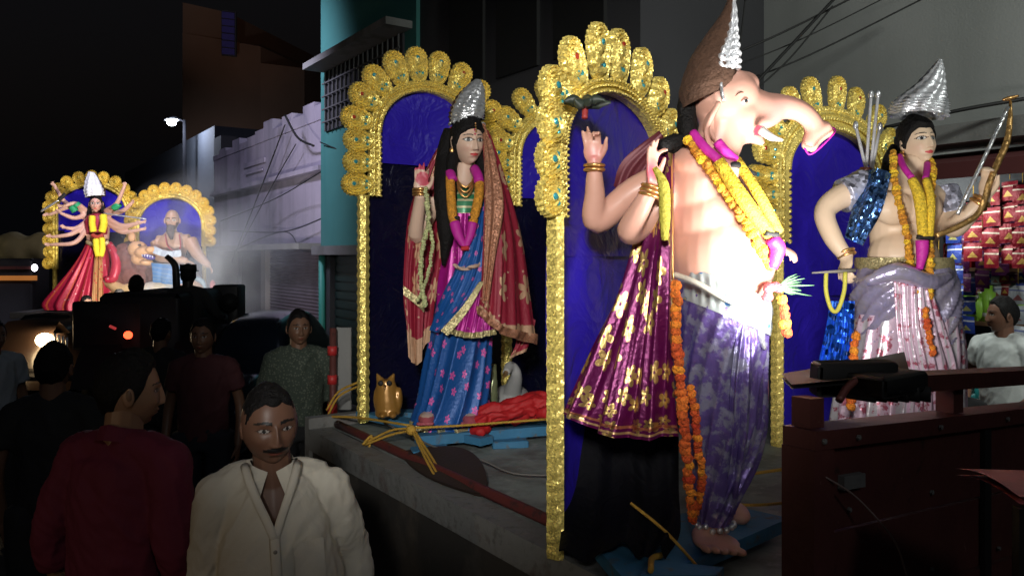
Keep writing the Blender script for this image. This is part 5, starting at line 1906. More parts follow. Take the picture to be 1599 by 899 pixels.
# painted features: red mouth cleft, palms, toes
dm = np.linalg.norm((V - P(1192, 203, dg - 0.05)) / np.array([0.028, 0.05, 0.016]), axis=1)
C[dm < 1] = (0.5, 0.05, 0.08)
for hp, rr_ in ((P(927, 240, dg - 0.06), 0.03), (P(1020, 268, dg - 0.15), 0.03)):
    w_ = np.exp(-(np.linalg.norm(V - hp, axis=1) / rr_) ** 2)[:, None]
    C = C * (1 - w_) + np.array((0.6, 0.06, 0.12)) * w_
w_ = np.exp(-(np.linalg.norm(V - P(1222, 182, dg - 0.04), axis=1) / 0.05) ** 2)[:, None] * 0.35
C = C * (1 - w_) + np.array((0.6, 0.2, 0.25)) * w_
b.c = [C]
part('body', b, mat('pink_painted_clay', (1, 1, 1), 0.38, var=0.05, attr=True, spec=0.45), root)
# trunk rim
part('trunk_rim', ptube([(1256, 231, dg - 0.035), (1264, 241, dg - 0.04), (1278, 233, dg - 0.045), (1300, 211, dg - 0.04), (1304, 202, dg - 0.02), (1296, 198, dg)], 1.4, 8), M['magenta'], root)
part('tusk', ptube([(1188, 203, dg - 0.075), (1204, 214, dg - 0.09), (1222, 219, dg - 0.09)], [7, 6, 2], 12), mat('white_tusk', (0.8, 0.78, 0.72), 0.3), root)
ey = MB()
ey.ball(P(1163, 158, dg - 0.078), (0.012, 0.008, 0.0055), 14, 10, Matrix.Rotation(R(-20), 3, 'Y'))
eo = part('eye', ey, mat('eye_white', (0.8, 0.78, 0.75), 0.2), root)
ey = MB()
ey.ball(P(1165, 158, dg - 0.084), (0.0055, 0.004, 0.0048), 12, 8)
part('pupil', ey, M['black'], eo)
part('brow', ptube([(1148, 150, dg - 0.082), (1157, 144, dg - 0.084), (1170, 148, dg - 0.075)], [0.6, 1.2, 0.6], 8), M['brown_papier'], root)
# ear
G_ = []
for v in np.linspace(0, 1, 14):
    row = []
    for u in np.linspace(0, 1, 14):
        x = 1121 - 8 * math.sin(PI * v) - u * 16 * math.sin(PI * v) + 4 * v
        y = 160 + 74 * v
        row.append(P(x, y, dg - 0.085 - 0.02 * math.sin(PI * v) * math.sin(PI * u * 0.8) + 0.03 * u))
    G_.append(row)
eb = MB()
eb.grid(G_)
eb.grid([[p + np.array([0, 0.012, 0]) for p in r] for r in G_])
er = part('ear', colored(eb, SK_G), M['skin_attr'], root)
part('ear_rim', colored(ptube([(1122, 160, dg - 0.09), (1112, 180, dg - 0.10), (1103, 205, dg - 0.09), (1109, 226, dg - 0.085), (1118, 234, dg - 0.085), (1124, 220, dg - 0.09)], [4, 4, 4, 4, 5, 3], 10), SK_G), M['skin_attr'], er)
# hair bun and lock behind the ear
hb = MB()
hb.merge(ptube([(1080, 135, dg + 0.02), (1072, 170, dg - 0.0), (1074, 205, dg - 0.02), (1066, 225, dg - 0.02)], [13, 15, 14, 8], 14))
hb.merge(ptube([(1072, 222, dg - 0.02), (1052, 226, dg - 0.03), (1030, 228, dg - 0.04)], [13, 16, 9], 14))
displace(hb, snoise(hb.V(), 20, 6, 2) * 0.004)
part('hair', hb, M['hair'], root)
# crown: cone tilted forward, silver on the front side, bare brown at the back
def cone_part(name, ringl, m, a0, a1, relief, rows=46, n=50):
    C_, X_, Rr = [], [], []
    for (l, r, yl, yr, ry) in ringl:
        p0, p1 = P(l, yl, dg), P(r, yr, dg)
        C_.append((p0 + p1) / 2)
        X_.append((p1 - p0) / 2)
        Rr.append([ry])
    t = np.linspace(0, len(ringl) - 1, rows)
    C2, X2, R2 = crom(C_, t), crom(X_, t), crom(np.array(Rr), t)
    G = []
    for i in range(rows):
        row = []
        for j in range(n):
            th = a0 + (a1 - a0) * j / (n - 1)
            rel = 1 + relief * (abs(math.sin(i * 0.62 + 0.8 * math.sin(th * 5))) - 0.5) + relief * 0.4 * math.sin(th * 14)
            row.append(C2[i] + X2[i] * math.cos(th) * rel + np.array([0, -R2[i][0] * math.sin(th) * rel, 0]))
        G.append(row)
    return part(name, MB().grid(G), m, root)


back = [(1062, 1150, 172, 132, 0.085), (1062, 1150, 140, 118, 0.09), (1078, 1148, 92, 95, 0.075), (1100, 1147, 58, 60, 0.05), (1128, 1146, 18, 20, 0.028), (1141, 1145, -14, -14, 0.004)]
cone_part('crown_back', back, M['brown_papier'], 0, 2 * PI, 0.02)
front_ = [(1097, 1150, 118, 116, 0.082), (1097, 1151, 96, 98, 0.085), (1114, 1150, 72, 74, 0.068), (1126, 1149, 50, 52, 0.052), (1134, 1149, 22, 24, 0.034), (1142, 1147, -10, -10, 0.008)]
M['silver_scroll'] = mat('silver_scroll_foil', (0.85, 0.87, 0.9), 0.35, 0.55, sequin=0.25, sq_scale=90, var=0.1)
cone_part('crown_front', front_, M['silver_scroll'], R(8), R(172), 0.20)
part('crown_chain', ptube([(1125, 126, dg - 0.08), (1127, 142, dg - 0.088), (1130, 158, dg - 0.09)], 3, 8), M['silver'], root)
# bangles
bangle(root, P(928, 262, dg - 0.02), (0, 0, 1), 0.027, 0.0055, 2)
bangle(root, P(1016, 299, dg - 0.115), (0.3, 0, 1), 0.027, 0.0055, 3)
# lotus held up by the rear hand
M['lotus'] = mat('dark_lotus', (0.03, 0.04, 0.03), 0.5)
lt = thing('lotus_bud', P(915, 175, dg), 'dark folded lotus on the raised rear hand of the elephant headed idol', 'lotus')
for i in range(9):
    a = 2 * PI * i / 9
    part('lotus_leaf', ptube([(914, 166, dg), (914 + 20 * math.cos(a), 162 - 3 * (i % 3), dg + 0.03 * math.sin(a)), (916 + 38 * math.cos(a), 160 + 5 * math.sin(a), dg + 0.06 * math.sin(a))], [5, 9, 1.5], 8), M['lotus'], lt)
part('stem', ptube([(914, 168, dg), (913, 185, dg - 0.01)], 5, 8), mat('red_stem', (0.35, 0.04, 0.04), 0.5), lt)
# ---- clothes
M['shawl'] = flr('purple_brocade_shawl', (0.13, 0.006, 0.075), (0.66, 0.44, 0.16), 7, 10, 5, 0.36, 0.30, 0.45, 0.85, more=[('band', 1, 0.90, 0.925, (0.45, 0.15, 0.08)), ('band', 1, 0.955, 0.975, (0.55, 0.35, 0.15))])
M['dhoti'] = mat('lavender_silk', (0.15, 0.10, 0.33), 0.28, 0.45, bump=0.8, bscale=28, vscale=25, var=0.35, layers=[('cloud', 24, 0.53, (0.30, 0.29, 0.42), 0.04)])
M['belt'] = mat('belt_brocade', (0.45, 0.5, 0.5), 0.35, 0.4, layers=[('dots', 26, 0.2, (0.08, 0.2, 0.45)), ('dots', 18, 0.15, (0.55, 0.5, 0.25))])
sk = pskirt([(1054, 1194, 440, dg, 0.15, 0.01), (1052, 1197, 470, dg, 0.16, 0.02), (1054, 1195, 520, dg, 0.155, 0.035), (1058, 1192, 590, dg, 0.14, 0.05), (1068, 1192, 660, dg, 0.12, 0.06), (1078, 1180, 720, dg - 0.0, 0.10, 0.07), (1086, 1152, 780, dg - 0.02, 0.075, 0.06), (1092, 1138, 815, dg - 0.04, 0.05, 0.05)], 240, 15, 5, 9, phase=0.5, spin=1.5)
Vs = sk.V()
zt_, zb_ = P(0, 440, dg)[2], P(0, 600, dg)[2]
Vs[:, 2] -= (Vs[:, 0] - P(1085, 0, dg)[0]) * 0.42 * np.clip((Vs[:, 2] - zb_) / (zt_ - zb_), 0, 1)
sk.setV(Vs)
part('dhoti', sk, M['dhoti'], root)
fd = drape([[(1150, 500, dg - 0.15), (1170, 505, dg - 0.14), (1193, 505, dg - 0.06)], [(1140, 600, dg - 0.15), (1165, 600, dg - 0.15), (1196, 600, dg - 0.04)], [(1138, 700, dg - 0.10), (1160, 690, dg - 0.11), (1190, 668, dg - 0.04)], [(1128, 800, dg - 0.07), (1140, 800, dg - 0.08), (1150, 760, dg - 0.04)]], 50, 60, 3.5, 0.012, 8)
part('dhoti_pleats', fd, M['dhoti'], root)
def tilt(mb, x0, z1, z0, k):
    V = mb.V()
    f_ = np.clip((V[:, 2] - z0) / (z1 - z0), 0, 1)
    V[:, 2] -= (V[:, 0] - x0) * k * f_
    mb.setV(V)
    return mb


GX = P(1085, 0, dg)[0]
part('belt', tilt(pskirt([(1050, 1200, 424, dg, 0.162, 0.0), (1050, 1201, 436, dg, 0.166, 0.015), (1051, 1200, 450, dg, 0.168, 0.0), (1052, 1199, 462, dg, 0.166, 0.02), (1052, 1198, 476, dg, 0.165, 0)], 160, 30, 2, 5), GX, 1, 0.999, 0.42), M['belt'], root)
part('belt_cord', ptube([(1052, 428, dg - 0.13), (1085, 440, dg - 0.185), (1140, 470, dg - 0.20), (1196, 490, dg - 0.12)], 4.5, 8), mat('white_band', (0.6, 0.58, 0.5), 0.4), root)
part('belt_tassel', ptube([(1185, 480, dg - 0.15), (1190, 500, dg - 0.14), (1188, 525, dg - 0.14), (1194, 545, dg - 0.12)], [5, 7, 6, 3], 8), M['silver'], root)
cf = MB()
cf.merge(ptube([(1178, 640, dg - 0.02), (1196, 636, dg)], [10, 7], 8))
part('waist_cloth_end', drape([[(1170, 560, dg - 0.05), (1198, 560, dg)], [(1172, 640, dg - 0.06), (1200, 632, dg)], [(1178, 700, dg - 0.05), (1192, 690, dg)]], 20, 30, 1.5, 0.008, 4), mat('dark_orange_trim', (0.20, 0.08, 0.10), 0.5, layers=[('band', 1, 0.5, 0.6, (0.4, 0.2, 0.08))]), root)
an = MB()
for i in range(9):
    a = PI + PI * i / 8
    an.ball(P(1117, 818, dg - 0.04) + np.array([0.052 * math.cos(a), 0.052 * math.sin(a), rnd.uniform(-0.008, 0.008)]), 0.009, 8, 6)
part('anklet', an, M['silver'], root, kind='stuff')
shw = drape([[(1020, 240, dg + 0.06), (1036, 238, dg + 0.0), (1052, 240, dg - 0.06)], [(1000, 330, dg + 0.06), (1025, 330, dg - 0.04), (1050, 330, dg - 0.14)], [(972, 440, dg + 0.04), (1005, 445, dg - 0.08), (1050, 450, dg - 0.18)],
             [(925, 540, dg + 0.02), (985, 555, dg - 0.1), (1052, 550, dg - 0.18)], [(888, 620, dg + 0.0), (970, 640, dg - 0.12), (1056, 640, dg - 0.18)], [(876, 645, dg + 0.0), (960, 682, dg - 0.12), (1060, 682, dg - 0.18)]], 130, 130, 3.2, 0.020, 11)
part('shawl', shw, M['shawl'], root)
for pts in ([(1008, 240, dg + 0.05), (985, 230, dg + 0.08), (968, 262, dg + 0.1)],):
    sh2 = drape([[(1030, 205, dg + 0.12), (1050, 232, dg + 0.05)], [(975, 250, dg + 0.14), (1040, 300, dg + 0.08)], [(960, 290, dg + 0.16), (1020, 350, dg + 0.08)]], 40, 40, 3, 0.008, 2)
    part('shawl_fold', sh2, mat('maroon_net', (0.12, 0.02, 0.03), 0.5, 0.2, layers=[('dots', 25, 0.2, (0.4, 0.25, 0.12))]), root)
part('shawl_edge', ptube([(1049, 240, dg - 0.08), (1050, 330, dg - 0.165), (1051, 440, dg - 0.205)], 1.4, 8), M['bangle'], root)

# ---- garlands on the elephant headed idol
garland('long orange marigold garland hanging from belt to foot of the elephant headed idol', [(1056, 440, dg - 0.22), (1058, 540, dg - 0.23), (1066, 640, dg - 0.22), (1074, 720, dg - 0.2), (1082, 815, dg - 0.16)], 9.5, M['marigold_o'], 1.25)
garland('second orange marigold strand low beside the long one, near the foot', [(1078, 600, dg - 0.21), (1090, 690, dg - 0.2), (1096, 760, dg - 0.16), (1084, 812, dg - 0.15)], 7.5, M['marigold_o'], 1.3)
garland('yellow and orange beaded garland slanting over the chest of the elephant headed idol', [(1072, 215, dg - 0.10), (1105, 260, dg - 0.15), (1145, 315, dg - 0.17), (1175, 365, dg - 0.17), (1203, 420, dg - 0.13)], 8.5, M['marigold'], 1.2)
garland('short orange marigold end below the green leaf tuft', [(1221, 462, dg - 0.13), (1225, 495, dg - 0.13), (1228, 525, dg - 0.13)], 9, M['marigold_o'], 1.3)
gt = thing('garland', P(1140, 250, dg), 'golden tinsel garland with magenta ribbons on the elephant headed idol', 'garland', 'flower garlands on the idols')
for pts, r, m, nm in (([(1122, 252, dg - 0.17), (1160, 310, dg - 0.20), (1202, 366, dg - 0.17)], [10, 12, 10], 'yellow_plush', 'tinsel_tube'), ([(1150, 250, dg - 0.12), (1186, 306, dg - 0.16), (1216, 362, dg - 0.13)], [8, 9, 8], 'yellow_plush', 'tinsel_tube'),
                      ([(1082, 208, dg - 0.10), (1100, 230, dg - 0.14), (1122, 250, dg - 0.165)], 7.5, 'magenta', 'ribbon'), ([(1120, 222, dg - 0.12), (1134, 238, dg - 0.13), (1150, 252, dg - 0.12)], 8, 'magenta', 'ribbon'),
                      ([(1204, 372, dg - 0.16), (1214, 388, dg - 0.15), (1206, 418, dg - 0.14)], [10, 13, 8], 'magenta', 'ribbon'), ([(1195, 364, dg - 0.19), (1214, 366, dg - 0.17)], 5, 'black', 'tie'),
                      ([(1138, 262, dg - 0.15), (1150, 258, dg - 0.14), (1180, 272, dg - 0.08)], [4, 6, 3], 'black', 'tie')):
    part(nm, ptube(pts, r, 12), M[m], gt)
rs = MB()
for i in range(7):
    rs.ball(P(1207 + rnd.uniform(-12, 12), 456 + rnd.uniform(-9, 9), dg - 0.15 + rnd.uniform(-0.01, 0.01)), 0.014, 10, 7)
part('red_rosette', fuse(rs, 0.005, 1), mat('coral_flower', (0.7, 0.08, 0.10), 0.7, bump=1, bscale=150), gt)
lf = thing('leaf_tuft', P(1220, 450, dg - 0.13), 'green grass tuft tied at the garland end of the elephant headed idol', 'leaf tuft')
for i in range(14):
    a = R(-50 + i * 7 + rnd.uniform(-5, 5))
    L = rnd.uniform(30, 58)
    part('blade', ptube([(1216, 447, dg - 0.14), (1216 + L * 0.5 * math.cos(a), 447 - L * 0.4 * math.sin(-a) * -1 * -1, dg - 0.13), (1216 + L * math.cos(a), 447 + L * math.sin(a) * 0.6, dg - 0.12 + rnd.uniform(-0.02, 0.02))], [1.8, 1.6, 0.4], 5, 3), M['leaf'], lf)
part_ = thing('garland', P(1038, 260, dg - 0.16), 'loop of yellow thread garland hanging from the front raised hand', 'garland', 'flower garlands on the idols')
part('tinsel_tube', ptube([(1022, 262, dg - 0.19), (1036, 290, dg - 0.20), (1038, 340, dg - 0.20), (1038, 375, dg - 0.2)], [4, 9, 9, 5], 10), mat('yellow_thread', (0.55, 0.48, 0.06), 0.7, bump=1, bscale=120), part_)
# plinth of the elephant headed idol
pk = thing('plank_base', P(1100, 870, 2.2), 'blue painted plank plinth under the elephant headed idol', 'plank base')
for (pts, t_) in (([(905, 812, 2.42), (1150, 775, 2.62), (1232, 792, 2.50), (985, 898, 1.98)], 0.04), ([(1020, 862, 2.1), (1130, 884, 2.05), (1120, 905, 2.0), (1000, 895, 2.0)], 0.062)):
    q4 = [P(*q) for q in pts]
    m_ = MB()
    bot, top = [], []
    for v in q4:
        v = v.copy()
        v[2] = BZ + 0.03
        bot.append(v)
        top.append(v + np.array([0, 0, t_]))
    m_.add(bot + top, [(0, 1, 2, 3), (4, 7, 6, 5), (0, 4, 5, 1), (1, 5, 6, 2), (2, 6, 7, 3), (3, 7, 4, 0)])
    part('plank', m_, M['blue_wood'], pk, False)
rk = MB()
for i in range(40):
    pass
# dark plastic sheet hanging under the shawl, crumpled on the floor
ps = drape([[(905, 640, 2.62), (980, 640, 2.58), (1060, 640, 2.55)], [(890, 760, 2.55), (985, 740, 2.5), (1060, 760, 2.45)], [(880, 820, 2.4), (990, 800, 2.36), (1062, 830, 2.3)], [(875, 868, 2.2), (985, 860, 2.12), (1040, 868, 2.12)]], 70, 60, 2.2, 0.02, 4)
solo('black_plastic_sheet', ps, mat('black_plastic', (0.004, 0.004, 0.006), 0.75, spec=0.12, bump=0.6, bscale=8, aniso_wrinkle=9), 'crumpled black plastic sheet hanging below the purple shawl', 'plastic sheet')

# ================================================================== ARCHER IDOL
dk = 3.3
SK_K = (0.80, 0.60, 0.42)
root = thing('archer_idol', P(1410, 700, dk), 'cream coloured young archer idol holding a bow, with tall silver crown', 'idol')
ARC = root
mb = MB()
Q = lambda px, py, d=dk: P(px, py, d)
mb.tube([Q(1410, 430), Q(1410, 390), Q(1414, 340), Q(1418, 300), Q(1420, 280), Q(1424, 255)], np.array([56, 49, 57, 60, 35, 16]) / FP * dk, 24, 5, sq=((0, 1, 0), 0.7))
mb.ball(Q(1395, 325, dk - 0.10), (0.085, 0.05, 0.07), 16, 12)
mb.ball(Q(1440, 325, dk - 0.10), (0.08, 0.05, 0.07), 16, 12)
mb.ball(Q(1410, 400, dk - 0.03), (0.14, 0.12, 0.12), 16, 12)
mb.tube([Q(1425, 275), Q(1430, 245)], np.array([22, 20]) / FP * dk, 14)
mb.tube([Q(1356, 300), Q(1318, 305, dk - 0.02), Q(1288, 330, dk - 0.05), Q(1300, 370, dk - 0.1), Q(1322, 402, dk - 0.14)], np.array([23, 20, 16, 14.5, 10.5]) / FP * dk, 14, 6)
hand_mb(mb, Q(1324, 402, dk - 0.15), (-0.35, -0.5, -0.7), (0.3, -0.1, -0.6), -1, 0.85, 0.75)
mb.tube([Q(1470, 305), Q(1484, 335, dk - 0.05), Q(1490, 355, dk - 0.12), Q(1512, 335, dk - 0.18), Q(1536, 312, dk - 0.22)], np.array([22, 19, 16, 14, 10]) / FP * dk, 14, 6)
hand_mb(mb, Q(1538, 308, dk - 0.22), (0.12, -0.15, 1), (-1, -0.4, 0.0), 1, 0.95, 0.7, fingers=[0.8, 0.85, 0.8, 0.7])
mb.tube([Q(1390, 460), Q(1390, 690)], [0.09, 0.05], 14)
mb.tube([Q(1440, 460), Q(1440, 690)], [0.09, 0.05], 14)
for fx in (1388, 1442):
    mb.ball(Q(fx, 698, dk - 0.08), (0.045, 0.11, 0.03), 12, 8)
b = fuse(mb, 0.007, 3)
colored(b, SK_K)
hd = head_mb(SK_K, (0.6, 0.08, 0.09), eye=(0.0185, 0.0075), brow=0.0022, idol=True, female=True, res=(150, 130), nose=0.9)
hM = xform(Q(1431, 224, dk), 11, -7, -2, 0.87)
hd.xf(hM)
b.merge(hd)
part('body', b, M['skin_attr'], root)
hb = hair_mb('short', hairline=0.055, vol=1.4, seed=8)
hb.xf(hM)
hb.merge(ptube([(1400, 230, dk + 0.05), (1392, 250, dk + 0.04), (1388, 275, dk + 0.05), (1378, 290, dk + 0.06)], [10, 13, 14, 8], 12))
part('hair', hb, M['hair'], root)
crown_cone([(1394, 1474, 178, 186, dk, 0.11), (1393, 1474, 168, 170, dk, 0.11), (1400, 1475, 155, 160, dk, 0.09), (1432, 1474, 130, 140, dk, 0.06), (1456, 1473, 104, 112, dk, 0.03), (1465, 1471, 93, 94, dk, 0.008)],
           M['silver_scroll'], M['silver'], root, 0.3, 36, 70, 0.09)
eb = MB()
for i in range(3):
    eb.ball(hM @ Vector((-0.084, -0.0, -0.045 - i * 0.018)), 0.009, 8, 6)
part('earring', eb, M['bangle'], root)
M['sash'] = mat('blue_sequin_sash', (0.10, 0.22, 0.50), 0.25, 0.8, sequin=1.2, sq_scale=70, sq_var=0.9, var=0.2)
M['sash2'] = mat('blue_tinsel', (0.02, 0.12, 0.60), 0.3, 0.6, sequin=1.0, sq_scale=50, sq_var=0.9)
M['silk_k'] = mat('silver_lilac_silk', (0.55, 0.50, 0.72), 0.2, 0.55, bump=0.9, bscale=20, var=0.3, vscale=20, layers=[('cloud', 18, 0.53, (0.55, 0.5, 0.62), 0.04)])
M['pink_k'] = mat('pink_silver_skirt', (0.75, 0.56, 0.68), 0.25, 0.3, bump=0.5, bscale=30, layers=[('stripes', 0, 14, 0.35, (0.65, 0.62, 0.66)), ('cloud', 25, 0.56, (0.4, 0.1, 0.15), 0.03)])
part('sleeve', ptube([(1352, 292, dk), (1335, 300, dk - 0.01), (1316, 306, dk - 0.02)], [30, 29, 27], 16), mat('sequin_net_sleeve', (0.45, 0.45, 0.55), 0.4, 0.4, sequin=0.8, sq_scale=60, sq_var=0.7), root)
part('sleeve', ptube([(1470, 300, dk), (1480, 322, dk - 0.03), (1486, 338, dk - 0.05)], [26, 25, 23], 16), mat('sequin_net_sleeve_pale', (0.5, 0.5, 0.62), 0.4, 0.4, sequin=0.8, sq_scale=60, sq_var=0.7), root)
part('sash', drape([[(1352, 268, dk - 0.02), (1372, 264, dk - 0.10), (1392, 272, dk - 0.13)], [(1334, 318, dk - 0.06), (1352, 322, dk - 0.14), (1376, 330, dk - 0.19)], [(1322, 372, dk - 0.08), (1335, 378, dk - 0.13), (1348, 384, dk - 0.16)]], 40, 40, 3, 0.006, 3), M['sash'], root)
part('dhoti', pskirt([(1342, 1478, 408, dk, 0.17, 0.0), (1338, 1486, 430, dk, 0.185, 0.02), (1334, 1490, 460, dk, 0.19, 0.05), (1338, 1492, 500, dk, 0.19, 0.07), (1342, 1494, 530, dk, 0.19, 0.08)], 160, 13, 5, 7, phase=1.2, spin=2.0), M['silk_k'], root)
part('skirt', pskirt([(1340, 1490, 490, dk, 0.19, 0.02), (1330, 1496, 540, dk, 0.20, 0.05), (1316, 1494, 600, dk, 0.21, 0.07), (1308, 1492, 660, dk, 0.22, 0.08), (1304, 1490, 700, dk, 0.22, 0.08)], 180, 18, 6, 7), M['pink_k'], root)
part('belt', pskirt([(1340, 1480, 402, dk, 0.172, 0.0), (1339, 1482, 410, dk, 0.178, 0.0), (1340, 1482, 420, dk, 0.178, 0)], 80, 20, 2, 3), M['gold_lace'], root)
part('knot', ptube([(1352, 440, dk - 0.2), (1400, 425, dk - 0.24), (1450, 440, dk - 0.22), (1484, 430, dk - 0.16)], [8, 16, 14, 6], 10), M['silk_k'], root)
part('pleat_fall', drape([[(1395, 440, dk - 0.22), (1430, 436, dk - 0.24), (1450, 440, dk - 0.22)], [(1400, 520, dk - 0.24), (1435, 520, dk - 0.26), (1475, 520, dk - 0.2)], [(1410, 600, dk - 0.25), (1450, 605, dk - 0.26), (1490, 590, dk - 0.2)], [(1405, 670, dk - 0.25), (1450, 680, dk - 0.26), (1484, 670, dk - 0.2)]], 70, 50, 6, 0.014, 6), M['pink_k'], root)
part('side_tinsel', drape([[(1296, 470, dk - 0.12), (1335, 470, dk - 0.14)], [(1288, 520, dk - 0.12), (1332, 525, dk - 0.16)], [(1272, 590, dk - 0.12), (1320, 600, dk - 0.16)]], 40, 30, 5, 0.01, 6), M['sash2'], root)
bangle(root, Q(1321, 396, dk - 0.13), (0.3, -0.3, -1), 0.032, 0.007, 2)
bangle(root, Q(1530, 316, dk - 0.21), (0.5, -0.2, 0.6), 0.032, 0.008, 2)
# bow, arrows
bw = thing('bow', Q(1548, 280, dk - 0.25), 'ornate gold wrapped bow with silver string held by the archer idol', 'bow')
part('bow_limb', ptube([(1578, 158, dk - 0.2), (1577, 190, dk - 0.22), (1572, 222, dk - 0.24), (1560, 250, dk - 0.25), (1545, 285, dk - 0.27), (1530, 330, dk - 0.27), (1500, 352, dk - 0.27), (1462, 368, dk - 0.27)], [2, 4, 5, 5, 4.5, 4.5, 4.5, 4], 10), mat('gold_wrapped_bow', (0.45, 0.27, 0.09), 0.4, 0.6, sequin=0.7, sq_scale=80, sq_var=0.4), bw)
part('bow_string', ptube([(1574, 168, dk - 0.22), (1540, 240, dk - 0.27), (1495, 335, dk - 0.27)], 3.0, 8), M['silver'], bw)
part('bow_tip', ptube([(1566, 156, dk - 0.2), (1576, 154, dk - 0.2), (1590, 150, dk - 0.2)], [2, 4, 2], 8), M['bangle'], bw)
for i, (x0, y0, x1, y1) in enumerate(((1360, 148, 1353, 262), (1371, 148, 1360, 262), (1336, 196, 1352, 262), (1374, 198, 1362, 264))):
    a_ = thing('arrow', Q(x1, y1, dk + 0.12), ['tallest left white arrow', 'tall right white arrow', 'short left leaning white arrow', 'short right white arrow'][i] + ' behind the shoulder of the archer idol', 'arrow', 'white arrows in the quiver')
    part('shaft', ptube([(x0, y0, dk + 0.12), (x1, y1, dk + 0.12)], 2.6, 8, 2), mat('white_arrow_%d' % i, (0.6, 0.6, 0.62), 0.5), a_)
    part('knob', MB().ball(Q(x0, y0, dk + 0.12), (0.012, 0.012, 0.02), 10, 8), M['silver'], a_)
qv = ptube([(1352, 262, dk + 0.12), (1350, 285, dk + 0.12), (1346, 330, dk + 0.14)], [9, 8, 7], 12)
solo('quiver', qv, mat('brown_quiver', (0.25, 0.08, 0.05), 0.4), 'brown quiver behind the shoulder of the archer idol', 'quiver')
garland('orange marigold garland on the left chest side of the archer idol', [(1396, 235, dk - 0.05), (1398, 290, dk - 0.16), (1412, 345, dk - 0.19), (1420, 400, dk - 0.2), (1430, 460, dk - 0.23)], 6, M['marigold'], 1.25)
garland('orange marigold garland on the right chest side of the archer idol', [(1455, 250, dk - 0.05), (1456, 285, dk - 0.14), (1450, 340, dk - 0.19), (1452, 400, dk - 0.2), (1450, 465, dk - 0.23)], 6, M['marigold'], 1.25)
garland('orange flower strand falling down the left of the archer skirt', [(1335, 520, dk - 0.22), (1334, 570, dk - 0.24), (1330, 640, dk - 0.26)], 8, M['marigold_o'], 1.3)
garland('orange flower strand falling down the right of the archer skirt', [(1444, 480, dk - 0.27), (1450, 520, dk - 0.28), (1458, 555, dk - 0.28)], 6, M['marigold_o'], 1.3)
gt = thing('garland', Q(1430, 270), 'golden tinsel garland with magenta ribbons on the chest of the archer idol', 'garland', 'flower garlands on the idols')
for pts, r, m, nm in (([(1424, 280, dk - 0.17), (1436, 310, dk - 0.2), (1442, 370, dk - 0.22)], [7, 9, 8], 'yellow_plush', 'tinsel_tube'), ([(1446, 280, dk - 0.16), (1453, 315, dk - 0.2), (1450, 370, dk - 0.22)], [6, 7, 7], 'yellow_plush', 'tinsel_tube'),
                      ([(1404, 244, dk - 0.06), (1412, 262, dk - 0.13), (1424, 278, dk - 0.17)], 5, 'magenta', 'ribbon'), ([(1448, 256, dk - 0.07), (1447, 268, dk - 0.12), (1445, 280, dk - 0.16)], 5, 'magenta', 'ribbon'),
                      ([(1440, 375, dk - 0.23), (1440, 395, dk - 0.23), (1436, 420, dk - 0.24)], [10, 9, 5], 'magenta', 'ribbon'), ([(1432, 370, dk - 0.23), (1458, 372, dk - 0.23)], 3.5, 'black', 'tie')):
    part(nm, ptube(pts, r, 12), M[m], gt)
lpz = thing('thread_loop', Q(1305, 420, dk - 0.2), 'loop of yellow thread hanging from the lowered hand of the archer idol', 'thread loop')
part('loop', ptube([(1290, 425, dk - 0.24), (1290, 455, dk - 0.25), (1298, 482, dk - 0.25), (1308, 484, dk - 0.25), (1318, 455, dk - 0.25), (1320, 425, dk - 0.24)], 3.4, 8), mat('yellow_thread2', (0.55, 0.5, 0.07), 0.7), lpz)
ar = thing('arrow', Q(1300, 422, dk - 0.24), 'wooden arrow held low in the hand of the archer idol', 'arrow')
part('shaft', ptube([(1268, 426, dk - 0.26), (1335, 422, dk - 0.22)], [1.2, 3.5], 8, 2), M['cream_wall'], ar)
# ================================================================== PEOPLE IN THE STREET
M['cream_shirt'] = mat('cream_cotton', (0.72, 0.67, 0.56), 0.85, bump=0.35, bscale=9, aniso_wrinkle=6, var=0.06)
M['maroon_shirt'] = mat('maroon_cotton', (0.16, 0.015, 0.04), 0.8, bump=0.3, bscale=9, aniso_wrinkle=5, var=0.1)
M['dim_red'] = mat('dull_red_cotton', (0.10, 0.03, 0.035), 0.85, bump=0.3, bscale=9, var=0.1)
M['grey_green'] = mat('speckled_green_shirt', (0.06, 0.08, 0.06), 0.85, bump=0.3, layers=[('dots', 60, 0.35, (0.14, 0.16, 0.12))])
M['dark_cloth'] = mat('dark_cotton', (0.02, 0.02, 0.022), 0.85, bump=0.3)
M['jeans'] = mat('dark_trousers', (0.02, 0.024, 0.035), 0.85, bump=0.3)
M['white_tee'] = mat('white_tee_cotton', (0.68, 0.72, 0.70), 0.85, bump=0.25, bscale=9, aniso_wrinkle=5, var=0.06)
M['pale_sleeve'] = mat('pale_blue_cotton', (0.4, 0.45, 0.5), 0.85, bump=0.25)
M['check'] = mat('blue_white_check', (0.45, 0.5, 0.6), 0.85, layers=[('stripes', 0, 9, 0.4, (0.08, 0.12, 0.25))])
SKD = (0.24, 0.125, 0.075)


def at(px, d):
    return (px - CX) / FP * d


# man in the cream shirt, nearest
person('man in cream button shirt with black moustache looking right, nearest the camera', at(446, 2.42), 2.42, 1.72, 15, M['cream_shirt'], M['jeans'], skin=(0.18, 0.09, 0.058), wide=1.12, hl=0.072, moustache=True, sleeve=1.9,
       arms=[[(-0.215, 0.03, 1.13), (-0.22, -0.03, 0.88)], [(0.225, 0.05, 1.13), (0.235, -0.01, 0.88)]], head_yaw=16, head_pitch=6, lean=-4.0, hres=(160, 130), voxel=0.0065, belly=2.0, bulk=0.97, placket=True)
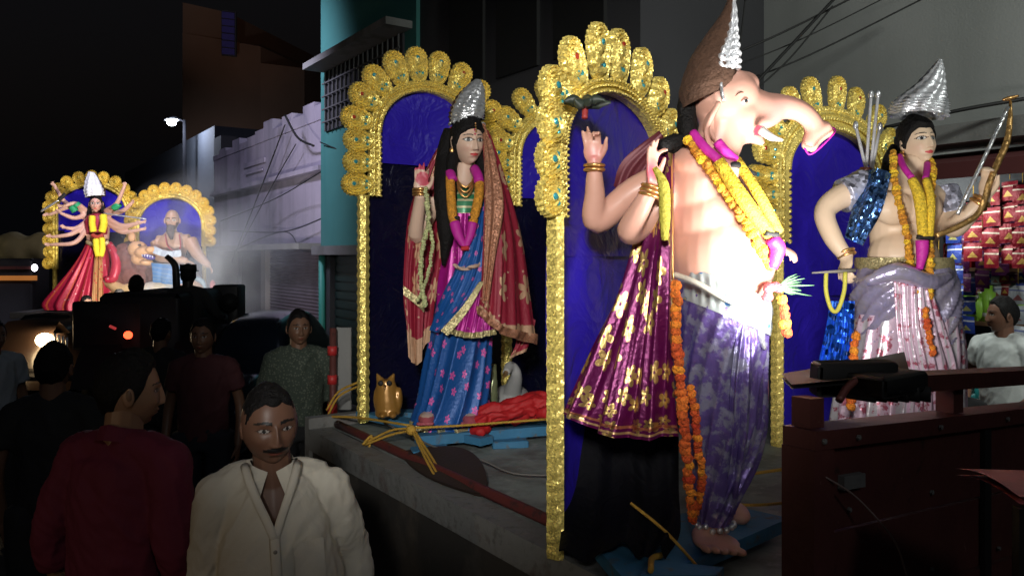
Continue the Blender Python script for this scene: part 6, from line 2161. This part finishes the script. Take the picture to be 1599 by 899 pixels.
# man in the maroon shirt, seen from behind, head turned right
person('man in maroon shirt seen from behind with his head turned right', at(180, 2.55), 2.55, 1.80, 165, M['maroon_shirt'], M['jeans'], skin=(0.34, 0.19, 0.11), sleeve=1.45,
       arms=[[(-0.225, 0.03, 1.14), (-0.235, -0.05, 0.90)], [(0.225, 0.03, 1.14), (0.235, -0.05, 0.90)]], head_yaw=-46, head_pitch=4, lean=-3, hres=(150, 120), voxel=0.0075, bulk=0.98)
person('dim man in dull red t-shirt walking towards the camera behind the cream shirt man', at(318, 5.2), 5.2, 1.70, 5, M['dim_red'], M['jeans'], sleeve=0.55, hres=(80, 70), collar=False, voxel=0.012)
person('dim man in speckled grey green shirt beside the red pole', at(466, 5.4), 5.4, 1.74, 25, M['grey_green'], M['dark_cloth'], sleeve=1.2, hres=(80, 70), voxel=0.012)
person('dark figure from behind in black shirt at the left in front of the headlamp', at(82, 3.7), 3.7, 1.70, 190, M['dark_cloth'], M['dark_cloth'], sleeve=0.6, hres=(60, 50), voxel=0.014, collar=False)
person('person in pale sleeve cut by the left edge', at(-12, 5.6), 5.6, 1.66, 60, M['pale_sleeve'], M['dark_cloth'], sleeve=0.6, hres=(60, 50), voxel=0.014, collar=False)
person('dark walker behind the maroon shirt man left of the dim red t-shirt', at(250, 6.2), 6.2, 1.62, 170, M['dark_cloth'], M['dark_cloth'], sleeve=1.2, hres=(50, 40), voxel=0.016, collar=False)
person('boy in pale blue checked shirt beside the red saree hem of the far goddess', at(134, 10.6), 10.6, 1.55, 60, M['check'], M['dark_cloth'], skin=(0.4, 0.22, 0.15), z=0.03, sleeve=0.6, hres=(50, 40), voxel=0.018, collar=False)
person('man with face turned to camera in front of the red saree of the far goddess', at(187, 10.2), 10.2, 1.68, 10, M['dark_cloth'], M['dark_cloth'], skin=(0.45, 0.25, 0.17), z=0.0, sleeve=1.2, hres=(50, 40), voxel=0.018, collar=False)
person('faint bystander at the brown door of the lavender building', at(396, 8.9), 8.9, 1.46, 0, M['grey_green'], M['dark_cloth'], sleeve=0.6, hres=(50, 40), voxel=0.018, collar=False)
# shopkeeper
skp = person('young shopkeeper in white t-shirt looking left among the packets', at(1568, 5.25), 5.25, 1.76, -68, M['white_tee'], M['jeans'], skin=(0.20, 0.10, 0.065), z=0.08, sleeve=0.55, hres=(90, 80), voxel=0.010, collar=False,
             arms=[[(-0.25, 0.0, 1.16), (-0.12, -0.20, 1.02)], [(0.25, 0.0, 1.15), (0.20, -0.22, 1.0)]], head_yaw=-30, lean=0)
person('dark haired person bent low below the shopkeeper behind the rail', at(1494, 5.0), 5.0, 1.42, 170, M['dark_cloth'], M['dark_cloth'], sleeve=1.3, hres=(60, 50), voxel=0.014, collar=False)

# ================================================================== TRACTOR WITH RIDERS (silhouettes before the far float)
td = 8.6
tq = lambda px, py, d=td: P(px, py, d)
tt = thing('tractor', (at(255, td), td, 0), 'dark tractor with curved exhaust pipe and a lit red tail lamp', 'tractor')
mb = MB()
mb.box(tq(265, 505, td + 0.3), (0.85, 1.5, 0.75), bev=0.05)
part('body', mb, M['tractor_dark'], tt)
mb = MB()
mb.box(tq(258, 492, td + 0.9), (0.5, 1.1, 0.45), bev=0.08)
part('hood', mb, M['tractor_dark'], tt)
part('exhaust_pipe', ptube([(276, 480, td + 0.7), (275, 430, td + 0.7), (272, 412, td + 0.7), (260, 400, td + 0.7)], [5.5, 5.5, 5, 4], 10), M['tractor_dark'], tt)
for px in (195, 330):
    mb = MB()
    x = at(px, td)
    mb.tube([(x - 0.16, td, 0.62), (x - 0.14, td, 0.62), (x + 0.14, td, 0.62), (x + 0.16, td, 0.62)], [0.5, 0.62, 0.62, 0.5], 28)
    w = part('wheel', mb, M['black'], tt)
    mb = MB()
    mb.tube([(x - 0.17, td, 0.62), (x + 0.17, td, 0.62)], 0.28, 20)
    part('rim', mb, M['tractor_dark'], w)
    mb = MB()
    G_ = [[(x + sx * 0.2, td + 0.72 * math.cos(a), 0.62 + 0.72 * math.sin(a)) for sx in (-1, 1)] for a in np.linspace(0.2, PI - 0.2, 14)]
    mb.grid(G_)
    mb.grid(np.array(G_) * [1, 1, 1] + [0, 0, 0.02])
    part('mudguard', mb, M['tractor_dark'], tt)
mb = MB()
mb.box(tq(170, 508, td - 0.4), (0.72, 0.12, 0.5), bev=0.02)
part('rear_box', mb, M['tractor_dark'], tt)
part('tail_lamp', MB().ball(tq(200, 523, td - 0.75), (0.045, 0.03, 0.04), 12, 8), mat('lit_red_lamp', (0.5, 0.02, 0.01), 0.3, emit=(1, 0.06, 0.02), emit_s=5), tt)
part('reflector', MB().box(tq(176, 511, td - 0.75), (0.07, 0.02, 0.025), Matrix.Rotation(R(25), 3, 'Y'), bev=0.004), mat('dim_red_lamp', (0.5, 0.03, 0.03), 0.3, emit=(1, 0.1, 0.1), emit_s=0.3), tt)
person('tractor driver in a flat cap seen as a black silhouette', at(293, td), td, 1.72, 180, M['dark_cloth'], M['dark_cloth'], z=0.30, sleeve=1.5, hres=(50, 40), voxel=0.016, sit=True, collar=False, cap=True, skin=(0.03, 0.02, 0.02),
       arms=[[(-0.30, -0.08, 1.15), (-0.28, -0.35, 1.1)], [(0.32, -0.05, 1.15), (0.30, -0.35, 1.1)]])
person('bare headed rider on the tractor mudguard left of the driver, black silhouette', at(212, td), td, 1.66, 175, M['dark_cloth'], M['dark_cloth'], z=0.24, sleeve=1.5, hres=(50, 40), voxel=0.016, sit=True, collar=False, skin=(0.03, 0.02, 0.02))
sp = thing('loudspeaker', tq(358, 500, 9.5), 'black loudspeaker box standing right of the tractor driver', 'loudspeaker')
part('cabinet', MB().box(tq(358, 480, 9.5), (0.30, 0.3, 0.55), bev=0.02), M['tractor_dark'], sp)
part('horn', MB().tube([tq(358, 472, 9.3), tq(358, 472, 9.25)], [0.08, 0.11], 16), M['black'], sp)
# car nose on the right of the tractor
car = thing('parked_car', (at(372, 7.6), 7.8, 0), 'dark blue car with rounded bonnet parked below the loudspeaker', 'car')
M['car'] = mat('dark_blue_car_paint', (0.012, 0.02, 0.035), 0.18, 0.3, coat=0.8)
rings = []
cx0 = at(368, 7.7)
prof = [(6.9, 0.30, 0.62, 0.60), (6.95, 0.30, 0.80, 0.70), (7.3, 0.30, 0.98, 0.76), (7.9, 0.30, 1.05, 0.78), (8.3, 0.30, 1.42, 0.72), (9.4, 0.30, 1.46, 0.70), (10.2, 0.30, 1.1, 0.74), (10.6, 0.30, 0.95, 0.66)]
G_ = []
tpr = np.linspace(0, len(prof) - 1, 40)
pr = crom(np.array(prof), tpr)
for (y, z0, z1, w) in pr:
    G_.append([(cx0 + w * 0.5 * (np.sign(math.cos(a)) * abs(math.cos(a)) ** 0.35) * 1.05, y, (z0 + z1) / 2 + (z1 - z0) / 2 * np.sign(math.sin(a)) * abs(math.sin(a)) ** 0.45) for a in np.linspace(0, 2 * PI, 33)[:-1]])
mb = MB()
mb.grid(G_, closed=True, caps=True)
part('body', mb, M['car'], car)
mb = MB()
mb.grid([[(cx0 + x, 8.0 - 0.0, 1.08) for x in (-0.30, 0, 0.30)], [(cx0 + x, 8.26, 1.40) for x in (-0.26, 0, 0.26)]])
part('windscreen', mb, mat('car_glass', (0.01, 0.01, 0.012), 0.05), car)
for sx in (-1, 1):
    part('headlight', MB().ball((cx0 + sx * 0.27, 6.96, 0.72), (0.07, 0.05, 0.05), 12, 8), mat('headlight_glass', (0.4, 0.4, 0.42), 0.1, 0.5), car)
    for y in (7.35, 9.9):
        part('wheel', MB().tube([(cx0 + sx * 0.30, y, 0.3), (cx0 + sx * 0.42, y, 0.3)], 0.3, 20), M['black'], car)
part('bumper', MB().box((cx0, 6.9, 0.45), (0.74, 0.1, 0.14), bev=0.03), M['car'], car)
# pickup with the lit headlamp
pk_ = thing('pickup', (at(85, 8.8), 8.8, 0), 'dark pickup with one bright headlamp shining at the camera', 'pickup')
hd_ = 8.35
part('body', MB().box(P(88, 555, 9.0), (0.80, 1.1, 0.85), bev=0.12), mat('brown_pickup_paint', (0.06, 0.035, 0.025), 0.4, coat=0.3), pk_)
part('cab', MB().box(P(90, 512, 9.3), (0.66, 0.6, 0.34), bev=0.08), M['black'], pk_)
part('headlamp', MB().ball(P(70, 531, hd_ - 0.0), (0.10, 0.05, 0.075), 16, 10), mat('lit_headlamp', (1, 1, 1), 0.3, emit=(1, 0.72, 0.38), emit_s=30), pk_)
for i in range(4):
    part('grille_bar', MB().box(P(86 + i * 6, 531 + i * 2, hd_ - 0.02), (0.014, 0.02, 0.14)), M['silver'], pk_)
part('bumper', MB().box(P(88, 585, hd_), (0.8, 0.12, 0.12), bev=0.02), M['tractor_dark'], pk_)
for px in (52, 128):
    part('wheel', MB().tube([P(px, 620, 8.8) * [1, 1, 0] + [-0.08, 0, 0.3], P(px, 620, 8.8) * [1, 1, 0] + [0.08, 0, 0.3]], 0.3, 20), M['black'], pk_)

# ================================================================== FAR FLOAT: TEN ARMED GODDESS, LION, BEARDED FIGURE
df = 12.7
f_ = lambda px, py, d=df: P(px, py, d)
FZ = f_(0, 482)[2]
fb = thing('float_platform', f_(200, 520), 'dark lorry platform carrying the far goddess group', 'platform')
part('deck', MB().box(f_(200, 487, df + 0.3), (2.9, 1.6, 0.10), bev=0.01), M['bed_side'], fb, False)
part('chassis', MB().box(f_(200, 520, df + 0.4), (2.7, 1.3, 0.5), bev=0.02), M['black'], fb, False)
for px in (90, 310):
    part('wheel', MB().tube([f_(px, 0) * [1, 1, 0] + [-0.12, 0, 0.45], f_(px, 0) * [1, 1, 0] + [0.12, 0, 0.45]], 0.45, 24), M['black'], fb)


def far_arch(label, pxc, ztop, rx, rz, zsp, zb, n, d):
    c = f_(pxc, 400, d)
    return arch(label, (c[0], c[1]), np.array([1.0, 0.0]), rx, zsp, rz, FZ, rx + 0.05, 0.10, 0.22, 0.20, max(1, int((zsp - zb) / 0.17)), 0.2, n, zb, M['gold_far'], zsp - 0.35, small=True)


zf = lambda py, d=df + 0.6: P(0, py, d)[2]
far_arch('far gold arch behind the ten armed goddess', 143, 0, 0.57, 0.42, zf(330), zf(420), 11, df + 0.6)
far_arch('far gold arch behind the bearded bare chested figure', 266, 0, 0.52, 0.45, zf(352), zf(385), 12, df + 0.5)
SK_F = (0.62, 0.36, 0.27)
root = thing('ten_armed_goddess_idol', f_(140, 482), 'far ten armed goddess idol in red saree with silver crown and yellow garland', 'idol')
mb = MB()
mb.tube([f_(153, 400), f_(152, 350), f_(150, 335), f_(150, 322)], np.array([14, 20, 8, 5]) / FP * df, 14, 5, sq=((0, 1, 0), 0.7))
arms = [((138, 344), (120, 356), (103, 356)), ((135, 336), (115, 340), (95, 333)), ((136, 330), (118, 318), (98, 322)), ((136, 350), (112, 365), (82, 370)), ((138, 352), (118, 378), (80, 382)), ((137, 338), (115, 322), (78, 335)),
        ((165, 344), (185, 356), (212, 350)), ((165, 338), (190, 352), (222, 347)), ((165, 330), (182, 318), (194, 292)), ((165, 334), (190, 330), (205, 318)), ((136, 330), (104, 318), (86, 292)), ((164, 344), (190, 362), (222, 358))]
for i, (a_, b2, c) in enumerate(arms):
    dy = -0.12 - 0.03 * (i % 5)
    mb.tube([f_(*a_), f_(*b2, df + dy), f_(*c, df + dy - 0.1)], np.array([4.2, 3.7, 2.6]) / FP * df, 10, 5)
    dd = f_(*c, df + dy - 0.1) - f_(*b2, df + dy)
    hand_mb(mb, f_(*c, df + dy - 0.1), dd + np.array([0, 0, 0.1]), (0.1, -1, 0.1), 1 if i % 2 else -1, 0.72, 0.5)
b = fuse(mb, 0.014, 2)
colored(b, SK_F)
V = b.V()
hd = head_mb(SK_F, (0.6, 0.05, 0.06), idol=True, female=True, bindi=True, res=(70, 60), eye=(0.02, 0.009))
fM = xform(f_(150, 318, df - 0.07), 20, 4, 0, 1.22)
hd.xf(fM)
b.merge(hd)
part('body', b, M['skin_attr'], root)
hb = hair_mb('long', res=(60, 50), vol=0.9)
hb.xf(fM)
hb.merge(ptube([(143, 315, df), (140, 340, df), (138, 375, df + 0.05)], [4, 6, 4], 8))
hb.merge(ptube([(158, 315, df), (163, 340, df), (168, 375, df + 0.05)], [4, 6, 4], 8))
part('hair', hb, M['hair'], root)
M['crown_white'] = mat('white_silver_crown', (0.85, 0.85, 0.87), 0.4, 0.15, bump=0.5, bscale=20)
crown_cone([(136, 163, 309, 305, df - 0.05, 0.15), (133, 162, 298, 296, df - 0.05, 0.16), (134, 155, 282, 281, df - 0.05, 0.10), (138, 147, 268, 269, df - 0.05, 0.03)], M['crown_white'], M['brown_papier'], root, 0.3, 20, 30, 0.08)
M['red_saree'] = mat('red_satin_saree', (0.45, 0.015, 0.05), 0.4, 0.15, bump=0.3, bscale=20, layers=[('stripes', 0, 13, 0.08, (0.6, 0.10, 0.04)), ('dots', 9, 0.12, (0.6, 0.3, 0.3))])
part('saree', pskirt([(137, 168, 378, df, 0.16, 0.02), (128, 172, 400, df, 0.25, 0.05), (112, 176, 425, df, 0.32, 0.08), (92, 182, 450, df, 0.38, 0.10), (74, 186, 472, df, 0.42, 0.10), (76, 184, 482, df, 0.42, 0.08)], 150, 16, 3, 6), M['red_saree'], root)
part('saree_front', drape([[(150, 372, df - 0.2), (160, 372, df - 0.2)], [(146, 420, df - 0.38), (160, 420, df - 0.38)], [(144, 476, df - 0.47), (162, 476, df - 0.47)]], 24, 20, 2, 0.02, 3), mat('gold_red_border', (0.45, 0.22, 0.08), 0.5, 0.3, layers=[('dots', 20, 0.25, (0.5, 0.03, 0.04))]), root)
part('side_cloth', ptube([(170, 380, df - 0.1), (182, 405, df - 0.2), (178, 432, df - 0.25), (164, 438, df - 0.3)], [5, 8, 8, 4], 10), M['red_saree'], root)
part('blouse', ptube([(151, 366, df - 0.05), (151, 346, df - 0.05), (151, 338, df - 0.03)], [16, 19, 14], 14, 3, sq=((0, 1, 0), 0.7)), mat('red_blouse', (0.35, 0.02, 0.05), 0.5), root)
part('belt', ptube([(136, 378, df - 0.14), (152, 384, df - 0.22), (170, 378, df - 0.14)], 3.5, 8), M['gold_lace'], root)
for (x0, y0, x1, y1) in ((118, 318, 122, 322), (112, 322, 118, 330), (186, 318, 178, 326)):
    part('armlet', ptube([(x0, y0, df - 0.2), (x1, y1, df - 0.18)], 5.6, 10), mat('green_armlet', (0.02, 0.3, 0.12), 0.5), root)
gt = thing('garland', f_(152, 345), 'bright yellow garland hanging down the chest of the far ten armed goddess', 'garland', 'flower garlands on the idols')
M['yellow_far'] = mat('bright_yellow_flowers', (0.85, 0.68, 0.03), 0.8, bump=1, bscale=60)
for pts, r in (([(144, 338, df - 0.2), (144, 350, df - 0.24), (146, 362, df - 0.24)], 5), ([(161, 336, df - 0.2), (162, 350, df - 0.24), (159, 362, df - 0.24)], 5.5), ([(150, 374, df - 0.28), (151, 388, df - 0.33), (154, 400, df - 0.35)], 5), ([(159, 372, df - 0.28), (160, 388, df - 0.33), (157, 400, df - 0.35)], 4.5)):
    part('tinsel_tube', ptube(pts, r, 10), M['yellow_far'], gt)
part('tie', ptube([(144, 367, df - 0.27), (152, 370, df - 0.28), (161, 367, df - 0.27)], 3.4, 8), mat('red_tie', (0.4, 0.05, 0.03), 0.6), gt)
spear = thing('spear', f_(190, 336, df - 0.35), 'long silver spear held out by the far ten armed goddess', 'spear')
part('shaft', ptube([(162, 333, df - 0.4), (190, 337, df - 0.42), (228, 342, df - 0.45)], 1.2, 6), M['silver'], spear)
sw_ = thing('sword', f_(80, 322, df - 0.35), 'silver sword held up left by the far ten armed goddess', 'sword')
part('blade', ptube([(64, 330, df - 0.4), (80, 320, df - 0.4), (92, 312, df - 0.4)], [1.6, 1.8, 1.2], 6), M['silver'], sw_)
part('hilt', ptube([(92, 312, df - 0.4), (102, 303, df - 0.4)], [3.5, 3], 8), M['black'], sw_)
# lion
root = thing('lion_idol', f_(215, 480), 'brown maned lion idol with open tan muzzle beside the far goddess', 'idol')
mb = MB()
for (x, y, rx, rz, ry, d) in ((200, 405, 20, 28, 0.26, df), (210, 430, 26, 24, 0.3, df), (190, 440, 18, 26, 0.26, df), (222, 412, 14, 16, 0.2, df - 0.05), (205, 455, 26, 18, 0.25, df)):
    mb.ball(f_(x, y, d), (rx / FP * d, ry, rz / FP * d), 18, 12)
f = fuse(mb, 0.02, 2)
displace(f, snoise(f.V(), 5, 3, 2) * 0.03)
part('mane', f, mat('brown_mane', (0.16, 0.055, 0.04), 0.9, bump=1.0, bscale=18, var=0.4, vscale=12), root)
mb = MB()
for (x, y, rx, rz, ry, d) in ((215, 389, 15, 13, 0.14, df - 0.24), (226, 394, 15, 10, 0.13, df - 0.32), (236, 390, 8, 6, 0.1, df - 0.38), (229, 410, 10, 5, 0.1, df - 0.34), (206, 370, 6, 8, 0.05, df - 0.2), (218, 404, 13, 10, 0.12, df - 0.24)):
    mb.ball(f_(x, y, d), (rx / FP * d, ry, rz / FP * d), 16, 10)
part('face', fuse(mb, 0.012, 2), mat('tan_muzzle', (0.6, 0.33, 0.15), 0.6), root)
part('mouth', MB().ball(f_(232, 401, df - 0.42), (0.11, 0.04, 0.042), 12, 8, Matrix.Rotation(R(12), 3, 'Y')), mat('blue_dark_mouth', (0.05, 0.03, 0.22), 0.4), root)
for i in range(5):
    part('tooth', MB().tube([f_(222 + i * 4, 397 + i * 0.5, df - 0.465), f_(222 + i * 4, 401 + i * 0.5, df - 0.465)], [0.012, 0.003], 6), M['silver'], root)
part('eye', MB().ball(f_(218, 383, df - 0.40), (0.03, 0.015, 0.015), 10, 8), M['black'], root)
mb = MB()
for pts in ([(170, 440, df - 0.1), (190, 452, df - 0.3), (212, 446, df - 0.4)], [(175, 460, df - 0.1), (200, 470, df - 0.3), (225, 462, df - 0.4)]):
    mb.merge(ptube(pts, [9, 9, 7], 12))
    mb.ball(f_(pts[-1][0] + 3, pts[-1][1], pts[-1][2]), (0.08, 0.08, 0.06), 12, 8)
part('foreleg', fuse(mb, 0.014, 2), mat('tan_leg', (0.6, 0.4, 0.18), 0.6), root)
# bearded bare chested figure
root = thing('bearded_idol', f_(275, 480), 'bearded bare chested kneeling idol with crossed arms under the right far arch', 'idol')
SK_A = (0.42, 0.25, 0.16)
da = df - 0.1
mb = MB()
mb.tube([f_(262, 432, da), f_(266, 405, da), f_(270, 380, da), f_(272, 362, da)], np.array([18, 20, 25, 12]) / FP * da, 16, 5, sq=((0, 1, 0), 0.65))
mb.tube([f_(246, 376, da), f_(296, 374, da)], 0.09, 12)
mb.tube([f_(270, 368, da), f_(268, 350, da)], 0.07, 12)
mb.tube([f_(246, 378, da), f_(250, 400, da - 0.1), f_(270, 402, da - 0.28), f_(292, 408, da - 0.3)], np.array([11, 9, 8, 5]) / FP * da, 12, 6)
hand_mb(mb, f_(292, 408, da - 0.3), (1, 0, -0.25), (0, -0.3, -1), 1, 1.0, 0.5)
mb.tube([f_(297, 376, da), f_(308, 396, da - 0.1), f_(326, 415, da - 0.2)], np.array([11, 9, 5]) / FP * da, 12, 6)
hand_mb(mb, f_(326, 415, da - 0.2), (0.7, -0.1, -0.8), (-0.5, -0.3, -0.6), 1, 1.0, 0.7)
mb.tube([f_(262, 435, da), f_(290, 440, da - 0.25), f_(318, 455, da - 0.1)], np.array([15, 13, 8]) / FP * da, 12, 5)
b = fuse(mb, 0.014, 2)
colored(b, SK_A)
hd = head_mb(SK_A, (0.4, 0.1, 0.08), idol=True, moustache=True, beard=True, res=(80, 70), eye=(0.018, 0.008), brow=0.006)
hd.xf(xform(f_(269, 344, da - 0.08), 14, 6, 0, 1.45))
b.merge(hd)
part('body', b, M['skin_attr'], root)
part('beard', displace(ptube([(266, 352, da - 0.19), (266, 362, da - 0.2), (268, 374, da - 0.2)], [5, 6, 2], 12), np.zeros(ptube([(266, 352, da - 0.19), (266, 362, da - 0.2), (268, 374, da - 0.2)], [5, 6, 2], 12).n)), mat('dark_beard', (0.05, 0.03, 0.025), 0.8, bump=1), root)
part('blue_cloth', drape([[(236, 410, da - 0.3), (275, 414, da - 0.35), (300, 420, da - 0.3)], [(238, 426, da - 0.36), (272, 432, da - 0.42), (305, 428, da - 0.36)], [(240, 440, da - 0.34), (270, 444, da - 0.4), (300, 440, da - 0.36)]], 40, 24, 4, 0.015, 3), mat('blue_striped_cloth', (0.03, 0.14, 0.33), 0.6, layers=[('stripes', 1, 5, 0.15, (0.2, 0.25, 0.3))]), root)
part('white_cloth', drape([[(240, 384, da - 0.3), (262, 392, da - 0.36), (282, 390, da - 0.36)], [(240, 396, da - 0.34), (262, 402, da - 0.4), (284, 400, da - 0.38)]], 30, 14, 3, 0.015, 3), M['pale_sleeve'], root)
part('necklace', ptube([(258, 366, da - 0.17), (262, 384, da - 0.26), (276, 394, da - 0.28), (282, 384, da - 0.24), (280, 366, da - 0.17)], 1.2, 6), mat('red_beads', (0.3, 0.03, 0.03), 0.5), root)
# pale fallen buffalo body
root = thing('buffalo_idol', f_(270, 482), 'pale cream fallen buffalo body idol below the bearded figure', 'idol')
mb = MB()
for (x, y, rx, rz, ry, d) in ((250, 452, 34, 14, 0.22, df - 0.2), (285, 448, 26, 18, 0.22, df - 0.2), (300, 440, 14, 16, 0.18, df - 0.2), (232, 466, 16, 12, 0.18, df - 0.25), (262, 470, 40, 10, 0.22, df - 0.2), (318, 462, 18, 12, 0.15, df - 0.15)):
    mb.ball(f_(x, y, d), (rx / FP * d, ry, rz / FP * d), 16, 10)
for x in (240, 262, 284):
    mb.merge(ptube([(x, 455, df - 0.35), (x + 6, 468, df - 0.42), (x + 2, 480, df - 0.4)], [6, 5, 5], 10))
f = fuse(mb, 0.018, 3)
part('body', f, mat('cream_hide', (0.52, 0.46, 0.36), 0.6, vscale=5, layers=[('cloud', 3, 0.58, (0.3, 0.36, 0.42), 0.1)]), root)
part('horn', ptube([(300, 432, df - 0.3), (316, 440, df - 0.4), (322, 456, df - 0.4)], [5, 4, 1.5], 10), mat('blue_grey_horn', (0.2, 0.28, 0.32), 0.5), root)
part('red_mark', MB().ball(f_(332, 446, df - 0.2), (0.05, 0.04, 0.09), 12, 8), mat('dull_red_mark', (0.35, 0.05, 0.05), 0.6), root)
rk = MB()
for i in range(9):
    rk.ball(f_(200 + i * 17, 476 + 3 * (i % 2), df - 0.3), (0.13, 0.12, 0.08), 12, 8)
solo('painted_base', fuse(rk, 0.02, 2), mat('blue_grey_base', (0.18, 0.25, 0.3), 0.8), 'rough blue grey painted base under the far idol group', 'idol base')

# ================================================================== SMOKE drifting right of the far float
t = NT('exhaust_smoke')
for n_ in list(t.t.nodes):
    if n_.type == 'BSDF_PRINCIPLED':
        t.t.nodes.remove(n_)
pv = t.n('VolumePrincipled')
pv.inputs['Color'].default_value = (0.75, 0.8, 0.88, 1)
co = t.n('TexCoord')
ln_ = t.n('VectorMath', operation='LENGTH')
sc_ = t.n('Mapping')
sc_.inputs['Scale'].default_value = (1 / 1.8, 1 / 1.1, 1 / 1.5)
t.l(co.outputs['Object'], sc_.inputs[0])
t.l(sc_.outputs[0], ln_.inputs[0])
nz = t.n('TexNoise', i_Scale=1.6, i_Detail=4.0)
t.l(co.outputs['Object'], nz.inputs['Vector'])
fall = t.math('MAXIMUM', t.math('SUBTRACT', 1.0, ln_.outputs['Value']), 0.0)
nn_ = t.math('MAXIMUM', t.math('SUBTRACT', nz.outputs[0], 0.36), 0.0)
t.l(t.math('MULTIPLY', t.math('MULTIPLY', fall, nn_), 3.4), pv.inputs['Density'])
t.l(pv.outputs[0], t.t.nodes['Material Output'].inputs['Volume'])
sm_ = MB()
sm_.ball((0, 0, 0), (1.8, 1.1, 1.5), 24, 14)
me_ = to_mesh(sm_, 'smoke', t.m)
o = link('smoke', me_, None, tuple(P(350, 405, 11.8)))
tag(o, 'pale exhaust smoke drifting right of the far gold arches', 'smoke', kind='stuff')
scene.cycles.volume_step_rate = 2.0
scene.cycles.volume_bounces = 0
